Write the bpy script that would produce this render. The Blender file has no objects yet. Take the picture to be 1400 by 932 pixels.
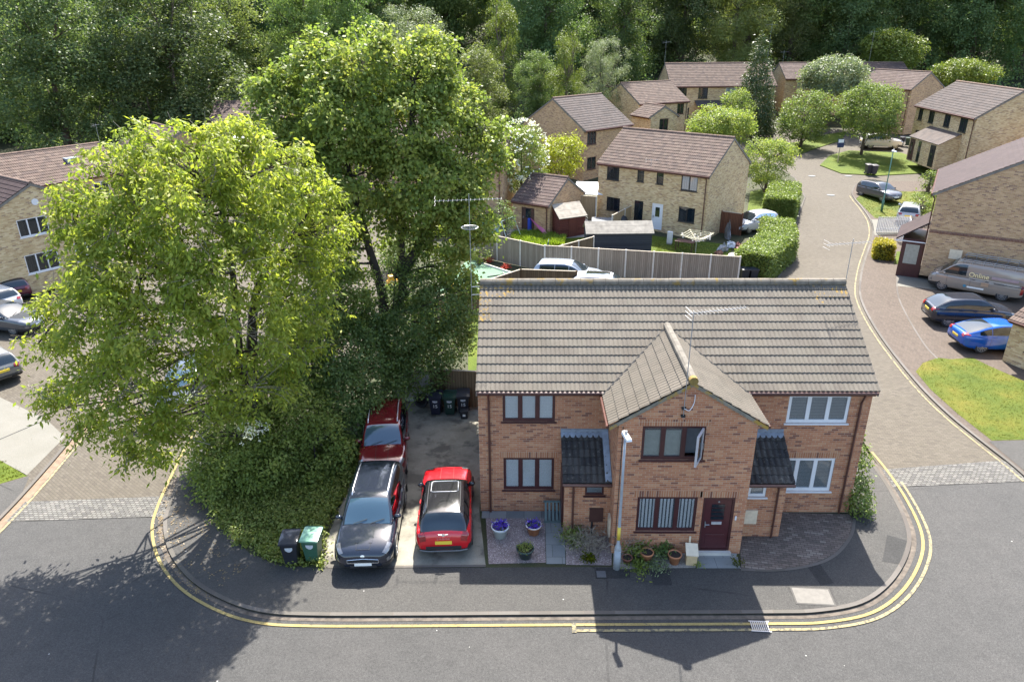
import bpy, bmesh, math, random
import numpy as np
from mathutils import Matrix, Vector
PI = math.pi; R = math.radians
S = bpy.context.scene; COL = S.collection
rs = np.random.RandomState
# ---------------------------------------------------------------- camera (solved from the photograph's verticals)
CAM = np.array([1.41, -20.93, 15.5]); YAW, PITCH, ROLL, F = R(-.8), R(23.4), R(-.3), 997.0
_f = np.array([math.sin(YAW)*math.cos(PITCH), math.cos(YAW)*math.cos(PITCH), -math.sin(PITCH)])
_r = np.array([math.cos(YAW), -math.sin(YAW), 0.]); _u = np.cross(_r, _f)
_r, _u = math.cos(ROLL)*_r+math.sin(ROLL)*_u, -math.sin(ROLL)*_r+math.cos(ROLL)*_u
def T(y):                                    # the ground: level, a gentle rise, then the wooded bank
    return 0. if y < 30 else .065*(y-30) if y < 75 else 2.925+.25*(y-75)
def ray(px, py): return _f+_r*(px-700)/F-_u*(py-466)/F
def at(px, py, dz=0.):                       # a point of the ground seen at (px, py) of the 1400 px wide photo
    d = ray(px, py); z = dz
    for k in range(40):
        P = CAM+d*(z-CAM[2])/d[2]; z = z*.4+.6*(T(P[1])+dz)
    return Vector((float(P[0]), float(P[1]), float(T(P[1])+dz)))
def onY(px, py, Y):
    d = ray(px, py); P = CAM+d*(Y-CAM[1])/d[1]; return Vector([float(c) for c in P])
def mpp(P):                                  # metres per photo pixel at P
    return float((np.array(P)-CAM)@_f)/F
# ---------------------------------------------------------------- scene bookkeeping
def tag(o, label=None, cat=None, group=None, kind=None):
    if label: o['label'] = label
    if cat: o['category'] = cat
    if group: o['group'] = group
    if kind: o['kind'] = kind
    return o
def thing(name, label, cat, loc=(0, 0, 0), rz=0., group=None):
    o = bpy.data.objects.new(name, None); COL.objects.link(o); o.empty_display_size = .2
    o.location = loc; o.rotation_euler = (0, 0, rz)
    return tag(o, label, cat, group)
def link(name, me, mats=None, parent=None, smooth=False):
    for m in ([] if mats is None else mats if isinstance(mats, (list, tuple)) else [mats]): me.materials.append(m)
    if smooth: me.polygons.foreach_set('use_smooth', [True]*len(me.polygons))
    o = bpy.data.objects.new(name, me); COL.objects.link(o)
    if parent is not None: o.parent = parent
    return o
def autouv(me):
    n = len(me.loops)
    if not n: return
    co = np.empty(len(me.vertices)*3); me.vertices.foreach_get('co', co); co = co.reshape(-1, 3)
    vi = np.empty(n, dtype=np.int32); me.loops.foreach_get('vertex_index', vi)
    nl = np.empty(len(me.polygons)*3); me.polygons.foreach_get('normal', nl); nl = nl.reshape(-1, 3)
    lt = np.empty(len(me.polygons), dtype=np.int32); me.polygons.foreach_get('loop_total', lt)
    nn = np.repeat(nl, lt, axis=0); p = co[vi]
    t = np.stack([-nn[:, 1], nn[:, 0]], 1); ln = np.linalg.norm(t, axis=1); ln[ln < 1e-6] = 1; t /= ln[:, None]
    side = np.abs(nn[:, 2]) < .75
    uv = np.where(side[:, None], np.stack([p[:, 0]*t[:, 0]+p[:, 1]*t[:, 1], p[:, 2]], 1), p[:, :2])
    me.uv_layers.new(name='UVMap').data.foreach_set('uv', uv.astype(np.float32).ravel())
class MB:
    def __init__(s): s.v = []; s.f = []; s.m = []
    def face(s, pts, m=0):
        b = len(s.v); s.v += [tuple(p) for p in pts]; s.f.append(tuple(range(b, b+len(pts)))); s.m.append(m); return s
    def box(s, x0, x1, y0, y1, z0, z1, m=0, X=None):
        p = [(x, y, z) for z in (z0, z1) for x, y in ((x0, y0), (x1, y0), (x1, y1), (x0, y1))]
        if X is not None: p = [tuple(X @ Vector(q)) for q in p]
        b = len(s.v); s.v += p
        for q in ((3, 2, 1, 0), (4, 5, 6, 7), (0, 1, 5, 4), (1, 2, 6, 5), (2, 3, 7, 6), (3, 0, 4, 7)):
            s.f.append(tuple(b+k for k in q)); s.m.append(m)
        return s
    def hexa(s, lo, hi, m=0):                 # two quads (4 points each) as bottom and top
        b = len(s.v); s.v += [tuple(q) for q in list(lo)+list(hi)]
        for q in ((3, 2, 1, 0), (4, 5, 6, 7), (0, 1, 5, 4), (1, 2, 6, 5), (2, 3, 7, 6), (3, 0, 4, 7)):
            s.f.append(tuple(b+k for k in q)); s.m.append(m)
        return s
    def tube(s, pts, rad, n=8, m=0, cap=True):
        pts = [Vector(p) for p in pts]; rad = [rad]*len(pts) if not isinstance(rad, (list, tuple)) else rad
        b = len(s.v); a = None
        for i, p in enumerate(pts):
            d = (pts[min(i+1, len(pts)-1)]-pts[max(i-1, 0)])
            d = d.normalized() if d.length > 1e-9 else Vector((0, 0, 1))
            if a is None: a = d.orthogonal().normalized()
            a = (a-d*a.dot(d)); a = a.normalized() if a.length > 1e-6 else d.orthogonal().normalized()
            c = d.cross(a)
            for k in range(n):
                t = 2*PI*k/n; s.v.append(tuple(p+(a*math.cos(t)+c*math.sin(t))*rad[i]))
        for i in range(len(pts)-1):
            for k in range(n):
                k2 = (k+1) % n; s.f.append((b+i*n+k, b+i*n+k2, b+(i+1)*n+k2, b+(i+1)*n+k)); s.m.append(m)
        if cap:
            s.f.append(tuple(b+k for k in reversed(range(n)))); s.m.append(m)
            e = b+(len(pts)-1)*n; s.f.append(tuple(e+k for k in range(n))); s.m.append(m)
        return s
    def lathe(s, prof, n=16, o=(0, 0, 0), m=0, X=None):
        b = len(s.v)
        for r, z in prof:
            for k in range(n):
                t = 2*PI*k/n; q = Vector((o[0]+r*math.cos(t), o[1]+r*math.sin(t), o[2]+z))
                s.v.append(tuple(X @ q if X is not None else q))
        for i in range(len(prof)-1):
            for k in range(n):
                k2 = (k+1) % n; s.f.append((b+i*n+k, b+i*n+k2, b+(i+1)*n+k2, b+(i+1)*n+k)); s.m.append(m)
        s.f.append(tuple(b+k for k in reversed(range(n)))); s.m.append(m)
        e = b+(len(prof)-1)*n; s.f.append(tuple(e+k for k in range(n))); s.m.append(m)
        return s
    def sheet(s, fn, nu, nv, m=0, flip=False):   # fn(i/nu, j/nv) -> point
        b = len(s.v); s.v += [tuple(fn(i/nu, j/nv)) for i in range(nu+1) for j in range(nv+1)]
        for i in range(nu):
            for j in range(nv):
                q = (b+i*(nv+1)+j, b+(i+1)*(nv+1)+j, b+(i+1)*(nv+1)+j+1, b+i*(nv+1)+j+1)
                s.f.append(q[::-1] if flip else q); s.m.append(m)
        return s
    def mesh(s, name, uv=True):
        me = bpy.data.meshes.new(name); me.from_pydata(s.v, [], s.f); me.polygons.foreach_set('material_index', s.m)
        me.update()
        if uv: autouv(me)
        return me
    def build(s, name, mats, parent=None, smooth=False, label=None, bevel=0.):
        o = link(name, s.mesh(name), mats, parent, smooth)
        if label: o['label'] = label
        if bevel:
            b = o.modifiers.new('b', 'BEVEL'); b.width = bevel; b.segments = 2; b.limit_method = 'ANGLE'; b.angle_limit = R(40)
        return o
def dup(o, loc=None, rz=None, scale=None, label=None, group=None):
    def cp(q, par):
        c = q.copy(); COL.objects.link(c)
        if par is not None: c.parent = par
        for ch in q.children: cp(ch, c)
        return c
    c = cp(o, None)
    if loc is not None: c.location = loc
    if rz is not None: c.rotation_euler = (0, 0, rz)
    if scale is not None: c.scale = scale if isinstance(scale, (list, tuple)) else (scale,)*3
    if label: c['label'] = label
    if group: c['group'] = group
    return c
def text_mesh(txt, size, depth=.004):
    cu = bpy.data.curves.new('lettering', 'FONT'); cu.body = txt; cu.size = size; cu.extrude = depth/2
    cu.align_x = 'CENTER'; cu.align_y = 'CENTER'; cu.resolution_u = 3
    o = bpy.data.objects.new('lettering', cu); COL.objects.link(o); bpy.context.view_layer.update()
    me = bpy.data.meshes.new_from_object(o.evaluated_get(bpy.context.evaluated_depsgraph_get()))
    bpy.data.objects.remove(o); bpy.data.curves.remove(cu); return me
def text_on(txt, size, mat, parent, loc, xdir, up, name='number'):
    me = text_mesh(txt, size); me.materials.clear()
    x = Vector(xdir).normalized(); y = Vector(up).normalized(); z = x.cross(y)
    X = Matrix((x, y, z)).transposed().to_4x4(); X.translation = Vector(loc); me.transform(X)
    return link(name, me, mat, parent)
def crom(pts, per=8, closed=False):            # Catmull-Rom through points
    P = [Vector(p) for p in pts]; n = len(P); out = []
    for i in range(n if closed else n-1):
        p0 = P[(i-1) % n] if closed or i else P[0]*2-P[1]; p1 = P[i]; p2 = P[(i+1) % n]
        p3 = P[(i+2) % n] if closed or i+2 < n else P[-1]*2-P[-2]
        for k in range(per):
            t = k/per
            out.append(.5*((2*p1)+(p2-p0)*t+(2*p0-5*p1+4*p2-p3)*t*t+(3*p1-p0-3*p2+p3)*t**3))
    if not closed: out.append(P[-1])
    return out
# ---------------------------------------------------------------- materials
class NT:
    def __init__(s, name):
        s.m = bpy.data.materials.new(name); s.m.use_nodes = True; s.t = s.m.node_tree; s.t.nodes.clear()
        s.out = s.n('ShaderNodeOutputMaterial')
    def n(s, t, **k):
        q = s.t.nodes.new(t)
        for a, b in k.items(): setattr(q, a, b)
        return q
    def l(s, a, b): s.t.links.new(a, b)
    def put(s, sock, v):
        if hasattr(v, 'is_output'): s.l(v, sock)
        else: sock.default_value = v
    def math(s, op, a, b=None, c=None):
        q = s.n('ShaderNodeMath', operation=op); s.put(q.inputs[0], a)
        if b is not None: s.put(q.inputs[1], b)
        if c is not None: s.put(q.inputs[2], c)
        return q.outputs[0]
    def mix(s, fac, a, b, mode='MIX'):
        q = s.n('ShaderNodeMix', data_type='RGBA', blend_type=mode); s.put(q.inputs[0], fac); s.put(q.inputs[6], a); s.put(q.inputs[7], b)
        return q.outputs[2]
    def ramp(s, fac, stops, const=False):
        q = s.n('ShaderNodeValToRGB'); q.color_ramp.interpolation = 'CONSTANT' if const else 'LINEAR'
        e = q.color_ramp.elements
        while len(e) < len(stops): e.new(.5)
        for k, (p, c) in enumerate(stops): e[k].position = p; e[k].color = (*c, 1) if len(c) == 3 else c
        s.put(q.inputs[0], fac); return q.outputs[0]
    def noise(s, vec, scale, detail=4, rough=.55, out=0):
        q = s.n('ShaderNodeTexNoise'); q.inputs['Scale'].default_value = scale; q.inputs['Detail'].default_value = detail
        q.inputs['Roughness'].default_value = rough
        if vec is not None: s.l(vec, q.inputs['Vector'])
        return q.outputs[out]
    def coord(s, kind='Object'): return s.n('ShaderNodeTexCoord').outputs[kind]
    def maprange(s, v, a, b, c, d):
        q = s.n('ShaderNodeMapRange'); s.put(q.inputs[0], v)
        for k, x in enumerate((a, b, c, d)): q.inputs[k+1].default_value = x
        return q.outputs[0]
    def bump(s, h, strength=.3, dist=.02):
        q = s.n('ShaderNodeBump'); q.inputs['Strength'].default_value = strength; q.inputs['Distance'].default_value = dist
        s.l(h, q.inputs['Height']); return q.outputs[0]
    def pbr(s, col, rough=.7, metal=0., spec=.4, normal=None, coat=0., **k):
        q = s.n('ShaderNodeBsdfPrincipled'); s.put(q.inputs['Base Color'], (*col, 1) if isinstance(col, tuple) and len(col) == 3 else col)
        s.put(q.inputs['Roughness'], rough); q.inputs['Metallic'].default_value = metal; q.inputs['Specular IOR Level'].default_value = spec
        q.inputs['Coat Weight'].default_value = coat; q.inputs['Coat Roughness'].default_value = .04
        if normal is not None: s.l(normal, q.inputs['Normal'])
        return q.outputs[0]
    def end(s, sh): s.l(sh, s.out.inputs['Surface']); return s.m
def c4(c): return (*c, 1)
def sc(c, k): return tuple(x*k for x in c)
_plain = {}
def P(name, col, rough=.6, metal=0., spec=.4, coat=0., var=.12, scale=6., bump=0., bscale=40.):
    if name in _plain: return _plain[name]
    t = NT(name); co = t.coord(); f = t.noise(co, scale, 5)
    base = t.mix(t.maprange(f, .3, .7, 0., 1.), c4(sc(col, 1-var)), c4(sc(col, 1+var)))
    nrm = t.bump(t.noise(co, bscale, 3), bump, .01) if bump else None
    _plain[name] = t.end(t.pbr(base, rough, metal, spec, nrm, coat)); return _plain[name]
def cells(name, stops, bw, bh, mortar=None, mw=.01, uv=True, rot=0., rough=.85, bump=.25, dirt=.25, dscale=.7, stagger=.5, fine=.12, spots=None, spec=.18, dist=.006):
    """bonded units (bricks, blocks, setts, tiles): one random colour per unit, joints, broad weathering"""
    t = NT(name); vec = t.coord('UV' if uv else 'Object')
    if rot:
        mp = t.n('ShaderNodeMapping'); mp.inputs['Rotation'].default_value = (0, 0, rot); t.l(vec, mp.inputs[0]); vec = mp.outputs[0]
    sx = t.n('ShaderNodeSeparateXYZ'); t.l(vec, sx.inputs[0]); u, v = sx.outputs[0], sx.outputs[1]
    vr = t.math('DIVIDE', v, bh); row = t.math('FLOOR', vr)
    ur = t.math('ADD', t.math('DIVIDE', u, bw), t.math('MULTIPLY', t.math('FLOORED_MODULO', row, 2.), stagger)); colm = t.math('FLOOR', ur)
    cb = t.n('ShaderNodeCombineXYZ'); t.l(colm, cb.inputs[0]); t.l(row, cb.inputs[1])
    wn = t.n('ShaderNodeTexWhiteNoise', noise_dimensions='2D'); t.l(cb.outputs[0], wn.inputs[0])
    c = t.ramp(wn.outputs[0], stops, True)
    ob = t.coord('Object')
    h = None
    if mortar is not None:
        fu, fv = t.math('SUBTRACT', ur, colm), t.math('SUBTRACT', vr, row)
        mk = t.math('MAXIMUM', t.math('LESS_THAN', fu, mw/bw), t.math('LESS_THAN', fv, mw/bh))
        c = t.mix(mk, c, c4(mortar)); h = t.math('SUBTRACT', 1., mk)
    d = t.noise(ob, dscale, 6, .6); c = t.mix(t.maprange(d, .35, .7, 0., dirt), c, t.mix(1., c, (.62, .6, .56, 1), 'MULTIPLY'))
    g = t.noise(ob, 60., 3); c = t.mix(fine, c, t.mix(t.maprange(g, .3, .7, 0, 1), (0.02, .02, .02, 1), (.9, .9, .88, 1)), 'OVERLAY')
    if spots:
        (sc_, th, colr) = spots; q = t.noise(ob, sc_, 4, .65); c = t.mix(t.maprange(q, th, th+.05, 0., .9), c, c4(colr))
    hh = g if h is None else t.math('ADD', h, t.math('MULTIPLY', g, .35))
    return t.end(t.pbr(c, rough, 0, spec, t.bump(hh, bump, dist)))
def ground(name, stops, scale, fine=80., bump=.3, rough=.9, patch=None, finev=.25, spots=None, bd=.01):
    t = NT(name); ob = t.coord('Object'); a = t.noise(ob, scale, 7, .6); c = t.ramp(a, stops)
    b = t.noise(ob, fine, 3, .7); c = t.mix(finev, c, t.mix(t.maprange(b, .3, .7, 0, 1), (.0, .0, .0, 1), (1, 1, 1, 1)), 'OVERLAY')
    if patch:
        (ps, th, colr, k) = patch; q = t.noise(ob, ps, 4, .6); c = t.mix(t.maprange(q, th, th+.08, 0., k), c, c4(colr))
    if spots:
        (ps, rad, colr) = spots; vo = t.n('ShaderNodeTexVoronoi'); vo.inputs['Scale'].default_value = ps; t.l(ob, vo.inputs['Vector'])
        c = t.mix(t.math('LESS_THAN', vo.outputs['Distance'], rad), c, c4(colr))
    return t.end(t.pbr(c, rough, 0, .25, t.bump(b, bump, bd)))
def leafmat(name, cols, trans=.4, objvar=.0, rough=.5, spec=.35):
    t = NT(name); at_ = t.n('ShaderNodeAttribute', attribute_name='rnd')
    c = t.ramp(at_.outputs['Fac'], [(k/(len(cols)-1), q) for k, q in enumerate(cols)])
    if objvar:
        oi = t.n('ShaderNodeObjectInfo'); hs = t.n('ShaderNodeHueSaturation'); t.l(c, hs.inputs['Color'])
        t.l(t.maprange(oi.outputs['Random'], 0, 1, .5-.035*objvar, .5+.03*objvar), hs.inputs['Hue'])
        t.l(t.maprange(t.math('FRACT', t.math('MULTIPLY', oi.outputs['Random'], 7.3)), 0, 1, 1-.4*objvar, 1+.4*objvar), hs.inputs['Value']); c = hs.outputs[0]
    tr = t.n('ShaderNodeBsdfTranslucent'); t.l(t.mix(1., c, (1.15, 1.2, .7, 1), 'MULTIPLY'), tr.inputs['Color'])
    ms = t.n('ShaderNodeMixShader'); ms.inputs[0].default_value = trans; t.l(t.pbr(c, rough, 0, spec), ms.inputs[1]); t.l(tr.outputs[0], ms.inputs[2])
    return t.end(ms.outputs[0])
def glassmat(name, tint, refl=.12, trans=.5):
    t = NT(name); tp = t.n('ShaderNodeBsdfTransparent'); tp.inputs['Color'].default_value = c4(sc((1, 1, 1), trans))
    d = t.pbr(tint, .05, 0, .1); gl = t.n('ShaderNodeBsdfGlossy'); gl.inputs['Roughness'].default_value = .03; gl.inputs['Color'].default_value = (.5, .54, .58, 1)
    fr = t.n('ShaderNodeFresnel'); fr.inputs['IOR'].default_value = 1.5
    m1 = t.n('ShaderNodeMixShader'); m1.inputs[0].default_value = (.08 if trans > .9 else .45) if trans else 1.; t.l(tp.outputs[0], m1.inputs[1]); t.l(d, m1.inputs[2])
    m2 = t.n('ShaderNodeMixShader'); t.l(t.math('ADD', fr.outputs[0], refl), m2.inputs[0]); t.l(m1.outputs[0], m2.inputs[1]); t.l(gl.outputs[0], m2.inputs[2])
    return t.end(m2.outputs[0])
# ---------------------------------------------------------------- palette
RED = [(0, (.39, .165, .085)), (.2, (.42, .185, .098)), (.42, (.44, .205, .108)), (.6, (.36, .148, .078)), (.74, (.47, .24, .13)), (.85, (.28, .115, .068)), (.94, (.20, .085, .058))]
BUF = [(0, (.50, .36, .185)), (.22, (.56, .42, .23)), (.45, (.46, .32, .16)), (.65, (.60, .46, .27)), (.82, (.40, .26, .13)), (.92, (.30, .20, .12))]
BRN = [(0, (.42, .27, .14)), (.25, (.50, .33, .18)), (.5, (.36, .22, .12)), (.75, (.46, .29, .16)), (.9, (.25, .15, .10))]
m_red = cells('red_brick', RED, .225, .075, (.40, .31, .225), .011, dirt=.3)
m_buff = cells('buff_brick', BUF, .225, .075, (.46, .39, .28), .011, dirt=.35)
m_brn = cells('brown_buff_brick', BRN, .225, .075, (.44, .36, .26), .011, dirt=.4)
m_sold = cells('soldier_brick', [(p, sc(c, .85)) for p, c in RED], .075, .6, (.46, .36, .26), .011, stagger=0)
GRY = [(0, (0.1317, 0.1156, 0.0960)), (.3, (0.1373, 0.1219, 0.1003)), (.6, (0.1259, 0.1101, 0.0917)), (.85, (0.1431, 0.1256, 0.1030))]
m_tile = cells('grey_roman_tile', GRY, .3, .343, rough=.9, dirt=.45, dscale=1.1, stagger=0, fine=.35, bump=.5, spots=(9, .70, (.05, .042, .035)))
m_tile2 = cells('bleached_grey_tile', [(0, (0.1373, 0.1192, 0.0960)), (.4, (0.1450, 0.1256, 0.1012)), (.75, (0.1298, 0.1138, 0.0917))], .3, .343, rough=.9, dirt=.4, stagger=0, fine=.3, bump=.5)
def lichen_tile():
    t_m = cells('lichened_tile', GRY, .3, .343, rough=.9, dirt=.5, stagger=0, fine=.35, bump=.5, spots=(7, .53, (.27, .17, .04))); return t_m
m_lich = lichen_tile()
m_browntile = cells('brown_roof_tile', [(0, (0.086, 0.061, 0.052)), (.3, (0.099, 0.070, 0.061)), (.6, (0.077, 0.055, 0.050)), (.85, (0.107, 0.079, 0.068))], .3, .343, rough=.85, dirt=.4, dscale=.9, stagger=0, fine=.25)
m_pinktile = cells('pinkish_roof_tile', [(0, (0.087, 0.062, 0.050)), (.3, (0.101, 0.071, 0.058)), (.6, (0.076, 0.055, 0.047)), (.85, (0.112, 0.082, 0.066))], .3, .343, rough=.85, dirt=.3, stagger=0, fine=.25)
m_greytile = cells('grey_brown_tile', [(0, (0.076, 0.061, 0.055)), (.4, (0.086, 0.070, 0.064)), (.75, (0.065, 0.055, 0.052))], .3, .343, rough=.85, dirt=.4, stagger=0, fine=.25)
m_purple = cells('plum_slate_tile', [(0, (0.0363, 0.0238, 0.0238)), (.4, (0.0409, 0.0272, 0.0271)), (.75, (0.0330, 0.0211, 0.0224))], .33, .3, rough=.8, dirt=.4, stagger=.5, fine=.2, spots=(5, .68, (0.0601, 0.0469, 0.0455)))
m_darktile = cells('mossy_dark_tile', [(0, (.045, .043, .042)), (.5, (.06, .057, .054)), (.8, (.035, .034, .035))], .3, .3, rough=.85, dirt=.5, stagger=0, fine=.4, spots=(10, .6, (.11, .105, .09)))
m_mort = P('ridge_mortar', (0.174, 0.157, 0.131), .95, bump=.4, scale=3, var=.2)
def ridge_mat(name, base, lich, th):
    t = NT(name); ob = t.coord(); a = t.noise(ob, 2.2, 6, .65)
    c = t.ramp(t.noise(ob, 5, 5), [(.3, sc(base, .7)), (.7, sc(base, 1.15))])
    c = t.mix(t.maprange(a, th, th+.08, 0., .9), c, c4(lich)); return t.end(t.pbr(c, .95, 0, .2, t.bump(t.noise(ob, 50), .4)))
m_ridge = ridge_mat('ridge_tile', (0.174, 0.152, 0.122), (0.226, 0.148, 0.039), .56)
m_ridgeb = ridge_mat('brown_ridge_tile', (0.148, 0.104, 0.083), (0.209, 0.139, 0.052), .60)
m_maroon = P('maroon_frame', (.055, .018, .018), .35, spec=.5, var=.2)
m_brownp = P('brown_plastic', (.085, .035, .025), .4, var=.15)
m_white = P('white_upvc', (.62, .62, .62), .35, spec=.5, var=.03)
m_blackf = P('black_frame', (.018, .017, .018), .4)
m_darkbr = P('dark_brown_wood', (.075, .035, .025), .6, var=.25, scale=12)
m_lead = P('lead_flashing', (.19, .22, .26), .55, spec=.5, var=.25)
m_steel = P('galvanised_steel', (.33, .34, .35), .5, metal=.6, var=.1)
m_alu = P('aluminium', (.36, .36, .36), .45, metal=.8)
m_black = P('black_rubber', (.02, .02, .02), .8)
m_tyre = P('tyre_rubber', (.028, .028, .03), .85)
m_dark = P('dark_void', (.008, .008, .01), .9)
m_cream = P('cream_plastic', (.60, .50, .36), .5)
m_terra = P('terracotta', (.36, .15, .07), .8, var=.2)
m_conc = P('concrete', (.46, .43, .38), .9, var=.18, scale=2.5, bump=.3)
m_glass = glassmat('window_glass', (.3, .36, .4), .05, .95)
m_pane2 = glassmat('house_glass', (.02, .032, .042), .05, .6)
def stripes(name, a, b, period, vert=False, duty=.75):
    t = NT(name); sx = t.n('ShaderNodeSeparateXYZ'); t.l(t.coord('UV'), sx.inputs[0])
    k = t.math('FRACT', t.math('DIVIDE', sx.outputs[0 if vert else 1], period))
    c = t.mix(t.math('LESS_THAN', k, duty), c4(a), c4(b)); return t.end(t.pbr(c, .6))
m_vblind = stripes('white_venetian_blind', (.75, .82, .86), (.93, .95, .96), .055)
m_vert = stripes('vertical_blind', (.05, .06, .07), (.93, .95, .96), .11, True, .6)
m_curt = stripes('pale_curtain', (.70, .72, .73), (.93, .94, .95), .16, True, .7)
m_vgrey = stripes('grey_venetian_blind', (.12, .13, .14), (.34, .37, .38), .055)
# ---------------------------------------------------------------- house pieces
def wallf(p0, p1):                             # frame of a wall: x along, y inward, z up
    d = Vector((p1[0]-p0[0], p1[1]-p0[1], 0)); L = d.length; d.normalize()
    X = Matrix((d, Vector((-d.y, d.x, 0)), Vector((0, 0, 1)))).transposed().to_4x4(); X.translation = Vector((p0[0], p0[1], p0[2] if len(p0) > 2 else 0)); return X, L
def wall(mb, p0, p1, z0, z1, ops=(), rev=.10, m=0):
    X, L = wallf(p0, p1)
    us = sorted({0, L, *[o[0] for o in ops], *[o[1] for o in ops]}); zs = sorted({z0, z1, *[o[2] for o in ops], *[o[3] for o in ops]})
    f = lambda u, d, z: X @ Vector((u, d, z))
    for a, b in zip(us, us[1:]):
        for c, e in zip(zs, zs[1:]):
            if any(o[0]-1e-6 <= a and b <= o[1]+1e-6 and o[2]-1e-6 <= c and e <= o[3]+1e-6 for o in ops): continue
            mb.face([f(a, 0, c), f(b, 0, c), f(b, 0, e), f(a, 0, e)], m)
    for u0, u1, c, e in ops:
        mb.face([f(u0, 0, c), f(u0, rev, c), f(u0, rev, e), f(u0, 0, e)], m); mb.face([f(u1, 0, e), f(u1, rev, e), f(u1, rev, c), f(u1, 0, c)], m)
        mb.face([f(u0, 0, e), f(u0, rev, e), f(u1, rev, e), f(u1, 0, e)], m); mb.face([f(u0, 0, c), f(u1, 0, c), f(u1, rev, c), f(u0, rev, c)], m)
    return X
def window(par, X, u0, u1, z0, z1, n=3, fm=None, blind=None, sill=True, skip=(), fw=.055, mul=.075, pm=None, name='window', top=0):
    fm = fm or m_maroon; d0, d1 = .025, .095
    mb = MB(); bx = lambda a, b, c, e, y0=d0, y1=d1: mb.box(a, b, y0, y1, c, e, 0, X)
    bx(u0+.002, u0+fw, z0+.002, z1-.002); bx(u1-fw, u1-.002, z0+.002, z1-.002); bx(u0+fw, u1-fw, z0+.002, z0+fw+.02); bx(u0+fw, u1-fw, z1-fw, z1-.002)
    w = (u1-u0-2*fw-(n-1)*mul)/n; pa = MB(); bl = MB()
    for k in range(n):
        a = u0+fw+k*(w+mul); b = a+w
        if k: bx(a-mul, a, z0+fw+.02, z1-fw)
        if top: bx(a, b, z1-fw-top-.04, z1-fw-top)
        if k in skip: continue
        f = lambda u, d, z: X @ Vector((u, d, z))
        pa.box(a-.005, b+.005, .055, .063, z0+fw+.01, z1-fw+.005, 0, X)
        if blind: bl.box(a-.02, b+.02, .072, .08, z0+.03, z1-.02, 0, X)
    o = mb.build(name, fm, par)
    if pa.v: pa.build('pane', pm or (m_glass if blind else m_pane2), o)
    if blind: bl.build('blind', blind, o)
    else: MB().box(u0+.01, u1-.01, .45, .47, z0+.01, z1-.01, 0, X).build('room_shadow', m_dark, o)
    if not blind and not skip and z1-z0 > .9 and u1-u0 > .9:
        for a in (u0+.06, u1-.06-.2*(u1-u0)): MB().box(a, a+.2*(u1-u0), .12, .13, z0+.06, z1-.05, 0, X).build('curtain', m_curt, o)
    if sill: MB().box(u0-.06, u1+.06, -.055, .10, z0-.045, z0-.002, 0, X).build('sill', fm, o)
    return o
def door(par, X, u0, u1, z0, z1, fm, dm, glaz=None, name='door'):
    mb = MB(); w = .07
    mb.box(u0+.002, u0+w, .02, .10, z0, z1-.002, 0, X).box(u1-w, u1-.002, .02, .10, z0, z1-.002, 0, X).box(u0+w, u1-w, .02, .10, z1-w, z1-.002, 0, X).box(u0+w, u1-w, .0, .10, z0, z0+.05, 0, X)
    o = mb.build(name, fm, par)
    d = MB().box(u0+w+.004, u1-w-.004, .045, .09, z0+.055, z1-w-.004, 0, X)
    for a, b in ((.12, .40),): d.box(u0+w+.12, u1-w-.12, .035, .046, z0+a+.05, z0+b+.2, 0, X)
    d.build('door_leaf', dm, o, bevel=.006)
    if glaz: MB().box(u0+(u1-u0)*glaz[0], u0+(u1-u0)*glaz[1], .036, .044, z0+glaz[2], z0+glaz[3], 0, X).build('glazing', m_pane2, o)
    MB().tube([X @ Vector((u0+w+.07, .0, z0+1.0)), X @ Vector((u0+w+.20, .0, z0+1.0))], .014, 6).box(u0+w+.055, u0+w+.085, .0, .045, z0+.9, z0+1.1, 0, X).build('handle', m_alu, o)
    return o
def tilegrid(name, mat, par, o, ux, us, W, L, gauge=.343, roll=.15, amp=.02, ppr=6, lift=.032, pantile=False):
    o, ux, us = (np.array(q, float) for q in (o, ux, us)); n = np.cross(ux, us)
    nx = max(2, int(round(W/roll*ppr))); xs = np.linspace(0, W, nx+1); ph = (xs/roll) % 1
    h = amp*np.abs(np.sin(ph*PI))**1.3 if not pantile else amp*np.sin(ph*2*PI)
    nc = int(math.ceil(L/gauge-1e-6)); V = []; UV = []; Fc = []
    jit = rs(len(name)+nc).rand(nc)
    for k in range(nc):
        s0, s1 = k*gauge, min((k+1)*gauge+.02, L)
        for s, hh in ((s0, np.full(nx+1, -.02)), (s0, lift+h), (s1, .006+h)):
            V.append(o+xs[:, None]*ux+s*us+hh[:, None]*n); UV.append(np.stack([xs, np.full(nx+1, min(max(s, s0+.01), s0+gauge-.015))], 1))
        b = k*3*(nx+1); i = np.arange(nx)
        for r in (0, 1): Fc.append(np.stack([b+r*(nx+1)+i, b+r*(nx+1)+i+1, b+(r+1)*(nx+1)+i+1, b+(r+1)*(nx+1)+i], 1))
    V = np.concatenate(V); UV = np.concatenate(UV); Fc = np.concatenate(Fc)
    return gridmesh(name, V, Fc, UV, mat, par)
def gridmesh(name, V, Fc, UV, mat, par, rnd=None, smooth=False):
    k = Fc.shape[1]; me = bpy.data.meshes.new(name); me.vertices.add(len(V)); me.vertices.foreach_set('co', V.astype(np.float32).ravel())
    me.loops.add(Fc.size); me.loops.foreach_set('vertex_index', Fc.astype(np.int32).ravel())
    me.polygons.add(len(Fc)); me.polygons.foreach_set('loop_start', (np.arange(len(Fc))*k).astype(np.int32))
    if UV is not None: me.uv_layers.new(name='UVMap').data.foreach_set('uv', UV[Fc.ravel()].astype(np.float32).ravel())
    if rnd is not None: me.attributes.new('rnd', 'FLOAT', 'FACE').data.foreach_set('value', rnd.astype(np.float32))
    me.update(calc_edges=True); me.polygons.foreach_set('use_smooth', np.full(len(Fc), smooth))
    return link(name, me, mat, par, smooth)
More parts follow.
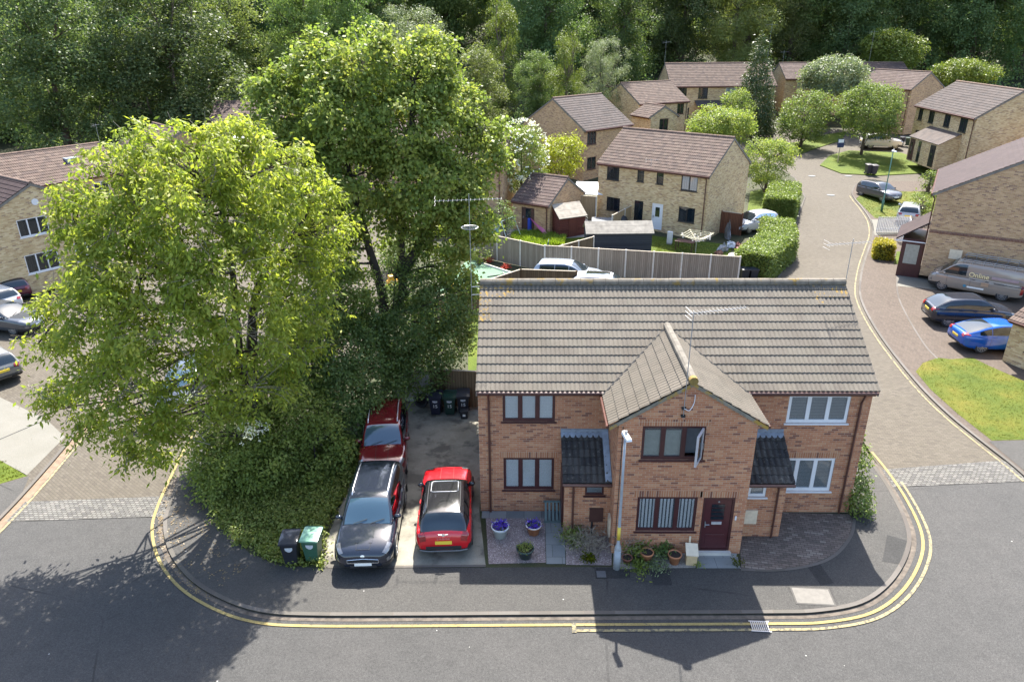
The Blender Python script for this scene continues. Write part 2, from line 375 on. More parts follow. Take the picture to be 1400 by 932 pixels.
def ridgeline(par, a, b, mat, r=.115, seg=.45, name='ridge'):
    a, b = Vector(a), Vector(b); L = (b-a).length; n = max(1, round(L/seg)); mb = MB(); g = rs(int(L*100)).rand(n)
    for k in range(n):
        p, q = a.lerp(b, k/n), a.lerp(b, (k+1)/n); mb.tube([p+(q-p)*.01, q-(q-p)*.01], r*(1+.05*(g[k]-.5)), 10)
    return mb.build(name, mat, par)
def aerial(par, base, h, yagi=None, bracket=None, name='aerial', dish=0):
    b = Vector(base); mb = MB().tube([b, b+Vector((0, 0, h))], .012, 6)
    if bracket:
        for z in bracket: mb.tube([b+Vector((0, 0, z)), b+Vector((bracket and .45, 0, z+.02))], .014, 5)
    o = mb.build(name, m_steel, par)
    if yagi:
        z, d0, d1, ang, n = yagi; d = Vector((math.cos(ang), math.sin(ang), .03)); s = Vector((-math.sin(ang), math.cos(ang), 0)); y = MB(); c = b+Vector((0, 0, z))
        y.tube([c+d*d0, c+d*d1], .008, 5)
        for k in range(n):
            p = c+d*(d0+(d1-d0)*k/(n-1)); l = .16+.05*(1-k/n)
            y.tube([p-s*l, p+s*l], .003, 4)
        e = c+d*d0; 
        for q in (-.12, 0, .12): y.tube([e-s*.22+Vector((0, 0, q)), e+s*.22+Vector((0, 0, q))], .006, 4)
        y.build('antenna_array', m_alu, o)
    return o
def house(name, label, x, y, rot, W, D, he=4.8, pitch=30., wm=None, tm=None, fm=None, ops=None, dz=0., ov=.25, verge=.06, ppr=4, roll=.15, gut=True, ridge=None, cat='house', roof2=True, gauge=.343, amp=.022, pantile=False):
    """box house, ridge along its front; ops = {'F': [(u0,u1,z0,z1,kind,n,frame,blind)], 'R': .., 'B': .., 'L': ..}"""
    h = thing(name, label, cat, (x, y, T(y)+dz), R(rot)); wm = wm or m_buff; tm = tm or m_browntile; fm = fm or m_blackf; ops = ops or {}
    tp = math.tan(R(pitch)); zr = he+D/2*tp; c, s = math.cos(R(pitch)), math.sin(R(pitch))
    mb = MB(); cor = dict(F=((0, 0), (W, 0)), R=((W, 0), (W, D)), B=((W, D), (0, D)), L=((0, D), (0, 0)))
    for k, (p0, p1) in cor.items():
        X = wall(mb, p0, p1, -.6, he, [(max(.05, o[0]), o[1], o[2], o[3]) for o in ops.get(k, ()) if o[4] != 'vent'])
        for o in ops.get(k, ()):
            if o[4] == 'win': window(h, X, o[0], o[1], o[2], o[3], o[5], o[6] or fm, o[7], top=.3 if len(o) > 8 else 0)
            elif o[4] == 'door': door(h, X, o[0], o[1], o[2], o[3], o[6] or fm, o[7] or m_darkbr, (.3, .7, 1.0, 1.75))
    mb.face([(W, 0, he), (W, D, he), (W, D/2, zr)]); mb.face([(0, D, he), (0, 0, he), (0, D/2, zr)])
    mb.build('wall', wm, h)
    L = (D/2+ov)/c; z0 = he-ov*tp+.07
    rf = tilegrid('roof', tm, h, (-verge, -ov, z0), (1, 0, 0), (0, c, s), W+2*verge, L, gauge, roll, amp, ppr, pantile=pantile)
    if roof2: tilegrid('roof', tm, h, (W+verge, D+ov, z0), (-1, 0, 0), (0, -c, s), W+2*verge, L, gauge, roll, amp, ppr, pantile=pantile)
    ridgeline(rf, (-verge, D/2, zr+.07), (W+verge, D/2, zr+.07), ridge or m_ridgeb)
    for xx in (-verge, W):
        vb = MB()
        for a, b in (((-ov, z0), (D/2, zr+.07)), ((D+ov, z0), (D/2, zr+.07))):
            lo = [(xx, a[0], a[1]-.17), (xx+verge, a[0], a[1]-.17), (xx+verge, b[0], b[1]-.17), (xx, b[0], b[1]-.17)]
            vb.hexa(lo, [(p[0], p[1], p[2]+.155) for p in lo])
        vb.build('verge', m_mort, h)
    if gut:
        for yy, y2 in ((-ov-.04, -ov+.05), (D+ov+.04, D+ov-.08)): MB().tube([(-verge, yy, z0-.05), (W+verge, yy, z0-.05)], .06, 6).box(-verge+.02, W+verge-.02, y2, y2+.03, z0-.2, z0-.02).build('gutter', m_brownp, h)
        MB().tube([(W-.25, -ov, z0-.06), (W-.25, -.08, he-.45), (W-.25, -.08, 0)], .04, 6).build('downpipe', m_brownp, h)
    return h
# ---------------------------------------------------------------- foliage
def leaves(C, D, n, size, asp=.5, spread=.3, droop=.3, seed=1, up=.5, jit=.35, flat=.6):
    """n leaves about each centre C; D outward directions. Returns verts, quads, rnd"""
    g = rs(seed); N = len(C)*n; c = np.repeat(C, n, 0); d = np.repeat(D, n, 0)
    off = g.normal(size=(N, 3))*spread*np.array([1, 1, flat]); r2 = (off[:, :2]**2).sum(1)
    off[:, 2] -= droop*r2/(spread+1e-6)*.5
    p = c+off
    nr = g.normal(size=(N, 3))*.75+d*.55+np.array([0, 0, up]); nr /= np.linalg.norm(nr, axis=1)[:, None]
    a = g.normal(size=(N, 3))*.7+off/(spread+1e-6)*.6; a[:, 2] -= droop*1.6
    a -= nr*(a*nr).sum(1)[:, None]; a /= np.linalg.norm(a, axis=1)[:, None]+1e-9
    b = np.cross(nr, a); s = size*(1+jit*(g.rand(N)*2-1))[:, None]; w = s*asp*.5
    V = np.stack([p, p+a*s*.45+b*w, p+a*s, p+a*s*.45-b*w], 1).reshape(-1, 3)
    cl = np.repeat(g.rand(len(C)), n); rnd = np.clip(.55*cl+.45*g.rand(N), 0, 1)
    return V, np.arange(N*4).reshape(-1, 4), rnd
def clusters(lobes, dens, seed=1, shell=(.72, 1.05), low=-.75, keep=.15, gap=0., gs=1.):
    """cluster centres on the outside of a union of lobes (x,y,z,r[,rz])"""
    g = rs(seed); Cs = []; Ds = []
    LB = np.array([(*l[:4], l[4] if len(l) > 4 else l[3]) for l in lobes], float)
    for l in LB:
        k = max(4, int(dens*l[3]*(l[3]+l[4])/2)); d = g.normal(size=(k, 3)); d /= np.linalg.norm(d, axis=1)[:, None]
        d = d[d[:, 2] > low]; f = shell[0]+(shell[1]-shell[0])*np.sqrt(g.rand(len(d)))
        inner = g.rand(len(d)) < .22; f[inner] *= g.rand(inner.sum())*.5+.4
        p = l[:3]+d*f[:, None]*np.array([l[3], l[3], l[4]])
        q = np.sqrt((((p[:, None, :]-LB[None, :, :3])/np.stack([LB[:, 3], LB[:, 3], LB[:, 4]], 1)[None])**2).sum(2)).min(1)
        ok = (q > .62) | (g.rand(len(q)) < keep); Cs.append(p[ok]); Ds.append(d[ok])
    C, D = np.concatenate(Cs), np.concatenate(Ds)
    if gap:                                     # thin the crown into clumps with holes between
        ph = g.rand(6, 3)*6.28; dr = g.normal(size=(6, 3)); dr /= np.linalg.norm(dr, axis=1)[:, None]
        v = sum(np.sin(C @ dr[k]*(2.2+.7*k)*gs+ph[k, 0]) for k in range(6))/2.45; ok = v > np.quantile(v, gap)
        C, D = C[ok], D[ok]
    return C, D
def limb(mb, a, b, r0, r1, g, bend=.12, n=5, seg=6):
    a, b = Vector(a), Vector(b); L = (b-a).length; pts = []
    o1 = Vector(g.normal(size=3))*L*bend; o1.z = abs(o1.z)*.7
    for k in range(n+1):
        t = k/n; pts.append(a.lerp(b, t)+o1*math.sin(t*PI)*.8)
    mb.tube(pts, [r0+(r1-r0)*(k/n) for k in range(n+1)], seg); return pts
m_bark = P('grey_brown_bark', (.105, .08, .06), .95, var=.35, scale=9, bump=.6, bscale=18)
m_barkd = P('dark_bark', (.05, .04, .033), .95, var=.35, scale=9, bump=.6, bscale=18)
m_twig = P('grey_twig', (.22, .19, .16), .9, var=.2)
def tree(name, label, cat, base, lobes, mat, leaf=.3, asp=.6, dens=14, per=30, spread=.35, droop=.3, trunk=None, r=.2, bark=None, seed=1, group=None, up=.5, shell=(.72, 1.05), low=-.75, limbs=True, twigs=0, flat=.6, keep=.15, gap=0., gs=1.):
    """lobes in world coordinates; trunk = world points from the base up (default straight to the crown's middle)"""
    t = thing(name, label, cat, base, 0, group); B = np.array(base, float); g = rs(seed+500)
    LB = [(l[0]-B[0], l[1]-B[1], l[2]-B[2], *l[3:]) for l in lobes]
    C, D = clusters(LB, dens, seed, shell, low, keep, gap, gs)
    V, Q, rnd = leaves(C, D, per, leaf, asp, spread, droop, seed+1, up, flat=flat)
    gridmesh('crown' if r else 'foliage', V, Q, None, mat, t, rnd)
    if not r: return t
    stems = trunk or [[tuple(B), (B[0], B[1], B[2]+max(.4, np.mean([l[2] for l in LB])))]]
    mb = MB(); ends = []
    for st in stems:
        pts = crom([tuple(np.array(q)-B) for q in st], 4) if len(st) > 2 else [Vector(tuple(np.array(q)-B)) for q in st]
        n = len(pts); mb.tube(pts, [r*(1.25-.25*min(1, k*2/n))*(1-.62*k/max(1, n-1)) for k in range(n)], 9); ends += pts[n//3:]
    if limbs:
        for l in LB:
            c = Vector(l[:3]); e = min(ends, key=lambda q: (q-c).length+max(0, q.z-c.z)*1.5)
            pp_ = limb(mb, e, c, max(.03, r*.3), .025, g)
            for k in range(3 if twigs else 2):
                dd = Vector(g.normal(size=3)).normalized(); dd.z = abs(dd.z)*.6
                limb(mb, pp_[3], c+dd*l[3]*.85, .03, .01, g, n=3, seg=5)
    tr = mb.build('trunk', bark or m_bark, t, True)
    if twigs:
        tw = MB(); idx = g.choice(len(C), min(twigs, len(C)), False)
        for i in idx:
            c = Vector(C[i]); b = c-Vector(D[i])*(.9+.5*g.rand())-Vector((0, 0, .1)); limb(tw, b, c+Vector(D[i])*.35, .014, .005, g, n=3, seg=4)
        tw.build('twig', m_twig, tr)
    return t
def lob(px, py, Y, rm, rz=None):
    p = onY(px, py, Y); return (p.x, p.y, p.z, rm) if rz is None else (p.x, p.y, p.z, rm, rz)
def hedgebox(name, label, pts, w, h, mat, leaf=.09, n=9000, seed=3, cat='hedge', core=True):
    """clipped hedge along a ground polyline (world points)"""
    t = thing(name, label, cat, pts[0]); B = Vector(pts[0]); g = rs(seed); Ps = [Vector(p)-B for p in pts]
    seg = [(a, b) for a, b in zip(Ps, Ps[1:])]; Ls = np.array([(b-a).length for a, b in seg]); k = g.choice(len(seg), n, p=Ls/Ls.sum())
    u = g.rand(n); a = np.array([seg[i][0] for i in k]); b = np.array([seg[i][1] for i in k]); p = a+(b-a)*u[:, None]
    d = (b-a)/np.linalg.norm(b-a, axis=1)[:, None]; s = np.stack([-d[:, 1], d[:, 0], d[:, 2]*0], 1)
    per = 2*h+w; q = g.rand(n)*per; side = np.where(q < h, -1, np.where(q < 2*h, 1, 0)); bulge = .05*g.normal(size=n)
    off = np.where(side == 0, (q-2*h)-w/2, side*(w/2+bulge)); z = np.where(side == 0, h+bulge+.04*np.sin(p[:, 0]*3+p[:, 1]*2), np.where(side == -1, q, q-h))
    edge = np.maximum(0, z-(h-.2)); off = off*(1-edge*.25*(np.abs(off) > w*.4))
    C = p+s*off[:, None]; C[:, 2] += z; Dn = np.where((side == 0)[:, None], np.array([0, 0, 1.]), s*side[:, None])
    ends = g.rand(n) < w/(Ls.sum()+w)*.9; C[ends] = (np.array(Ps[-1]) if True else 0)+s[ends]*((g.rand(ends.sum())-.5)*w)[:, None]+np.stack([d[ends, 0]*.03, d[ends, 1]*.03, g.rand(ends.sum())*h], 1)
    h0 = g.rand(n) < w/(Ls.sum()+w)*.9; C[h0] = np.array(Ps[0])+s[h0]*((g.rand(h0.sum())-.5)*w)[:, None]+np.stack([-d[h0, 0]*.03, -d[h0, 1]*.03, g.rand(h0.sum())*h], 1)
    V, Q, rnd = leaves(C, Dn, 4, leaf, .6, .06, .1, seed, .3)
    gridmesh('foliage', V, Q, None, mat, t, rnd)
    mb = MB()
    for a, b in seg:
        dd = (b-a).normalized(); sd = Vector((-dd.y, dd.x, 0))*(w/2-.07)
        lo = [a-sd, b-sd, b+sd, a+sd]; mb.hexa([q+Vector((0, 0, -.1)) for q in lo], [q+Vector((0, 0, h-.07)) for q in lo])
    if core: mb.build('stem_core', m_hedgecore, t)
    return t
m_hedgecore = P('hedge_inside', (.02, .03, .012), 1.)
lf_cherry = leafmat('cherry_leaf', [(.155, .21, .03), (.22, .275, .04), (.295, .33, .052), (.375, .38, .08)], .54, spec=.25)
lf_syc = leafmat('sycamore_leaf', [(.11, .16, .038), (.165, .22, .05), (.235, .275, .064), (.34, .34, .095)], .48, spec=.22)
lf_ivy = leafmat('ivy_leaf', [(.066, .112, .034), (.10, .155, .045), (.145, .20, .057), (.21, .25, .08)], .4, spec=.3, rough=.45)
lf_bush = leafmat('bush_leaf', [(.11, .155, .038), (.155, .205, .05), (.21, .255, .06), (.28, .31, .09)], .45, spec=.22)
lf_wood = leafmat('wood_leaf', [(.085, .135, .048), (.12, .175, .06), (.17, .22, .072), (.24, .28, .10)], .45, objvar=1., spec=.22)
lf_woodd = leafmat('dark_wood_leaf', [(0.0549, 0.0976, 0.0391), (0.0793, 0.1281, 0.0483), (0.1159, 0.1708, 0.0598), (0.1830, 0.2318, 0.0862)], .4, objvar=.7, spec=.25)
lf_wood2 = leafmat('wood_leaf_light', [(.11, .155, .05), (.15, .195, .06), (.19, .235, .075), (.24, .27, .09)], .45, objvar=.7, spec=.22)
lf_willow = leafmat('willow_leaf', [(.11, .145, .07), (.145, .18, .09), (.18, .215, .115), (.21, .24, .13)], .35)
lf_birch = leafmat('birch_leaf', [(.08, .12, .02), (.12, .16, .025), (.16, .195, .03), (.19, .215, .035)], .35)
lf_yellow = leafmat('golden_leaf', [(.16, .20, .02), (.24, .27, .022), (.31, .33, .028), (.37, .38, .035)], .4)
lf_lime = leafmat('round_tree_leaf', [(.085, .125, .035), (.12, .165, .045), (.16, .205, .055), (.21, .245, .07)], .42, spec=.22)
lf_conif = leafmat('conifer_needle', [(.035, .06, .022), (.05, .08, .027), (.075, .10, .032), (.12, .115, .04)], .2)
lf_hedge = leafmat('hedge_leaf', [(.10, .15, .03), (.14, .19, .04), (.18, .225, .05), (.22, .26, .065)], .35)
lf_goldh = leafmat('golden_hedge_leaf', [(.16, .17, .02), (.30, .26, .02), (.42, .35, .025), (.12, .15, .02)], .3)
lf_grass = leafmat('grass_blade', [(0.0408, 0.0605, 0.0024), (0.0589, 0.0763, 0.0032), (0.0836, 0.0884, 0.0056), (0.1140, 0.0967, 0.0100)], .3, spec=.05)
lf_weed = leafmat('weed_blade', [(.11, .145, .03), (.15, .19, .036), (.20, .23, .048), (.26, .255, .075)], .4)
lf_white = leafmat('white_blossom', [(.5, .5, .42), (.65, .65, .55), (.72, .72, .62), (.78, .78, .70)], .25)
lf_purple = leafmat('purple_flower', [(.06, .03, .30), (.09, .04, .42), (.12, .05, .5), (.16, .08, .55)], .25)
lf_dry = leafmat('dry_stalk', [(.20, .16, .12), (.26, .22, .17), (.32, .27, .22), (.12, .12, .06)], .2)
lf_red = leafmat('red_flower', [(.35, .04, .03), (.45, .06, .04), (.5, .08, .05), (.4, .1, .05)], .2)
def tuft(name, label, p, r, h, mat, n=160, leaf=.14, asp=.25, seed=1, cat='plant', up=.0, group=None, droop=.15):
    g = rs(seed); t = thing(name, label, cat, p, 0, group)
    C = np.stack([g.normal(size=n)*r*.45, g.normal(size=n)*r*.45, g.rand(n)*h*.8+.03], 1); D = C/np.array([r, r, h]); D[:, 2] = .3
    V, Q, rn = leaves(C, D, 5, leaf, asp, leaf*.7, droop, seed, up); gridmesh('foliage', V, Q, None, mat, t, rn); return t
def inpoly(P_, poly):
    x, y = P_[:, 0], P_[:, 1]; k = np.zeros(len(x), bool); n = len(poly)
    for i in range(n):
        x0, y0 = poly[i][:2]; x1, y1 = poly[(i+1) % n][:2]
        if y0 == y1: continue
        c = ((y0 > y) != (y1 > y)) & (x < (x1-x0)*(y-y0)/(y1-y0)+x0); k ^= c
    return k
def grass(name, poly, n, h, mat, seed=5, asp=.12, z=.0, label=None, lump=0., per=5):
    g = rs(seed); q = np.array([p[:2] for p in poly]); lo, hi = q.min(0), q.max(0); P_ = lo+(hi-lo)*g.rand(n, 2); P_ = P_[inpoly(P_, q)]; P_ = P_+g.normal(size=P_.shape)*.05
    zz = np.array([T(y) for y in P_[:, 1]])+z; hh = h*(.5+.8*g.rand(len(P_)))*(1+lump*np.sin(P_[:, 0]*2.1)*np.sin(P_[:, 1]*1.7+1))
    C = np.repeat(np.stack([P_[:, 0], P_[:, 1], zz], 1), per, 0)+np.stack([g.normal(size=len(P_)*per)*.04]*2+[np.zeros(len(P_)*per)], 1)*np.array([1, .6, 1])
    C[:, 1] += g.normal(size=len(C))*.04; N = len(C); hh = np.repeat(hh, per)
    an = g.rand(N)*2*PI; a = np.stack([np.cos(an)*.45, np.sin(an)*.45, np.ones(N)], 1)*hh[:, None]; b = np.stack([-np.sin(an), np.cos(an), np.zeros(N)], 1)*(hh*asp+.006)[:, None]
    tip = C+a; tip[:, 2] -= hh*.15*g.rand(N)
    V = np.stack([C-b, C+b, C+a*.55+b*.7, tip], 1).reshape(-1, 3); rnd = np.clip(.5*np.repeat(g.rand(len(P_)), per)+.5*g.rand(N), 0, 1)
    return tag(gridmesh(name, V, np.arange(N*4).reshape(-1, 4), None, mat, None, rnd), label, kind='stuff')
# ---------------------------------------------------------------- ground
def sheet(name, pts, off, mat, skirt=0., kind='structure', label=None):
    """polygon of ground points (x,y) laid at T(y)+off; split where the land changes slope; skirt = kerb-like side"""
    bm = bmesh.new(); vs = [bm.verts.new((p[0], p[1], 0)) for p in pts]; f = bm.faces.new(vs); bm.normal_update()
    if f.normal.z < 0: f.normal_flip()
    ed = [(a.co.copy(), b.co.copy()) for a, b in zip(vs, vs[1:]+vs[:1])]
    bmesh.ops.triangulate(bm, faces=bm.faces[:])
    for yc in (30., 75.): bmesh.ops.bisect_plane(bm, geom=bm.verts[:]+bm.edges[:]+bm.faces[:], plane_co=(0, yc, 0), plane_no=(0, 1, 0))
    for v in bm.verts: v.co.z = T(v.co.y)+off
    if skirt:
        be = [e for e in bm.edges if e.is_boundary]
        for e in be:
            a, b = e.verts; lo = [bm.verts.new((q.co.x, q.co.y, q.co.z-skirt)) for q in (b, a)]; bm.faces.new((a, b, *lo))
    bmesh.ops.recalc_face_normals(bm, faces=bm.faces[:])
    me = bpy.data.meshes.new(name); bm.to_mesh(me); bm.free(); autouv(me)
    o = link(name, me, mat); tag(o, label, kind=kind); return o
def px(*L): return [at(*p) for p in L]
def offset(path, d):                          # polyline moved sideways (left positive)
    out = []
    for i, p in enumerate(path):
        t = (path[min(i+1, len(path)-1)]-path[max(i-1, 0)]); t.z = 0; t.normalize(); out.append(Vector((p.x-t.y*d, p.y+t.x*d, 0)))
    return out
def ribbon(name, path, d0, d1, off, mat, kind='structure', label=None, z1=None):
    a, b = offset(path, d0), offset(path, d1); mb = MB()
    for i in range(len(a)-1):
        q = [a[i], a[i+1], b[i+1], b[i]]; mb.face([(p.x, p.y, T(p.y)+off) for p in q])
        if z1 is not None:
            mb.face([(p.x, p.y, T(p.y)+z) for p, z in ((a[i], z1), (a[i+1], z1), (a[i+1], off), (a[i], off))]); mb.face([(p.x, p.y, T(p.y)+z) for p, z in ((b[i+1], z1), (b[i], z1), (b[i], off), (b[i+1], off))])
    o = mb.build(name, mat); return tag(o, label, kind=kind)
def asphalt(name, a, b, spots=True):
    a, b = sc(a, .198), sc(b, .198)
    t = NT(name); ob = t.coord(); n1 = t.noise(ob, .35, 6, .6); n2 = t.noise(ob, 38, 4, .8); n3 = t.noise(ob, 2.2, 5, .6)
    c = t.ramp(n1, [(.3, a), (.7, b)]); c = t.mix(t.maprange(n3, .45, .7, 0, .35), c, c4(sc(a, .72)))
    c = t.mix(.55, c, t.mix(t.maprange(n2, .3, .7, 0, 1), (0, 0, 0, 1), (1, 1, 1, 1)), 'OVERLAY')
    n4 = t.noise(ob, 14, 4, .7); c = t.mix(.22, c, t.mix(t.maprange(n4, .3, .7, 0, 1), (0, 0, 0, 1), (1, 1, 1, 1)), 'OVERLAY')
    st = t.noise(ob, .9, 5, .7); c = t.mix(t.maprange(st, .60, .72, 0, .3), c, c4(sc(a, .55)))
    vo = t.n('ShaderNodeTexVoronoi', feature='DISTANCE_TO_EDGE'); vo.inputs['Scale'].default_value = .16; t.l(t.mix(.08, ob, t.noise(ob, 1.5, 4, .6, 1)), vo.inputs['Vector'])
    c = t.mix(t.math('MULTIPLY', t.math('LESS_THAN', vo.outputs[0], .0035), t.maprange(n1, .5, .6, 0, .6)), c, c4(sc(a, .35)))
    v2 = t.n('ShaderNodeTexVoronoi'); v2.inputs['Scale'].default_value = 1.1; t.l(ob, v2.inputs['Vector'])
    c = t.mix(t.math('LESS_THAN', v2.outputs['Distance'], .028), c, (.24, .23, .215, 1))
    return t.end(t.pbr(c, .88, 0, .3, t.bump(n2, .35, .01)))
m_road = asphalt('worn_asphalt', (.205, .20, .19), (.245, .235, .222))
m_pave = asphalt('pavement_asphalt', (.215, .205, .188), (.265, .25, .225))
m_patch = asphalt('dark_asphalt_patch', (.12, .118, .112), (.15, .145, .138))
PAV = [(p, sc(c, .203)) for p, c in [(0, (.38, .33, .25)), (.25, (.41, .355, .272)), (.5, (.36, .31, .24)), (.75, (.43, .375, .29)), (.93, (.32, .275, .215))]]
m_blockl = cells('buff_block_paving', PAV, .21, .105, (.05, .042, .035), .014, uv=False, rot=R(38), dirt=.18, dscale=.35)
m_blockr = cells('pale_block_paving', [(p, sc(c, 1.04)) for p, c in PAV], .21, .105, (.055, .046, .038), .014, uv=False, rot=R(8), dirt=.18, dscale=.3)
m_blockp = cells('pink_block_paving', [(p, (c[0]*1.0, c[1]*.90, c[2]*.92)) for p, c in PAV], .21, .105, (.05, .041, .035), .014, uv=False, rot=R(75), dirt=.2, dscale=.3)
m_blockd = cells('dark_block_paving', [(0, (.125, .10, .085)), (.4, (.15, .12, .10)), (.75, (.10, .083, .07)), (.92, (.19, .16, .135))], .21, .105, (.045, .038, .033), .014, uv=False, rot=R(10), dirt=.4)
m_sett = cells('granite_sett', [(0, (0.103, 0.100, 0.093)), (.35, (0.129, 0.125, 0.114)), (.7, (0.086, 0.083, 0.079)), (.9, (0.146, 0.138, 0.127))], .17, .11, (0.043, 0.039, 0.033), .024, uv=False, bump=.8, dist=.02, dirt=.3)
m_slab = cells('grey_slab', [(0, (.20, .21, .205)), (.5, (.24, .245, .235)), (.8, (.17, .18, .18))], .6, .6, (.08, .08, .075), .012, uv=False, dirt=.5)
m_kerb = cells('kerb_stone', [(0, (0.090, 0.082, 0.071)), (.4, (0.107, 0.097, 0.086)), (.8, (0.082, 0.073, 0.065))], .91, 9., (0.103, 0.086, 0.069), .015, dirt=.5)
m_drive = ground('stained_concrete', [(.25, (.12, .11, .09)), (.45, (.18, .168, .135)), (.6, (.22, .205, .165)), (.8, (.15, .14, .12))], 1.3, 70, .4, patch=(.9, .52, (.075, .07, .058), .75))
m_cdrive = ground('pale_concrete', [(.3, (0.116, 0.110, 0.091)), (.7, (0.136, 0.129, 0.110))], .8, 70, .25, patch=(2.5, .6, (0.129, 0.118, 0.095), .5))
m_gravel = ground('pinkish_gravel', [(.2, (.15, .12, .11)), (.8, (.26, .21, .20))], 2., 22, .9, spots=(16, .20, (.52, .46, .43)), finev=.5, bd=.03)
m_gravelp = ground('pale_gravel', [(.3, (0.206, 0.189, 0.159)), (.7, (0.258, 0.232, 0.198))], 2., 26, .8, finev=.4)
m_lawn = ground('lawn_grass', [(.25, (0.0384, 0.0583, 0.0024)), (.42, (0.0518, 0.0714, 0.0031)), (.56, (0.0732, 0.0808, 0.0049)), (.7, (0.1000, 0.0902, 0.0091)), (.85, (0.1116, 0.0987, 0.0126))], .55, 45, .9, finev=.55, bd=.03)
m_lawng = ground('green_lawn', [(.25, (0.0384, 0.0611, 0.0024)), (.5, (0.0595, 0.0846, 0.0031)), (.75, (0.0826, 0.1006, 0.0049))], .7, 45, .9, finev=.5, bd=.03)
m_soil = ground('weedy_soil', [(.3, (.03, .036, .015)), (.5, (.042, .042, .022)), (.7, (.03, .042, .013))], .8, 25, .8, finev=.4)
m_turf = ground('artificial_turf', [(.3, (0.086, 0.155, 0.099)), (.7, (0.103, 0.172, 0.112))], .6, 60, .4)
m_yel = ground('yellow_line_paint', [(.3, (.215, .165, .06)), (.7, (.25, .20, .085))], 3., 40, .2, patch=(9, .57, (.11, .095, .06), .8))
m_yelw = ground('worn_yellow_paint', [(.3, (.19, .16, .085)), (.7, (.235, .20, .11))], 3., 40, .2, patch=(8, .50, (.075, .07, .058), .9))
# base sheet and hill
mb = MB()
for y0, y1 in ((-160, 30), (30, 75), (75, 420)): mb.face([(-420, y0, T(y0)-.2), (420, y0, T(y0)-.2), (420, y1, T(y1)-.2), (-420, y1, T(y1)-.2)])
tag(mb.build('ground', m_soil), kind='structure')
sheet('main_road', [(-120, -60), (120, -60), (120, 6), (16, 3), (10, -1), (-9, -1), (-14, 3), (-120, 6)], -.059, m_road)
# right-hand estate road, block paved
sheet('block_paved_road', [*px((1180, 600), (1205, 641), (1222, 664), (1300, 660), (1404, 655), (1450, 640)), (46, 26), (60, 45), (80, 66), (70, 76), (8, 76), (20, 62), (24, 45), (18.5, 36), (14, 20)], -.055, m_blockr)
# left-hand court
sheet('block_paved_court', [*px((-60, 700), (6, 709), (224, 703), (300, 660)), (-8, 8), (-6, 16), (-8, 30), (-6, 42), (-45, 55), (-60, 20), (-45, 2)], -.055, m_blockl)
sheet('sett_strip', px((8, 711), (34, 684), (236, 676), (224, 704)), -.045, m_sett); sheet('sett_strip', px((1221, 664), (1206, 640), (1380, 627), (1404, 656)), -.045, m_sett)
# raised land: main plot
kerb_pts = px((300, 556), (272, 597), (247, 648), (229, 690), (223, 720), (233, 758), (262, 794), (310, 822), (362, 837), (430, 841), (560, 841), (700, 840), (870, 839), (1050, 838), (1120, 836), (1180, 824), (1220, 795), (1243, 755), (1244, 722), (1226, 681), (1203, 645), (1180, 616))
kerb = crom(kerb_pts, 6)
right_edge = [Vector((13.6, 7, 0)), Vector((15.5, 15, 0)), Vector((18.2, 24.6, 0)), Vector((21.2, 31, 0)), Vector((24.2, 38.6, 0)), Vector((27.3, 45.5, 0)), *px((1088, 244), (1060, 226))]
main_land = [*kerb, *right_edge, Vector((26, 62, 0)), Vector((10, 74, 0)), Vector((-20, 60, 0)), Vector((-6, 42, 0)), Vector((-8, 30, 0)), Vector((-6.4, 17, 0)), Vector((-8.6, 9, 0))]
sheet('planting_ground', [(p.x, p.y) for p in main_land], 0, m_soil, .15)
fwd = kerb[6*2:]
ribbon('kerb', kerb, .0, .13, .012, m_kerb, z1=-.12); ribbon('kerb', [kerb[-1], *right_edge], 0, .13, .012, m_kerb, z1=-.12)
inner = offset(kerb, .12); inner2 = offset(kerb, 1.75)
pv = [p for p in offset(kerb, .12)]
sheet('pavement', [*[(p.x, p.y) for p in pv[3:]], (13.2, 3.8), (12.85, 3.8), (12.85, -.15), (10.5, -2.75), (-4.8, -2.95), *[(p.x, p.y) for p in px((380, 772), (340, 755), (305, 722), (285, 680), (278, 640), (285, 600), (300, 570))]], .006, m_pave)
sheet('pavement_patch', px((815, 776), (860, 776), (862, 790), (838, 791), (817, 789)), .011, m_patch); sheet('pavement_patch', px((890, 780), (915, 778), (919, 800), (893, 800)), .011, m_patch)
sheet('pavement_patch', px((1100, 770), (1118, 767), (1140, 797), (1122, 800)), .011, m_patch); sheet('pavement_patch', px((1213, 731), (1240, 739), (1230, 771), (1206, 767)), .011, m_patch)
sheet('pavement_patch', px((1076, 800), (1134, 801), (1148, 829), (1096, 836)), .0105, asphalt('brown_patch', (.185, .175, .16), (.22, .205, .185)))
# yellow lines
def yl(a, b, d, w=.095, m=None, name='yellow_line'): ribbon(name, kerb[a:b], -d-w, -d, -.055+.017, m or m_yel)
iy = min(range(len(kerb)), key=lambda i: (kerb[i]-at(777, 841)).length)
for a, b in ((4, iy), (iy-1, len(kerb))): yl(a, b, .30)
yl(iy, len(kerb)-8, .52, .09, m_yelw)
sheet('yellow_line', [(kerb[iy].x-.04, kerb[iy].y-.28), (kerb[iy].x+.08, kerb[iy].y-.28), (kerb[iy].x+.08, kerb[iy].y-.64), (kerb[iy].x-.04, kerb[iy].y-.64)], -.0365, m_yelw)
ribbon('gutter_grime', kerb[8:], -.16, -.001, -.055+.005, P('gutter_dirt', (.085, .07, .055), .95, var=.4, scale=6))
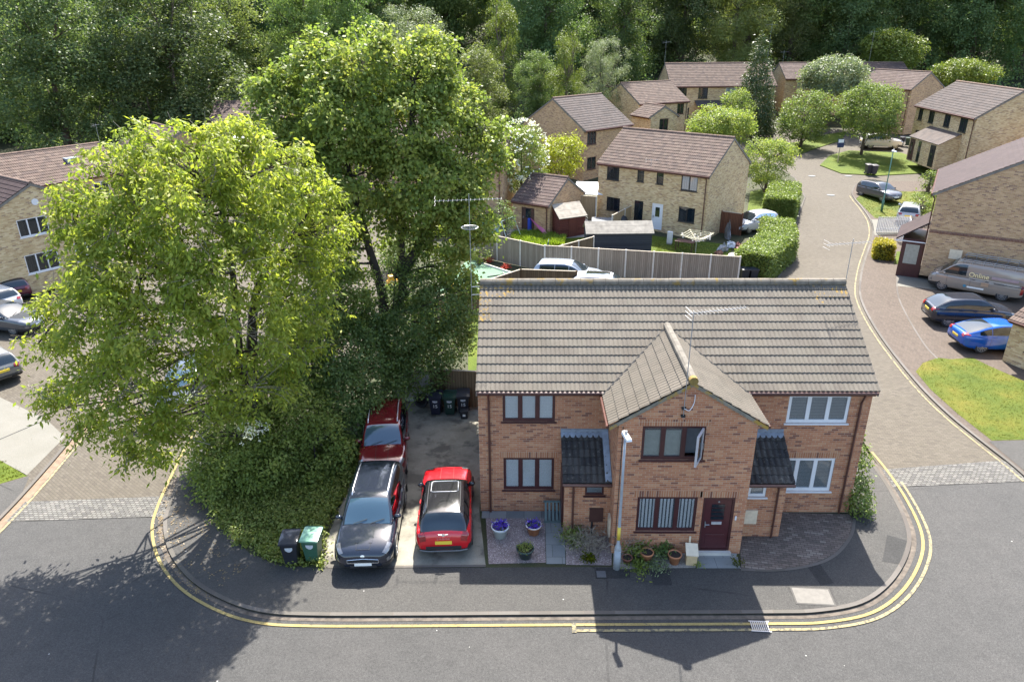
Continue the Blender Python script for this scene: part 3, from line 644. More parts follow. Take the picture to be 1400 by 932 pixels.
# front plot
sheet('driveway', [*px((443, 776), (664, 773)), (-.05, 0), (-.05, 7.6), (-4.1, 8.6), (-4.9, 3.), (-5.0, -1.5)], .012, m_drive)
ribbon('edging', [at(443, 777), at(664, 775)], 0, .1, .02, m_kerb)
sheet('gravel_bed', px((664, 706), (745, 706), (746, 769), (668, 771)), .016, m_gravel)
sheet('garden_path', px((745, 697), (772, 697), (773, 771), (747, 771)), .020, m_slab)
sheet('garden_path', [(.05, -.02), (2.45, -.02), (2.45, -.42), (.05, -.42)], .018, m_slab)
sheet('gravel_bed', px((773, 722), (838, 722), (836, 773), (774, 772)), .016, m_gravel)
sheet('gravel_bed', px((839, 745), (950, 742), (951, 776), (838, 778)), .014, m_gravelp)
sheet('door_slab', px((953, 752), (1006, 752), (1012, 777), (953, 777)), .02, m_slab)
sheet('paved_forecourt', [*px((1010, 699), (1161, 703), (1166, 712), (1160, 735), (1140, 758), (1108, 772), (1060, 779), (1013, 778))], .014, m_blockd)
ribbon('edging', crom(px((1013, 779), (1062, 780), (1110, 773), (1142, 759), (1163, 734), (1169, 710)), 6), -.04, .06, .02, m_kerb)
# left block
lk = px((-80, 792), (-30, 740), (4, 706), (36, 672), (80, 622), (118, 575), (150, 530)); lkc = crom(lk, 5)
sheet('verge_land', [*[(p.x, p.y) for p in lkc], *[(p.x, p.y) for p in px((100, 520), (60, 528), (0, 540), (-120, 540))], (-60, 6), (-60, -8)], 0, m_blockl, .15)
sheet('footpath', [*[(p.x, p.y) for p in offset(lkc, .13)[:16]], *[(p.x, p.y) for p in px((40, 651), (0, 662), (-90, 680))]], .005, m_pave)
ribbon('kerb', lkc, 0, .13, .012, m_kerb, z1=-.12); ribbon('yellow_line', lkc, -.42, -.33, -.038, m_yelw)
ribbon('gutter_grime', lkc, -.3, -.001, -.049, P('sandy_gutter', (.15, .105, .07), .95, var=.25))
sheet('concrete_drive', px((-60, 530), (0, 543), (62, 572), (89, 597), (36, 650), (0, 629), (-60, 600)), .006, m_cdrive)
ribbon('expansion_joint', [at(-20, 609), at(62, 574)], -.03, .03, .010, m_patch)
lg = px((-60, 600), (-2, 628), (38, 650), (0, 661), (-60, 672)); sheet('lawn', [(p.x, p.y) for p in lg], .006, m_lawng)
# right block
rk = px((1480, 700), (1420, 662), (1386, 634), (1342, 600), (1300, 566), (1262, 529), (1226, 486), (1200, 450), (1182, 417), (1177, 395), (1181, 365), (1189, 340), (1195, 321), (1192, 302), (1181, 285), (1171, 273), (1166, 263), (1172, 252), (1188, 249)); rkc = crom(rk, 5)
sheet('right_land', [*[(p.x, p.y) for p in rkc], *[(p.x, p.y) for p in px((1270, 247), (1420, 232))], (75, 40), (75, -6)], 0, m_blockp, .15)
ribbon('kerb', rkc, 0, .13, .012, m_kerb, z1=-.12); ribbon('yellow_line', rkc[6:-12], .30, .38, -.038, m_yelw)
rkn = rkc[6:-12]
lawn_r = px((1252, 508), (1262, 496), (1282, 489), (1300, 491), (1330, 489), (1352, 500), (1398, 520), (1450, 545), (1450, 600), (1356, 602), (1310, 566), (1272, 532)); sheet('lawn', [(p.x, p.y) for p in lawn_r], .008, m_lawn)
sheet('footpath', px((1352, 603), (1450, 601), (1470, 690), (1420, 660), (1384, 630)), .012, m_pave)
sheet('concrete_apron', px((1226, 366), (1262, 372), (1296, 390), (1302, 398), (1226, 391)), .010, m_cdrive)
ribbon('paving_seam', crom(px((1226, 366), (1226, 400), (1238, 430), (1262, 470), (1280, 490)), 4), 0, .09, .012, m_kerb)
verge_r = px((1170, 272), (1180, 264), (1230, 262), (1290, 262), (1285, 290), (1230, 300), (1196, 298), (1182, 284)); sheet('lawn', [(p.x, p.y) for p in verge_r], .008, m_lawn)
sheet('concrete_apron', px((1190, 300), (1250, 302), (1248, 318), (1196, 322)), .012, m_cdrive)
lawn_p = px((1226, 344), (1246, 345), (1246, 361), (1222, 361)); sheet('lawn', [(p.x, p.y) for p in lawn_p], .016, m_turf if False else m_lawng)
# island lawn by the round trees
isl = px((1121, 226), (1134, 213), (1160, 206), (1232, 209), (1262, 220), (1290, 232), (1276, 236), (1200, 240), (1150, 237)); sheet('lawn', [(p.x, p.y) for p in isl], .02, m_lawng, .15)
isl2 = px((1070, 208), (1082, 196), (1130, 184), (1158, 180), (1150, 192), (1112, 204), (1090, 212)); sheet('lawn', [(p.x, p.y) for p in isl2], .02, m_lawng, .15)
sheet('lawn', [(p.x, p.y) for p in px((1026, 262), (1056, 256), (1066, 300), (1020, 300))], .02, m_lawng)
# back gardens
court = [(-1, 20), (3.2, 26.4), (15.2, 23.9), (18, 24.4), (14.8, 14.5), (11, 9), (5, 12), (4.8, 21)]
sheet('parking_court', court, .01, m_blockp)
sheet('lawn', px((700, 350), (745, 340), (830, 345), (845, 330), (800, 320), (720, 312), (700, 318)), .012, m_lawng)
sheet('patio', px((772, 326), (840, 322), (846, 300), (790, 296), (775, 306)), .02, m_gravelp)
sheet('lawn', px((880, 352), (1000, 360), (1000, 335), (890, 322)), .014, m_lawng)
turf = px((596, 400), (622, 370), (642, 354), (655, 357), (703, 376), (640, 398)); sheet('artificial_grass', [(p.x, p.y) for p in turf], .016, m_turf)
sheet('lawn', px((640, 520), (660, 520), (660, 430), (640, 430)), .014, m_lawng)
sheet('back_path', px((670, 330), (720, 320), (700, 300), (640, 310)), .012, m_gravelp)
# ---------------------------------------------------------------- the brick terrace in front
W, D, ZE, OV = 12.7, 7.06, 4.81, .2
TP = math.tan(R(31.7)); CS, SN = math.cos(R(31.7)), math.sin(R(31.7)); HE = ZE+OV*TP-.1; GA, GB, G = 4.28, 8.37, 2.18; GZ = 4.75; GM = (GA+GB)/2
H = thing('brick_terrace', 'red brick terrace with a projecting tiled gable and grey roman-tiled roof', 'house')
zr = ZE+(D/2+OV)*TP
mb = MB()
opsF = [(.80, 2.51, 3.56, 4.58), (.81, 2.52, .89, 2.17), (10.05, 12.03, 3.52, 4.57), (10.05, 11.92, .87, 2.18)]
XF = wall(mb, (0, 0), (W, 0), -.3, HE+.05, opsF); wall(mb, (W, 0), (W, D), -.3, HE+.05); wall(mb, (W, D), (0, D), -.3, HE+.05); wall(mb, (0, D), (0, 0), -.3, HE+.05)
for xx in (0, W): mb.face([(xx, 0, HE+.05), (xx, D, HE+.05), (xx, D/2, zr-.1)])
opsG = [(.71, 2.58, 3.50, 4.66), (.72, 2.57, .87, 2.16), (2.75, 3.73, .12, 2.14)]
XG = wall(mb, (GA, -G), (GB, -G), -.3, GZ, opsG); wall(mb, (GB, -G), (GB, -.001), -.3, GZ); wall(mb, (GA, -.001), (GA, -G), -.3, GZ)
GP = math.tan(R(31.3)); ga = GZ+(GB-GA)/2*GP; mb.face([(GA, -G, GZ), (GB, -G, GZ), (GM, -G, ga)])
for x0, x1, in ((2.80, GA-.001), (GB+.001, 9.88)):        # porches: front and outer side
    pd = 1.32
    XP = wall(mb, (x0, -pd), (x1, -pd), -.3, 2.30, [(.66, 1.26, 1.60, 1.98)] if x0 < 5 else [(.30, .88, 1.56, 2.0)])
    wall(mb, (x1, -pd), (x1, -.001), -.3, 2.30); wall(mb, (x0, -.001), (x0, -pd), -.3, 2.30)
    for xx in (x0, x1): mb.face([(xx, -pd, 2.30), (xx, -.001, 2.30), (xx, -.001, 3.05)])
mb.build('wall', m_red, H)
XPl = wallf((2.80, -1.32), (GA, -1.32))[0]; XPr = wallf((GB, -1.32), (9.88, -1.32))[0]
window(H, XF, *opsF[0], 3, m_maroon, m_vblind, mul=.15, fw=.085); window(H, XF, *opsF[1], 3, m_maroon, m_vblind, mul=.15, fw=.085)
window(H, XF, *opsF[2], 3, m_white, m_vgrey, mul=.13, fw=.10); window(H, XF, *opsF[3], 3, m_white, m_vgrey, mul=.13, fw=.10)
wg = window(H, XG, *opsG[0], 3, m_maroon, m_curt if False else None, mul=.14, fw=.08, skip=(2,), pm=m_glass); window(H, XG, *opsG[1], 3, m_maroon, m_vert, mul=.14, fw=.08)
window(H, XPl, .66, 1.26, 1.60, 1.98, 1, m_maroon, m_vgrey); window(H, XPr, .30, .88, 1.56, 2.0, 1, m_white, m_vgrey, fw=.09)
# roller blind halfway down behind the two shut lights; open casement on the right light
MB().box(.80, 1.95, .13, .14, 3.55, 4.45, 0, XG).build('blind', P('sage_roller_blind', (.42, .47, .42), .8), wg)
cs = MB(); hx, z0_, z1_ = 2.50, 3.575, 4.60; cw = .60; ang = R(62)
XO = XG @ Matrix.Translation((hx, .0, 0)) @ Matrix.Rotation(PI+ang, 4, 'Z')
for a, b, c, e in ((0, .06, z0_, z1_), (cw-.06, cw, z0_, z1_), (.06, cw-.06, z0_, z0_+.06), (.06, cw-.06, z1_-.06, z1_)): cs.box(a, b, -.03, .03, c, e, 0, XO)
ca = cs.build('casement', P('pale_casement_edge', (.42, .40, .40), .4), wg, label='open casement swung outwards on the right'); MB().box(.055, cw-.055, -.004, .004, z0_+.055, z1_-.055, 0, XO).build('pane', m_pane2, ca)
MB().box(.0, .03, .031, .06, 3.9, 4.1, 0, XO).build('handle', m_alu, ca)
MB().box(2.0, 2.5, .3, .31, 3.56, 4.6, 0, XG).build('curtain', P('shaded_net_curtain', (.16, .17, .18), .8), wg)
# soldier courses over openings
mb = MB()
for X, ops in ((XF, (opsF[1], opsF[3])), (XG, opsG)):
    for o in ops: mb.box(o[0]-.12, o[1]+.12, -.004, .05, o[3]+.004, o[3]+.225, 0, X)
so = mb.build('lintel', m_sold, H)
# front door
d = door(H, XG, *opsG[2], m_maroon, P('maroon_door', (.065, .018, .02), .3, coat=.3, var=.1))
mb = MB()
for k in range(4): mb.box(3.04, 3.44, .028, .036, 1.30+k*.15, 1.42+k*.15, 0, XG)
mb.build('glazing', m_pane2, d); MB().box(3.08, 3.40, .02, .046, 1.12, 1.21, 0, XG).build('letter_plate', P('letterbox_steel', (.7, .7, .7), .3, metal=.6), d)
MB().lathe([(.0, 0), (.03, 0), (.03, .02), (0, .02)], 10, (0, 0, 0), 0, XG @ Matrix.Translation((3.24, .03, 1.97)) @ Matrix.Rotation(PI/2, 4, 'X')).build('door_viewer', m_alu, d)
MB().box(2.7, 3.78, -.12, .0, .02, .12, 0, XG).build('step', m_conc, H); MB().box(3.78, 3.83, -.03, .0, 1.32, 1.46, 0, XG).build('bell_push', m_white, H)
# main roof
z0 = ZE
rf = tilegrid('roof', m_tile, H, (-.05, -OV-.02, z0-.02), (1, 0, 0), (0, CS, SN), W+.13, (D/2+OV+.02)/CS, .343, .15, .034, 8, .034)
tilegrid('roof', m_tile, H, (W+.08, D+OV, z0), (-1, 0, 0), (0, -CS, SN), W+.13, (D/2+OV)/CS, .343, .15, .022, 4)
rg = ridgeline(rf, (-.05, D/2, zr+.06), (W+.08, D/2, zr+.06), m_ridge, .135)
# lichened end tiles lie as a slightly proud patch of the same courses near both verges
for nm, xo, w_, k0, nk in (('lichened_tiles', -.05, 1.2, 11, 2), ('lichened_tiles', W+.08-1.2, 1.2, 11, 2), ('lichened_tiles', -.05, .45, 8, 3), ('lichened_tiles', 11.55, .3, 10, 1)):
    tilegrid(nm, m_lich, rf, (xo, -OV-.02+k0*.343*CS, z0-.02+k0*.343*SN+.005), (1, 0, 0), (0, CS, SN), w_, nk*.343, .343, .15, .034, 8, .034)
for xx in (-.05, W+.03):
    vb = MB()
    for a, b in (((-OV, z0-.03), (D/2, zr)), ((D+OV, z0-.03), (D/2, zr))):
        lo = [(xx, a[0], a[1]-.17), (xx+.05, a[0], a[1]-.17), (xx+.05, b[0], b[1]-.17), (xx, b[0], b[1]-.17)]; vb.hexa(lo, [(p[0], p[1], p[2]+.17) for p in lo])
    vb.build('verge', m_mort, H)
# gable roof: two planes dying into the main roof
gz = GZ-.28*GP+.12; gr = gz+((GB-GA)/2+.28)*GP; ye = -G-.07; yl_ = 3.3
cg, sg = math.cos(R(31.3)), math.sin(R(31.3)); LG = ((GB-GA)/2+.28)/cg
def valleylen(): return (gr-z0)/TP-OV
gl = valleylen()+.25-ye
tilegrid('gable_roof', m_tile2, H, (GA-.28, ye+gl, gz), (0, -1, 0), (cg, 0, sg), gl, LG, .343, .15, .034, 8, .034)
g2 = tilegrid('gable_roof', m_tile2, H, (GB+.28, ye, gz), (0, 1, 0), (-cg, 0, sg), gl, LG, .343, .15, .034, 8, .034)
ridgeline(g2, (GM, ye-.02, gr+.06), (GM, ye+gl-.2, gr+.06), P('pale_ridge', (.125, .112, .092), .95, var=.3, scale=3, bump=.4), .125)
MB().tube([(GM, ye-.04, gr+.06), (GM, ye+.12, gr+.06)], .132, 12).build('lichened_ridge_end', P('ochre_lichen', (.20, .135, .04), .95, var=.25, scale=14, bump=.5), g2)
vb = MB()
for s in (-1, 1):
    a, b = (GM+s*((GB-GA)/2+.28), gz-.03), (GM, gr)
    lo = [(a[0], ye-.0, a[1]-.12), (a[0], ye+.06, a[1]-.12), (b[0], ye+.06, b[1]-.12), (b[0], ye, b[1]-.12)]; vb.hexa(lo if s < 0 else lo[::-1], [(p[0], p[1], p[2]+.12) for p in (lo if s < 0 else lo[::-1])])
vb.build('verge', ridge_mat('lichened_mortar', (.20, .18, .14), (.34, .21, .04), .5), H)
for s in (-1, 1):                                  # lead valleys
    p, q = Vector((GM+s*((GB-GA)/2+.28), (gz-z0)/TP-OV, gz+.0)), Vector((GM, valleylen(), gr)); MB().tube([p+Vector((0, 0, .03)), q+Vector((0, 0, .03))], .045, 6).build('valley', m_black, H)
# eaves
for a, b in ((-.02, GA-.2), (GB+.2, W+.02)): MB().tube([(a, -OV-.06, z0-.07), (b, -OV-.06, z0-.07)], .055, 8).box(a, b, -OV+.04, -OV+.07, z0-.22, z0-.03).box(a, b, -OV+.07, -.002, z0-.22, z0-.19).build('gutter', m_brownp, H)
for s in (-1, 1): xx = GM+s*((GB-GA)/2+.33); MB().tube([(xx, ye+.05, gz-.07), (xx, -.1, gz-.07)], .05, 8).build('gutter', m_brownp, H)
for xx in (.35, 12.36): MB().tube([(xx, -OV-.06, z0-.1), (xx, -OV+.02, z0-.25), (xx, -.06, z0-.5), (xx, -.06, .02)], .037, 8).build('downpipe', m_brownp, H)
for xx in (3.08, 9.62): MB().tube([(xx, -1.50, 2.16), (xx, -1.38, 2.02), (xx, -1.38, .02)], .034, 8).build('downpipe', m_brownp, H)
# porch roofs
for x0, x1, fl in ((2.72, GA-.01, 1), (GB+.01, 10.02, 0)):
    zb, zt, yb = 2.22, 3.14, -1.56; L_ = math.hypot(1.56, zt-zb); cy, sy = 1.56/L_, (zt-zb)/L_
    pr = tilegrid('porch_roof', m_darktile, H, (x0, yb, zb), (1, 0, 0), (0, cy, sy), x1-x0, L_, .30, .19, .045, 8, .04)
    fs = MB().box(x0-.01, x1, -.045, -.003, zt-.08, zt+.16); fs.hexa([(x0, -.19, zt-.09), (x1, -.19, zt-.09), (x1, -.004, zt+.02), (x0, -.004, zt+.02)], [(x0, -.19, zt-.04), (x1, -.19, zt-.04), (x1, -.004, zt+.07), (x0, -.004, zt+.07)])
    if fl: fs.hexa([(x1-.2, yb, zb+.03), (x1-.005, yb, zb+.03), (x1-.005, -.05, zt+.0), (x1-.2, -.05, zt+.0)], [(x1-.2, yb, zb+.07), (x1-.005, yb, zb+.11), (x1-.005, -.05, zt+.11), (x1-.2, -.05, zt+.05)])
    fs.build('flashing', m_lead, pr)
    MB().tube([(x0, yb-.05, zb-.04), (x1, yb-.05, zb-.04)], .05, 8).box(x0, x1, yb+.03, yb+.06, zb-.16, zb-.02).box(x0, x1, yb+.06, -1.32, zb-.16, zb-.13).build('gutter', m_brownp, pr)
    xe = x0 if fl else x1; e = .03 if fl else -.03
    MB().hexa([(xe, yb, zb-.15), (xe+e, yb, zb-.15), (xe+e, 0, zt-.15), (xe, 0, zt-.15)], [(xe, yb, zb-.01), (xe+e, yb, zb-.01), (xe+e, 0, zt-.01), (xe, 0, zt-.01)]).build('bargeboard', m_maroon, pr)
MB().box(2.74, 2.795, -1.0, -.1, .1, 2.05).build('side_door', m_maroon, H)
MB().box(2.70, 2.735, -.95, -.15, .12, 2.0).build('grate_screen', m_brownp, H) if False else None
MB().box(3.63, 4.07, -1.39, -1.32, .62, 1.12).build('meter_box', P('brown_meter_box', (.06, .025, .02), .5), H); MB().tube([(3.72, -1.36, .62), (3.72, -1.36, .0)], .03, 6).build('meter_pipe', m_black, H)
MB().box(8.62, 9.06, -1.39, -1.32, .55, 1.08).build('meter_box', m_cream, H, label='cream meter box on the right porch'); MB().tube([(8.64, -1.36, .55), (8.64, -1.36, .0)], .02, 6).build('meter_pipe', m_cream, H)
MB().box(GA-.06, GA-.001, -1.75, -1.42, .28, 1.0).build('meter_box', m_cream, H)
# aerials
aerial(H, (-.36, D/2, 6.15), 4.15, (3.95, -1.15, 1.1, R(2), 16), (.55, .85)); 
mb = MB()
for k in range(16): t0, t1 = 2*PI*k/16, 2*PI*(k+1)/16; mb.tube([(-.36+.29*math.cos(t0), D/2+.29*math.sin(t0), 9.15), (-.36+.29*math.cos(t1), D/2+.29*math.sin(t1), 9.15)], .013, 5)
mb.tube([(-.65, D/2, 9.15), (-.07, D/2, 9.15)], .011, 5).build('ring_antenna', m_alu, H)
aerial(H, (W+.14, D/2+.1, 6.7), 2.0, (1.85, -.95, .6, R(8), 12)); aerial(H, (GM-.2, -G-.08, 4.95), 3.35, (3.3, -.15, 1.55, R(12), 16))
MB().box(GM-.26, GM-.14, -G-.1, -G-.001, 5.0, 5.06).box(GM-.26, GM-.14, -G-.1, -G-.001, 5.25, 5.31).build('aerial_bracket', m_black, H)
cb = [(GM-.2, -G-.1, 5.3), (GM-.05, -G-.12, 5.25), (GM+.08, -G-.05, 5.45), (GM+.1, -G-.02, 5.7)]; MB().tube(crom(cb, 5), .012, 5).build('aerial_cable', m_white, H)
MB().tube([(GA+.13, -G-.02, GZ-.1), (GA+.12, -G-.02, 2.3), (GA+.1, -G-.02, .3)], .011, 5).build('cable', m_black, H)
# ---------------------------------------------------------------- vehicles
def mono(X, Y):
    X, Y = np.array(X, float), np.array(Y, float); h = np.diff(X); d = np.diff(Y)/h; m = np.zeros(len(X)); m[0], m[-1] = d[0], d[-1]
    for i in range(1, len(X)-1): m[i] = 0 if d[i-1]*d[i] <= 0 else 2*d[i-1]*d[i]/(d[i-1]+d[i])
    def f(x):
        x = np.clip(x, X[0], X[-1]); i = np.clip(np.searchsorted(X, x)-1, 0, len(h)-1); t = (x-X[i])/h[i]
        return Y[i]*(1+2*t)*(1-t)**2+h[i]*m[i]*t*(1-t)**2+Y[i+1]*t*t*(3-2*t)+h[i]*m[i+1]*t*t*(t-1)
    return f
def paint(name, col, flake=.0, rough=.14): return P('paint_'+name, col, rough, metal=flake*.4, spec=.5, coat=.6, var=.03, scale=2)
m_cglass = glassmat('car_glass', (.012, .018, .022), .05, 0)
m_cglassb = glassmat('car_glass_blue', (.03, .06, .085), .10, 0)
m_lamp = P('headlamp', (.16, .165, .175), .12, metal=.5, coat=1., var=.3, scale=14)
m_tail = P('tail_lamp', (.22, .012, .014), .15, coat=1., var=.3, scale=9)
m_trim = P('black_trim', (.022, .022, .023), .55)
m_platew = P('white_plate', (.74, .74, .70), .4, var=.05); m_platey = P('yellow_plate', (.70, .50, .05), .4, var=.05)
m_chrome = P('bright_trim', (.70, .70, .70), .25, metal=.85)
m_rim = P('alloy_rim', (.30, .31, .32), .3, metal=.7, var=.05)
SEC = [(.0, 0), (.82, 0), (.93, .05), (.975, .16), (.995, .34), (1., .5), (.993, .66), (.975, .8), (.945, .89), (.89, .945), (.78, .975), (.58, .99), (.3, .998), (0, 1.)]
SU = mono([k/(len(SEC)-1) for k in range(len(SEC))], [s[0] for s in SEC]); SV = mono([k/(len(SEC)-1) for k in range(len(SEC))], [s[1] for s in SEC])
KINDS_ = dict(
 suv=dict(L=4.45, W=1.85, H=1.64, wr=.36, wx=(-1.33, 1.34), belt=1.05, top=[(-.5, .80), (-.49, .98), (-.46, 1.05), (.16, 1.07), (.24, 1.06), (.36, 1.0), (.43, .93), (.475, .84), (.5, .70)], bot=[(-.5, .45), (-.47, .30), (-.4, .24), (.42, .24), (.47, .28), (.5, .38)],
  w=[(-.5, .80), (-.475, .91), (-.43, .965), (-.3, 1.), (.28, 1.), (.4, .965), (.455, .88), (.485, .76), (.5, .62)], cab=[(-.485, 1.02), (-.43, 1.47), (-.40, 1.55), (-.2, 1.63), (.0, 1.64), (.08, 1.585), (.245, 1.06)], wb=.94, wrf=.70),
 hatch=dict(L=4.1, W=1.79, H=1.46, wr=.32, wx=(-1.24, 1.28), belt=.93, top=[(-.5, .72), (-.49, .88), (-.46, .93), (.16, .96), (.26, .94), (.38, .86), (.44, .78), (.48, .68), (.5, .56)], bot=[(-.5, .42), (-.47, .27), (-.4, .20), (.42, .20), (.47, .24), (.5, .33)],
  w=[(-.5, .78), (-.475, .90), (-.43, .96), (-.3, 1.), (.28, 1.), (.4, .955), (.455, .86), (.485, .72), (.5, .58)], cab=[(-.485, .92), (-.42, 1.30), (-.38, 1.38), (-.2, 1.45), (-.02, 1.46), (.06, 1.41), (.27, .94)], wb=.94, wrf=.68),
 estate=dict(L=4.7, W=1.82, H=1.47, wr=.32, wx=(-1.36, 1.36), belt=.92, top=[(-.5, .70), (-.49, .88), (-.46, .92), (.14, .95), (.22, .93), (.36, .86), (.43, .79), (.475, .68), (.5, .56)], bot=[(-.5, .42), (-.47, .27), (-.4, .20), (.42, .20), (.47, .24), (.5, .33)],
  w=[(-.5, .78), (-.475, .90), (-.43, .96), (-.3, 1.), (.28, 1.), (.4, .955), (.455, .86), (.485, .72), (.5, .58)], cab=[(-.485, .92), (-.44, 1.28), (-.41, 1.38), (-.25, 1.45), (-.04, 1.47), (.04, 1.42), (.24, .93)], wb=.94, wrf=.68),
 mini=dict(L=4.11, W=1.79, H=1.56, wr=.33, wx=(-1.30, 1.29), belt=1.0, top=[(-.5, .66), (-.49, .90), (-.46, .99), (-.44, 1.0), (.18, 1.02), (.26, 1.01), (.38, .95), (.44, .87), (.48, .74), (.5, .6)], bot=[(-.5, .42), (-.47, .28), (-.4, .22), (.42, .22), (.47, .26), (.5, .36)],
  w=[(-.5, .84), (-.48, .93), (-.43, .985), (-.3, 1.), (-.1, .975), (.1, .965), (.28, .985), (.38, .97), (.445, .90), (.48, .78), (.5, .64)], cab=[(-.47, .99), (-.415, 1.35), (-.385, 1.45), (-.2, 1.515), (-.02, 1.515), (.05, 1.46), (.19, 1.015)], wb=.90, wrf=.69),
 coupe=dict(L=4.65, W=1.83, H=1.44, wr=.34, wx=(-1.36, 1.37), belt=.93, top=[(-.5, .80), (-.49, .98), (-.465, 1.01), (-.40, 1.0), (-.3, .97), (.14, .95), (.22, .93), (.36, .86), (.43, .79), (.475, .68), (.5, .56)], bot=[(-.5, .44), (-.47, .28), (-.4, .20), (.42, .20), (.47, .24), (.5, .33)],
  w=[(-.5, .80), (-.475, .90), (-.43, .96), (-.3, 1.), (.28, 1.), (.4, .955), (.455, .86), (.485, .72), (.5, .58)], cab=[(-.455, 1.0), (-.30, 1.27), (-.22, 1.36), (-.1, 1.43), (-.0, 1.44), (.06, 1.40), (.25, .93)], wb=.92, wrf=.66),
 van=dict(L=5.1, W=1.95, H=1.95, wr=.34, wx=(-1.55, 1.70), belt=1.14, top=[(-.5, 1.06), (-.495, 1.10), (-.45, 1.14), (.26, 1.14), (.36, 1.16), (.42, 1.12), (.462, 1.0), (.485, .88), (.5, .72)], bot=[(-.5, .40), (-.48, .30), (-.4, .24), (.42, .24), (.475, .28), (.5, .36)],
  w=[(-.5, .90), (-.49, .95), (-.45, .985), (-.3, 1.), (.28, 1.), (.41, .97), (.46, .90), (.487, .80), (.5, .68)], cab=[(-.497, 1.08), (-.49, 1.80), (-.475, 1.89), (-.3, 1.945), (.14, 1.95), (.205, 1.90), (.235, 1.84), (.395, 1.14)], wb=.972, wrf=.86))
def car(kind, name, label, p, rz, col, roofcol=None, rails=None, front='grille', plates=True, sun=False, clad=False, group=None, glass=None, frame=None, spec=None):
    K = dict(KINDS_[kind]); K.update(spec or {}); L, W, Hh, wr, belt = K['L'], K['W'], K['H'], K['wr'], K['belt']
    t = thing(name, label, 'van' if kind == 'van' else 'car', p, rz, group); glass = glass or m_cglass
    X = lambda q: np.array([a*L for a, b in q])
    top = mono(X(K['top']), [b for a, b in K['top']]); bot = mono(X(K['bot']), [b for a, b in K['bot']]); wf = mono(X(K['w']), [b*W/2 for a, b in K['w']])
    def body(x, v, s=1): zb, zt = bot(x), top(x); return Vector((float(x), float(s*wf(x)*SU(v)), float(zb+(zt-zb)*SV(v)+.035*(1-SU(v)**2)*(v > .6))))
    xs = np.unique(np.concatenate([np.linspace(-.5, -.40, 9), np.linspace(-.40, .36, 26), np.linspace(.36, .5, 13)]))*L
    NV = 26; mb = MB(); vs = [1-abs(1-2*k/(2*NV)) for k in range(2*NV)]; n = 2*NV
    for x in xs: mb.v += [tuple(body(x, vs[k], 1 if k <= NV else -1)) for k in range(n)]
    for i in range(len(xs)-1):
        for k in range(n): k2 = (k+1) % n; mb.f.append((i*n+k, (i+1)*n+k, (i+1)*n+k2, i*n+k2)); mb.m.append(0)
    mb.f.append(tuple(range(n))); mb.m.append(0); e = (len(xs)-1)*n; mb.f.append(tuple(e+k for k in reversed(range(n)))); mb.m.append(0)
    bo = mb.build('body', col, t, True)
    # wheel arches cut out of the body
    cu = MB()
    for wx in K['wx']:
        for s in (-1, 1): cu.lathe([(wr*1.16, -.17), (wr*1.16, .17)], 28, (0, 0, 0), 0, Matrix.Translation((wx, s*(W/2-.10), wr+.01)) @ Matrix.Rotation(PI/2, 4, 'X'))
    co = link('cutter', cu.mesh('cutter', False)); md = bo.modifiers.new('b', 'BOOLEAN'); md.object = co; md.operation = 'DIFFERENCE'; md.solver = 'EXACT'
    bpy.context.view_layer.update()
    me = bpy.data.meshes.new_from_object(bo.evaluated_get(bpy.context.evaluated_depsgraph_get())); bo.modifiers.clear(); bo.data = me; bpy.data.objects.remove(co)
    # cabin
    cx = X(K['cab']); zc = mono(cx, [b for a, b in K['cab']]); x0, x1 = cx[0], cx[-1]; wbt, wrt = W/2*K['wb'], W/2*K['wrf']
    def edge(x, z):
        k = np.clip((z-belt)/(Hh-.08-belt), 0, 1); tp = .90+.10*min(1, (x-x0)/(.12*L)) if x < 0 else .90+.10*min(1, (x1-x)/(.22*L))
        return (wbt*(1-k)+wrt*k+.03*math.sin(PI*k))*(tp if kind != 'van' else .97+.03*(tp-.9)*10)
    def cab(x, v, s=1):                         # v 0..0.5 side, 0.5..1 roof or screen
        zt = float(zc(x)); ze = zt-.045*min(1, max(0, (zt-belt)/.3)); zb = belt-.03
        if v <= .5:
            z = zb+(ze-zb)*v*2; return Vector((x, s*edge(x, z), z))
        k = (v-.5)*2; y = edge(x, ze)*(1-k); return Vector((x, s*y, ze+(zt-ze)*(1-(1-k)**2.6)))
    def nrm(fn, a, b, s):
        p = fn(a, b, s); du = fn(a+.01, b, s)-p; dv = fn(a, min(b+.01, 1.), s)-fn(a, b-.01, s); q = du.cross(dv)*(1 if s > 0 else -1)
        q = q.normalized() if q.length > 1e-12 else Vector((0, 0, 1)); c = p-Vector((p.x*.6, 0, .6)); return q if q.dot(c) > 0 else -q
    cs = np.unique(np.concatenate([np.linspace(x0, x0+.12*L, 9), np.linspace(x0+.12*L, x1, 24)])); NC = 12; m2 = MB()
    vv = [k/NC for k in range(NC+1)]
    for x in cs: m2.v += [tuple(cab(x, v)) for v in vv]+[tuple(cab(x, v, -1)) for v in vv[-2::-1]]
    n = 2*NC+1
    for i in range(len(cs)-1):
        for k in range(n-1): m2.f.append((i*n+k, (i+1)*n+k, (i+1)*n+k+1, i*n+k+1)); m2.m.append(0 if k < NC*.5 or k >= NC*1.5 else 1)
    m2.build('cabin', [frame or col, roofcol or col], t, True)
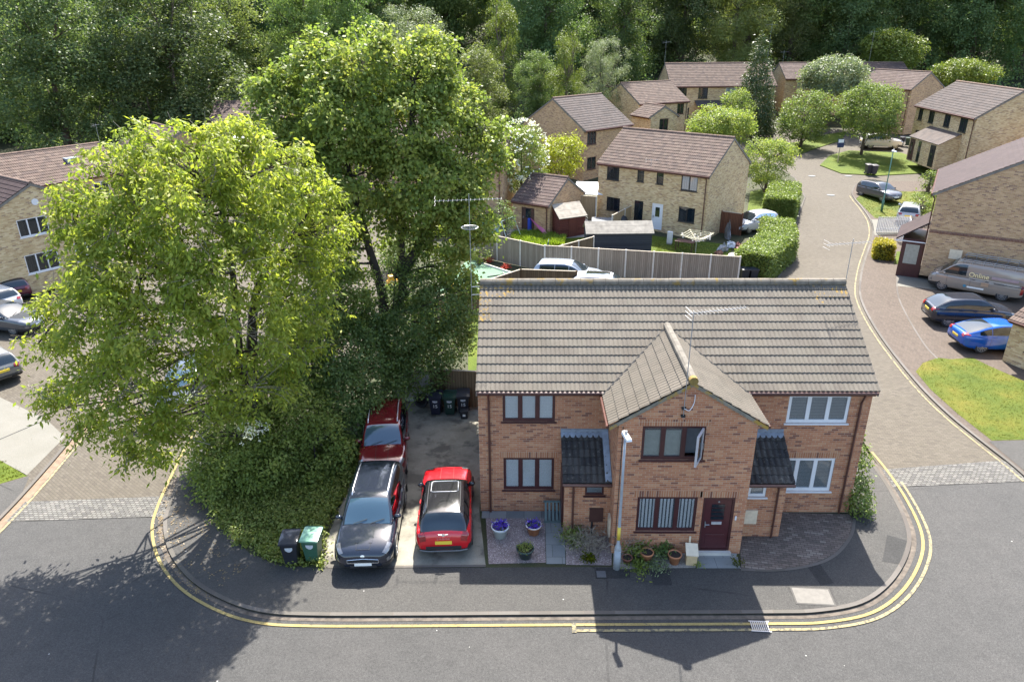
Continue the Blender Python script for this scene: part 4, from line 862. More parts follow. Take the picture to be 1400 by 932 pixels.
    def patch(fn, ulo, uhi, vlo, vhi, off, name, mat, sides=(1,), nu=10, nv=6, par=None, span=False, vfun=None, label=None):
        q = MB()
        for s in sides:
            def g(a, b):
                u = ulo+(uhi-ulo)*a
                if span: k = -1+2*b; sg = 1 if k >= 0 else -1; v = 1-abs(k)*(1-vlo)
                else:
                    lo, hi = vfun(u) if vfun else (vlo, vhi); sg = s; v = lo+(hi-lo)*b
                p = fn(u, v, sg); return p+nrm(fn, u, v, sg)*off
            q.sheet(g, nu, nv)
        return q.build(name, mat, par or t, True, label)
    cabx = {k: x for k, x in enumerate(cx)}
    xt = cx[-2]; lo_r = cx[1]
    patch(cab, xt+.03, x1-.02, .545, 1, .012, 'windscreen', glass, nu=8, nv=14, span=True)
    if kind != 'van': patch(cab, x0+.04*L/4, cx[2]-.01 if kind != 'coupe' else cx[2]+.15, .555, 1, .012, 'rear_window', glass, nu=8, nv=14, span=True)
    def vwin(u):
        zt = float(zc(u)); ze = zt-.045; hh = max(.02, ze-belt+.03); return (.5*min(.95, .075/hh), .5*(1-min(.9, .055/hh)))
    segs = [(.70, .985), (.43, .685), (.13, .415)] if kind in ('suv', 'estate') else [(.66, .97), (.36, .645), (.17, .345)] if kind != 'van' else [(.675, .95)]
    for s, nm in ((1, 'side_window'), (-1, 'side_window')):
        q = MB()
        for a, b in segs:
            ua, ub = x0+(x1-x0)*a, x0+(x1-x0)*b
            def g(i, j):
                u = ua+(ub-ua)*i; lo, hi = vwin(u); v = lo+(hi-lo)*j; p = cab(u, v, s); return p+nrm(cab, u, v, s)*.010
            q.sheet(g, 8, 5)
        q.build(nm, glass, t, True)
    # lamps, grille, bumpers
    fl = .5*L
    for s in (1, -1):
        hl = dict(suv=(.405, .480, .60, .76), mini=(.385, .46, .66, .84), van=(.40, .475, .62, .80)).get(kind, (.385, .475, .62, .80))
        patch(body, hl[0]*L, hl[1]*L, hl[2], hl[3], .012, 'headlight', m_lamp, (s,), 8, 6)
        tl = dict(mini=(-.498, -.47, .60, .80), van=(-.499, -.47, .3, .9), hatch=(-.498, -.45, .62, .82)).get(kind, (-.497, -.43, .64, .82))
        patch(body, tl[0]*L, tl[1]*L, tl[2], tl[3], .012, 'taillight', m_tail, (s,), 8, 6)
        mx = x0+(x1-x0)*(.90 if kind != 'van' else .93); my = s*(edge(mx, belt+.05)+.13)
        mm = MB().lathe([(.0, -.06), (.07, -.055), (.10, .0), (.085, .07), (.0, .09)], 10, (0, 0, 0), 0, Matrix.Translation((mx, my, belt+.06)) @ Matrix.Diagonal((.7, 1.2, .95, 1))).box(mx-.03, mx+.03, min(my, my-s*.12), max(my, my-s*.12), belt-.01, belt+.03)
        mm.build('mirror', roofcol if kind == 'mini' else col, t, True)
        q = MB()
        for a in ((.40, .62) if kind != 'van' else (.42, .58)):
            xx = x0+(x1-x0)*a; pv = body(xx, .60, s); q.box(xx-.10, xx+.10, pv.y-.02 if s > 0 else pv.y-.025, pv.y+.025 if s > 0 else pv.y+.02, pv.z-.015, pv.z+.02)
        q.build('door_handle', m_trim if kind == 'van' else col, t)
        if rails:
            a0, b0 = cx[2]+.1, cx[-2]-.12; pts = [cab(a0+(b0-a0)*k/8, .56, s)+Vector((0, 0, .0 if k in (0, 8) else .045)) for k in range(9)]
            MB().tube(pts, .022, 6).build('roof_rail', rails, t, True)
    zf = float((top(fl)+bot(fl))/2); wy = float(wf(fl))
    if front == 'grille':
        gz_ = dict(suv=.60, van=.66).get(kind, .50); MB().sheet(lambda a, b: (fl+.015-.0*a, (b*2-1)*wy*.82, gz_-.075+.15*a*(1-.25*abs(b*2-1))), 3, 12, 0, True).build('grille', m_black, t)
        mb = MB(); pts = [(fl+.02, (b*2-1)*wy*.82, gz_-.075) for b in np.linspace(0, 1, 9)]+[(fl+.02, (b*2-1)*wy*.82, gz_-.075+.15*(1-.25*abs(b*2-1))) for b in np.linspace(1, 0, 9)]; mb.tube(pts+[pts[0]], .011, 5).build('grille_surround', m_chrome, t)
        MB().lathe([(0, 0), (.06, 0), (.06, .02), (0, .025)], 14, (0, 0, 0), 0, Matrix.Translation((fl-.015, 0, gz_+.15)) @ Matrix.Rotation(PI/2-.35, 4, 'Y') @ Matrix.Diagonal((.6, 1.1, 1, 1))).build('badge', m_chrome, t)
        [patch(body, .36*L, .499*L, .03, .30, .008, 'bumper_trim', m_trim, (s,), 10, 5) for s in (1, -1)]
        for s in (1, -1): patch(body, .455*L, .485*L, .34, .46, .012, 'fog_lamp', m_lamp, (s,), 4, 4)
        MB().box(fl-.01, fl+.012, -.7*wy, .7*wy, .33, .43).build('lower_grille', m_black, t)
    rx = -.5*L
    if plates:
        MB().box(fl-.01, fl+.028, -.26, .26, .42 if kind != 'van' else .46, .53 if kind != 'van' else .57).build('number_plate', m_platew, t)
        zp = .80 if kind in ('suv', 'mini') else .72; MB().box(rx-.022, rx+.03, -.26, .26, zp-.06 if kind != 'mini' else .60, zp+.05 if kind != 'mini' else .71).build('number_plate', m_platey, t)
    [patch(body, -.499*L, -.38*L, .03, .34 if clad else .22, .008, 'bumper_trim', m_trim, (s,), 10, 5) for s in (1, -1)]
    MB().box(rx-.012, rx+.05, -.62*W/2, .62*W/2, .40, .52 if clad else .47).build('rear_valance', m_trim, t)
    if clad:
        for s in (1, -1): patch(body, K['wx'][0]+wr*1.1, K['wx'][1]-wr*1.1, .05, .22, .010, 'sill_trim', m_trim, (s,), 10, 4)
        for s in (1, -1):
            q = MB()
            for wx in K['wx']: q.tube([(wx+wr*1.2*math.cos(a), s*(W/2-.012), wr+.01+wr*1.2*math.sin(a)) for a in np.linspace(-.15, PI+.15, 15)], .035, 6)
            q.build('arch_trim', m_trim, t, True)
    if sun: patch(cab, cx[2]+.55, cx[-2]-.15, .62, 1, .010, 'sunroof', P('sunroof_glass', (.012, .013, .015), .06, coat=1.), nu=8, nv=14, span=True)
    for wx in K['wx']:
        for s in (-1, 1):
            Xw = Matrix.Translation((wx, s*(W/2-.115), wr)) @ Matrix.Rotation(-s*PI/2, 4, 'X')
            wheel = MB().lathe([(wr*.66, -.10), (wr*.93, -.105), (wr, -.06), (wr, .06), (wr*.93, .10), (wr*.66, .095)], 24, (0, 0, 0), 0, Xw).build('wheel', m_tyre, t, True)
            rm = MB().lathe([(wr*.66, .02), (wr*.70, .100), (wr*.64, .100), (wr*.60, .05), (.0, .05)], 20, (0, 0, 0), 0, Xw)
            for k in range(10):
                A = Xw @ Matrix.Rotation(2*PI*k/10, 4, 'Z'); rm.box(.03, wr*.66, -.022, .022, .05, .098, 0, A)
            rm.lathe([(0, .05), (.06, .05), (.055, .105), (0, .105)], 12, (0, 0, 0), 0, Xw); rm.build('rim', m_rim, wheel)
    # shut lines and wipers
    if p[1] < 25 and p[0] > -8:
        for s in (1, -1):
            for xx in [x0+(x1-x0)*f for f in ((.93, .64, .36) if kind != 'van' else (.90, .62))]: MB().tube([body(xx-.10*(1-v), v, s)*1.001 for v in np.linspace(.22, .93, 8)], .007, 4).build('shut_line', m_black, t)
            MB().tube([body(u, .935, s) for u in np.linspace(x1-.02, .465*L, 10)], .008, 4).build('shut_line', m_black, t)
        MB().tube([body(.468*L, 1-abs(b), 1 if b >= 0 else -1)+Vector((.004, 0, .002)) for b in np.linspace(-.07, .07, 5)], .008, 4).build('shut_line', m_black, t)
    for s in (-.42, .12): a = cab(x1-.03, .93-.25*abs(s), 1 if s > 0 else -1); b = cab(x1-.30, .84, 1 if s > 0 else -1); MB().tube([Vector((a.x+.03, s, a.z+.03)), Vector((x1-.12, s+.42, cab(x1-.12, .8).z+.03))], .009, 4).build('wiper', m_black, t)
    return t, body, cab, dict(L=L, W=W, H=Hh, cx=cx, x0=x0, x1=x1, patch=patch, edge=edge)
# ---------------------------------------------------------------- vehicles in place
def atz(x, y, z): d = ray(x, y); P_ = CAM+d*(z-CAM[2])/d[2]; return Vector((float(P_[0]), float(P_[1]), float(T(P_[1]))))
def by_wheels(kind, rear, front, side):         # ground px of the two near wheels; side +1 = they are its left ones
    a, b = at(*rear), at(*front); d = (b-a); d.z = 0; rz = math.atan2(d.y, d.x); d.normalize(); K = KINDS_[kind]; lf = Vector((-d.y, d.x, 0))
    c = (a+b)/2-lf*side*(K['W']/2-.1)-d*(sum(K['wx'])/2); c.z = T(c.y)+.0; return c, rz
def by_end(kind, l, r, tail=True):              # ground px of the two corners of the end that faces us
    a, b = at(*l), at(*r); d = b-a; d.z = 0; d.normalize(); away = Vector((-d.y, d.x, 0)); c = (a+b)/2+away*KINDS_[kind]['L']/2; c.z = T(c.y)+.02
    h = away if tail else -away; return c, math.atan2(h.y, h.x)
m_raild = P('silver_rail', (.62, .62, .63), .35, metal=.7)
k = car('suv', 'dark_suv', 'dark charcoal suv parked nose to the pavement beside the wheelie bins', (-3.50, -1.08, .02), R(-87.5), paint('charcoal', (.014, .018, .028), .1, .12), rails=m_raild, clad=True, glass=m_cglassb, spec=dict(L=4.48, W=1.86))
for s in (1, -1): k[3]['patch'](k[1], .235*k[3]['L'], .42*k[3]['L'], .925, .955, .012, 'bonnet_crease', paint('charcoal', (0, 0, 0)), (s,), 10, 3)
k = car('suv', 'red_suv', 'dark red suv parked deep in the shady drive behind the charcoal one', (-3.92, 3.6, .02), R(-83), paint('dark_red', (.11, .006, .011), .2), rails=m_raild, glass=m_cglassb, front='grille', spec=dict(L=4.4, W=1.8, H=1.66))
k = car('mini', 'red_hatchback', 'bright red small car with black roof, its tail towards the pavement', (-1.13, -.48, .02), R(93), paint('bright_red', (.50, .010, .016), .05, .22), roofcol=paint('gloss_black', (.012, .012, .014)), clad=True, glass=m_cglass, sun=False, front='none', frame=paint('gloss_black', (0, 0, 0)), spec=dict(H=1.52))
L_ = k[3]['L']; kc = k[3]['cx']
pts = [k[2](a, 1-abs(b), 1 if b >= 0 else -1)+Vector((0, 0, .014)) for a, b in ((-.52, -.36), (.02, -.36), (.06, -.30), (.06, .30), (.02, .36), (-.52, .36), (-.56, .3), (-.56, -.3), (-.52, -.36))]
MB().tube(pts, .011, 5).build('sunroof_surround', m_steel, k[0], True)
for s in (1, -1): MB().tube([k[2](a, .575, s)+Vector((0, 0, .03)) for a in np.linspace(kc[2]+.1, kc[-2]-.2, 8)], .014, 6).build('roof_rail', m_trim, k[0], True)
mb = MB().lathe([(0, 0), (.05, 0), (.05, .02), (0, .024)], 14, (0, 0, 0), 0, Matrix.Translation((-L_/2-.0, 0, .94)) @ Matrix.Rotation(-PI/2+.2, 4, 'Y'))
for s in (1, -1): mb.hexa([(-L_/2-.01, s*.05, .915), (-L_/2+.02, s*.05, .915), (-L_/2+.02, s*.15, .945), (-L_/2-.01, s*.15, .945)], [(-L_/2-.01, s*.05, .955), (-L_/2+.02, s*.05, .955), (-L_/2+.02, s*.15, .965), (-L_/2-.01, s*.15, .965)])
mb.build('badge', m_chrome, k[0])
text_on('C O O P E R', .075, m_chrome, k[0], (-L_/2-.012, 0, .80), (0, -1, 0), (.12, 0, 1), 'lettering')
MB().tube([(-L_/2-.02, -.75, .40), (-L_/2-.05, -.5, .37), (-L_/2-.05, .5, .37), (-L_/2-.02, .75, .40)], .022, 6).build('skid_bar', P('skid_grey', (.12, .12, .12), .5), k[0])
c, rz = by_wheels('van', (1368, 411.5), (1285.6, 396.5), 1)
k = car('van', 'tradesman_van', 'taupe grey work van with ladder rack and signwritten side beside the gable', c, rz, paint('taupe', (.27, .222, .18), .15), front='grille', spec=dict())
V = k[0]; K = k[3]; mb = MB()
for s in (-1, 1):
    y = s*K['edge'](0, 1.88)*.96; mb.tube([(-2.5, y, 2.06), (1.0, y, 2.06)], .022, 6)
    mb.tube([(-2.5, y, 2.18), (.9, y, 2.18), (1.05, y, 2.0)], .018, 6)
    for q in range(7): mb.tube([(-2.45+q*.56, y, 1.90), (-2.45+q*.56, y, 2.18)], .016, 5)
for q in range(7): mb.tube([(-2.45+q*.56, -.72, 2.07), (-2.45+q*.56, .72, 2.07)], .02, 6)
mb.build('roof_rack', m_alu, V)
mb = MB()
for s in (.1, .45): mb.tube([(-2.6, s, 2.13), (.95, s, 2.13)], .028, 5)
for q in range(12): mb.tube([(-2.45+q*.29, .1, 2.13), (-2.45+q*.29, .45, 2.13)], .015, 4)
mb.build('ladder', m_trim, V)
yv = K['W']/2*.955; up = (0, -.13, 1); text_on('Online', .40, P('cream_lettering', (.85, .68, .34), .5), V, (-.15, yv+.065, 1.33), (-1, 0, 0), up, 'lettering')
m_lil = P('lilac_lettering', (.34, .25, .26), .5); m_lit = P('pale_lettering', (.55, .50, .44), .5)
MB().box(-2.2, -.82, yv+.05, yv+.058, 1.26, 1.42).build('signwriting', m_lil, V); MB().box(-2.3, .35, yv+.06, yv+.066, 1.10, 1.135).box(-2.25, -1.5, yv+.06, yv+.066, 1.04, 1.07).build('signwriting', m_lit, V)
MB().box(-.75, -.35, yv+.063, yv+.07, .74, .98).build('sticker', P('tan_sticker', (.38, .25, .16)), V); MB().box(-.55, .35, yv+.055, yv+.062, .50, .60).build('signwriting', m_platew, V)
MB().lathe([(0, 0), (.09, 0), (.09, .006), (0, .006)], 14, (0, 0, 0), 0, Matrix.Translation((.48, yv+.055, .58)) @ Matrix.Rotation(-PI/2, 4, 'X')).build('emblem', P('teal_emblem', (.05, .20, .30)), V)
MB().box(-2.55, -1.0, yv+.035, yv+.045, .98, 1.02).build('door_rail', m_black, V)
vr = R(-7); dv = Vector((math.cos(vr), math.sin(vr), 0)); lv = Vector((-dv.y, dv.x, 0))
a = at(1294, 447); c = a+dv*1.33+lv*.82; c.z = .02
car('suv', 'black_crossover', 'blue-black crossover parked between the work van and the blue car', c, vr, paint('blue_black', (.012, .016, .026), .3), glass=m_cglass, clad=False, spec=dict(L=4.45, H=1.6, cab=[(-.47, 1.04), (-.33, 1.46), (-.28, 1.53), (-.12, 1.59), (.02, 1.6), (.09, 1.55), (.255, 1.06)]))
vr = R(-2); dv = Vector((math.cos(vr), math.sin(vr), 0)); lv = Vector((-dv.y, dv.x, 0)); a = at(1339, 483); c = a+dv*1.36+lv*.81; c.z = .02
car('coupe', 'blue_saloon', 'vivid blue sloping-back car beside the lawn on the pink paving', c, vr, paint('vivid_blue', (.006, .075, .34), .25), glass=m_cglass)
c, rz = by_wheels('hatch', (1180, 268), (1202, 276), -1)
car('hatch', 'grey_hatchback', 'mid grey hatchback parked on the verge by the green lamp column', c, rz, paint('mid_grey', (.075, .072, .075), .4), front='grille')
c, rz = by_wheels('suv', (1190, 204), (1222, 205), -1)
car('suv', 'white_suv', 'white suv parked behind the round street tree', c, rz, paint('white', (.46, .46, .46), 0), front='grille')
c = at(1242, 300); car('hatch', 'pale_hatchback', 'pale silver hatchback tucked behind the white picket fence', c, R(60), paint('silver', (.33, .345, .36), .5))
c = atz(779, 358, 1.45); c.z = .03; car('estate', 'silver_estate', 'silver estate car parked along the garden fence in the rear court', c, R(-14), paint('silver_blue', (.30, .335, .38), .5), glass=m_cglass)
c = atz(829, 378, 1.5); c.z = .03; car('suv', 'white_crossover', 'white car with dark glass roof behind the grey tiled ridge', c, R(-12), paint('white', (0, 0, 0)), sun=True)
c = atz(1031, 297, 1.4); car('hatch', 'white_hatchback', 'white car hidden behind the bright clipped hedge', c, R(-150), paint('white', (0, 0, 0)))
c, rz = by_end('estate', (-2, 436), (36, 424)); car('estate', 'white_estate', 'white estate car with red tail lamps before the left house', c, rz, paint('white', (0, 0, 0)))
c, rz = by_end('estate', (38, 462), (76, 444), False); car('estate', 'slate_estate', 'slate grey estate car beside the white one, under the tree fringe', c, rz, paint('slate', (.055, .06, .068), .4))
c, rz = by_end('hatch', (-12, 534), (33, 519)); car('hatch', 'bronze_hatchback', 'grey-bronze hatchback cut by the left edge above the concrete drive', c, rz, paint('bronze_grey', (.15, .145, .135), .4))
c, rz = by_end('estate', (211, 577), (264, 574), False); car('estate', 'navy_car', 'dark navy car with pale number plate half hidden under the cherry tree', c, rz, paint('navy', (.02, .024, .035), .3), glass=m_cglassb)
c = atz(4, 377, 1.3); car('hatch', 'maroon_hatchback', 'small dark maroon car beyond the white estate', c, R(140), paint('maroon', (.08, .01, .025), .3))
c = at(941, 183); car('hatch', 'black_hatchback', 'black car by the far terrace wall', c, R(60), paint('gloss_black', (0, 0, 0)))
# ---------------------------------------------------------------- bins
def bin_(label, p, rz, col, lid, num=None, group=None, sticker=True, numc=(.75, .75, .72)):
    t = thing('wheelie_bin', label, 'wheelie bin', p, rz, group); b = P('bin_'+col[0], col[1], .45, var=.15); l = P('bin_lid_'+lid[0], lid[1], .3, var=.12, coat=.3)
    mb = MB(); w0, w1, d0, d1 = .19, .26, .22, .30
    mb.hexa([(-w0, -d0, .10), (w0, -d0, .10), (w0, d0, .08), (-w0, d0, .08)], [(-w1, -d1, .93), (w1, -d1, .93), (w1, d1, .98), (-w1, d1, .98)]).box(-w1-.02, w1+.02, -d1-.02, d1+.01, .90, .95)
    mb.build('bin_body', b, t, bevel=.015)
    lm = MB().sheet(lambda a, c: ((a-.5)*2*(w1+.03), (c-.5)*2*(d1+.03), .955+.05*c+.045*math.sin(PI*a)**.5*math.sin(PI*min(1, c*1.1+.05))), 8, 8).sheet(lambda a, c: ((a-.5)*2*(w1+.03), -d1-.03, .955-.05*c), 8, 1)
    for s in (-1, 1): lm.sheet(lambda a, c: (s*(w1+.03), (a-.5)*2*(d1+.03), .955+.05*a-.05*c), 8, 1)
    lm.build('lid', l, t, True); MB().tube([(-w1, d1+.05, 1.0), (w1, d1+.05, 1.0)], .017, 6).build('handle', b, t)
    wm = MB()
    for s in (-1, 1): wm.lathe([(.0, -.025), (.1, -.025), (.1, .025), (0, .025)], 16, (0, 0, 0), 0, Matrix.Translation((s*(w0+.03), d0, .10)) @ Matrix.Rotation(PI/2, 4, 'Y'))
    wm.build('wheel', m_black, t, True)
    yf = lambda z: -d0-(d1-d0)*(z-.10)/.83-.004
    if sticker:
        q = MB(); pts = [(-.12, .78), (.12, .78), (.11, .68), (.03, .61), (-.03, .61), (-.11, .68)] if not num else [(-.11, .80), (.11, .80), (.10, .72), (0, .69), (-.10, .72)]
        q.face([(x, yf(z)-.002, z) for x, z in pts]); q.build('sticker', P('bin_sticker', (.46, .48, .50), .5, var=.3, scale=30), t)
    if num: text_on(num, .22, P('bin_number', numc, .5), t, (0, yf(.52)-.004, .52), (1, 0, 0), (0, -.08, 1))
    return t
BLK = ('black', (.018, .019, .024)); GRN = ('green', (.035, .095, .06)); DGR = ('dark_green', (.012, .035, .026)); LG = ('pale_green', (.16, .30, .21))
bin_('black wheelie bin against the weedy bank, left of the green one', at(401, 768), R(4), BLK, ('black', (.03, .032, .04)), group='wheelie bins by the bank')
bin_('green wheelie bin with pale lid beside the charcoal suv', at(430, 764), R(-2), GRN, LG, group='wheelie bins by the bank')
bin_('navy-black wheelie bin number 15, first of three by the gate', at(597, 566), R(-3), ('navy', (.012, .015, .03)), ('navy', (.016, .018, .03)), '15', 'numbered bins in the drive')
bin_('dark green wheelie bin number 15 in the middle of three', at(616, 566), R(-1), DGR, DGR, '15', 'numbered bins in the drive')
bin_('black wheelie bin number 15 nearest the house corner', at(634, 564), R(2), BLK, BLK, '15', 'numbered bins in the drive')
t = thing('recycling_caddy', 'small black lidded food caddy standing before the numbered bins', 'caddy', at(635, 571)); MB().hexa([(-.14, -.12, 0), (.14, -.12, 0), (.14, .12, 0), (-.14, .12, 0)], [(-.17, -.15, .36), (.17, -.15, .36), (.17, .15, .36), (-.17, .15, .36)]).build('caddy_body', m_trim, t, bevel=.02); MB().box(-.18, .18, -.16, .16, .36, .40).build('lid', m_trim, t, bevel=.015); MB().box(-.06, .06, -.155, -.145, .15, .25).build('sticker', m_platew, t)
for p, lb, rz in ((at(1186, 238), 'tall grey-black wheelie bin on the island lawn, left of the pair', .1), (at(1194, 239), 'tall grey-black wheelie bin on the island lawn, right of the pair', .05)): bin_(lb, p, rz, ('grey', (.05, .045, .048)), ('grey', (.13, .12, .12)), group='bins on the island lawn', sticker=False)
for p, lb, cl in ((at(1232, 199), 'navy wheelie bin behind the white suv', ('navy', (0, 0, 0))), (at(1240, 200), 'dark green wheelie bin by the far house corner', DGR)): bin_(lb, p, -.4, cl, cl, sticker=False, group='bins by the far house')
for q, (p, lb) in enumerate(((at(1016, 386), 'black wheelie bin beyond the roof ridge, at the hedge foot'), (at(1028, 386), 'black wheelie bin closer to the road at the hedge foot'))): bin_(lb, p, .1, BLK, ('black', (0, 0, 0)), sticker=False, group='bins at the hedge foot')
# ---------------------------------------------------------------- pots and small things in the front garden
def pot(label, p, r, h, mat, plant=None, n=90, rim=None, tilt=0, leaf=.05, group='plant pots in the front garden'):
    t = thing('plant_pot', label, 'plant pot', p, 0, group)
    MB().lathe([(r*.68, 0), (r*.98, h*.85), (r*1.08, h*.86), (r*1.10, h), (r*.96, h), (r*.93, h*.88), (.0, h*.86)], 22).build('pot', mat, t, True)
    if rim: MB().lathe([(r*1.10, h-.02), (r*1.12, h+.012), (r*.96, h+.012), (r*.95, h-.02)], 22).build('rim', rim, t, True)
    MB().lathe([(0, h*.88), (r*.93, h*.90), (0, h*.91)], 16).build('compost', P('compost', (.03, .022, .016), 1.), t)
    if plant:
        g = rs(int(p.x*100) % 999); a = g.rand(n)*2*PI; q = np.sqrt(g.rand(n))*r*.95; C = np.stack([q*np.cos(a), q*np.sin(a), h+.02+g.rand(n)*.09], 1); D_ = np.tile([0, 0, 1.], (n, 1))
        for nm, mt, sl in plant:
            V_, Q_, rn = leaves(C[sl], D_[sl], 5, leaf, .7, .03, .1, 7, .6); gridmesh(nm, V_, Q_, None, mt, t, rn)
    return t
m_cer = P('pale_ceramic', (.52, .58, .57), .35, coat=.3); m_greenpot = P('dark_green_pot', (.015, .04, .035), .3, coat=.4)
pf = [('flowers', lf_purple, slice(0, 70)), ('foliage', lf_bush, slice(70, 90))]
pot('pale ceramic pot brimming with purple flowers on the pink gravel', at(684, 733), .27, .42, m_cer, pf, rim=m_white)
pot('terracotta pot with white rim and purple flowers by the path', at(729.5, 729), .24, .36, m_terra, pf, rim=P('pale_rim', (.62, .55, .5), .6))
pot('dark green glazed pot with a low plant at the gravel front', at(718, 761), .26, .36, m_greenpot, [('foliage', lf_weed, slice(0, 50))])
pot('empty terracotta pot in the planted strip, middle of three', at(883.5, 766), .20, .36, m_terra)
pot('terracotta pot with bare compost nearest the front door', at(921.5, 769), .20, .36, m_terra)
pot('small low terracotta pot beside the lamp post', at(857, 768), .155, .20, P('dark_terracotta', (.22, .085, .055), .8), None)
t = thing('post_box', 'cream slant-topped box standing by the front door', 'box', at(944, 768), R(-6)); MB().hexa([(-.16, -.17, 0), (.16, -.17, 0), (.16, .17, 0), (-.16, .17, 0)], [(-.17, -.19, .40), (.17, -.19, .40), (.17, .17, .56), (-.17, .17, .56)]).build('box_body', P('tan_panel', (.50, .36, .20), .6), t, bevel=.012)
MB().hexa([(-.19, -.22, .405), (.19, -.22, .405), (.19, .18, .575), (-.19, .18, .575)], [(-.19, -.22, .43), (.19, -.22, .43), (.19, .18, .60), (-.19, .18, .60)]).build('lid', m_cream, t); MB().tube([(-.05, .26, .0), (-.05, .26, .78)], .03, 6).build('vent_pipe', m_cream, t)
# lamp post
def lamp(label, p, h, mat, base, headcol, band=None, head=1.):
    t = thing('street_lamp', label, 'street lamp', p); MB().lathe([(.10, 0), (.10, .17*h), (.085, .185*h), (.05, .20*h), (.042, h*.6), (.038, h)], 14).build('post', mat, t, True)
    if base: MB().lathe([(.104, .0), (.104, .155*h)], 14).build('base_sleeve', base, t, True)
    if band: MB().lathe([(.052, .235*h), (.050, .335*h)], 14).build('reflective_band', band, t, True)
    hd = MB().hexa([(-.09, -.35*head, 0), (.09, -.35*head, 0), (.08, .15, 0), (-.08, .15, 0)], [(-.07, -.33*head, .09), (.07, -.33*head, .09), (.06, .13, .12), (-.06, .13, .12)]); o = hd.build('lamp_head', headcol, t, bevel=.02); o.location = (0, 0, h); o.rotation_euler = (0, 0, R(12))
    MB().lathe([(0, .1), (.04, .1), (.04, .2), (0, .22)], 10, (0, -.05, 0)).build('photocell', m_steel, o); MB().box(-.06, .06, -.30, -.02, -.012, .0).build('lamp_glass', m_white, o)
    return t
lamp('slim pale grey street lamp with yellow band before the gable', at(843, 777), 4.75, P('lamp_grey', (.30, .315, .33), .5, metal=.2), P('lamp_base', (.27, .29, .31), .5), P('lamp_white', (.66, .66, .66), .4), P('yellow_band', (.62, .45, .06), .5))
lamp('green lamp column standing on the verge by the grey hatchback', at(1205, 289), 5.0, P('lamp_green', (.07, .17, .13), .5), None, P('lamp_white', (0, 0, 0)))
# ironwork in the ground
def cover(name, label, p, w, d, mat, rz=0., frame=None, bars=False):
    t = thing(name, label, 'drain cover' if bars else 'manhole cover', p, rz)
    if bars:
        mb = MB()
        for k in range(9): mb.box(-w/2+k*w/9+.01, -w/2+k*w/9+.035, -d/2, d/2, .001, .016)
        mb.box(-w/2-.03, w/2+.03, -d/2-.03, -d/2, 0, .016).box(-w/2-.03, w/2+.03, d/2, d/2+.03, 0, .016).build('grate', m_steel, t); MB().box(-w/2-.03, w/2+.03, -d/2-.03, d/2+.03, -.03, .0005).build('gully', m_dark, t)
    else: MB().box(-w/2, w/2, -d/2, d/2, 0, .007).build('cover', mat, t); MB().box(-w/2-.05, w/2+.05, -d/2-.05, d/2+.05, -.02, .0035).build('surround', frame or m_patch, t)
    return t
g = at(1040, 856); cover('drain_grate', 'slotted iron drain grate in the gutter by the yellow lines', (g.x, g.y+.05, -.047), .50, .34, None, R(-3), bars=True)
g = at(1111, 815); cover('manhole_cover', 'pale rectangular concrete chamber cover near the pavement corner', (g.x, g.y, .014), 1.05, .62, P('pale_cover', (.13, .12, .105), .9, bump=.4), R(-4), P('cover_mortar', (.06, .056, .05), .9))
g = at(822, 785); cover('water_cover', 'small square iron cover left of the lamp post', (g.x, g.y, .014), .28, .28, P('iron_cover', (.07, .075, .08), .6))
for k, (q, lb) in enumerate((((1136, 266), 'round iron cover in the paved road near the far hedge'), ((1110, 240), 'round iron cover in the road by the island lawn'), ((1160, 240), 'round iron cover near the branch of the paved road'))):
    p = at(*q); t = thing('manhole_cover', lb, 'manhole cover', (p.x, p.y, p.z-.05), 0, 'covers in the paved road'); MB().lathe([(.36, 0), (.36, .012), (0, .014)], 24).build('cover', P('iron_cover', (0, 0, 0)), t)
# gate, screen, planting by the house
t = thing('slatted_crate', 'dark grey-green slatted panel leaning by the left porch', 'panel', (2.46, -.30, .02), 0); mb = MB()
for k in range(5): mb.hexa([(-.25+k*.125, -.34, .0), (-.18+k*.125, -.34, 0), (-.18+k*.125, -.30, 0), (-.25+k*.125, -.30, 0)], [(-.25+k*.125, .10, .52), (-.18+k*.125, .10, .52), (-.18+k*.125, .14, .52), (-.25+k*.125, .14, .52)])
mb.build('slat', P('grey_green_wood', (.10, .135, .13), .7), t); MB().box(-.29, .35, -.37, -.29, 0, .05).box(-.29, .35, .08, .15, .50, .55).build('rail', P('grey_green_wood', (0, 0, 0)), t)
tuft('green_shrub', 'bushy green shrub by the left porch wall', at(783, 740), .42, .55, lf_bush, 170, .10, .4, 3)
tuft('dry_shrub', 'straggly bare grey shrub on the gravel by the porch', at(796, 748), .5, .5, lf_dry, 160, .22, .06, 4, droop=-.3); tuft('dry_shrub', 'second straggly dry plant nearer the lamp post', at(812, 750), .45, .38, lf_dry, 130, .20, .06, 5, droop=-.3)
tuft('leafy_plant', 'small bright green plant at the gravel edge', at(805, 766), .2, .2, lf_grass, 50, .09, .5, 6)
tuft('grassy_plant', 'tall thin-leaved plant behind the small pot', at(860, 755), .32, .65, lf_dry, 90, .25, .05, 7, droop=-.4); tuft('leafy_plant', 'yellow-green leafy plant under the gable window', at(870, 758), .34, .6, lf_birch, 110, .13, .4, 8)
tuft('leafy_plant', 'dark green plant between the two terracotta pots', at(905, 756), .36, .5, lf_ivy, 120, .12, .45, 9); tuft('leafy_plant', 'low green plants spilling over the pavement edge', at(873, 775), .45, .16, lf_birch, 110, .10, .4, 10); tuft('leafy_plant', 'low grey-green plant below the middle terracotta pot', at(898, 775), .4, .15, lf_willow, 90, .09, .4, 11)
tuft('weed_tuft', 'thin weeds at the corner of the door slab', at(1006, 771), .12, .22, lf_grass, 25, .09, .3, 12); tuft('weed_tuft', 'low weeds beside the cream box', at(951, 772), .14, .16, lf_bush, 25, .08, .4, 13)
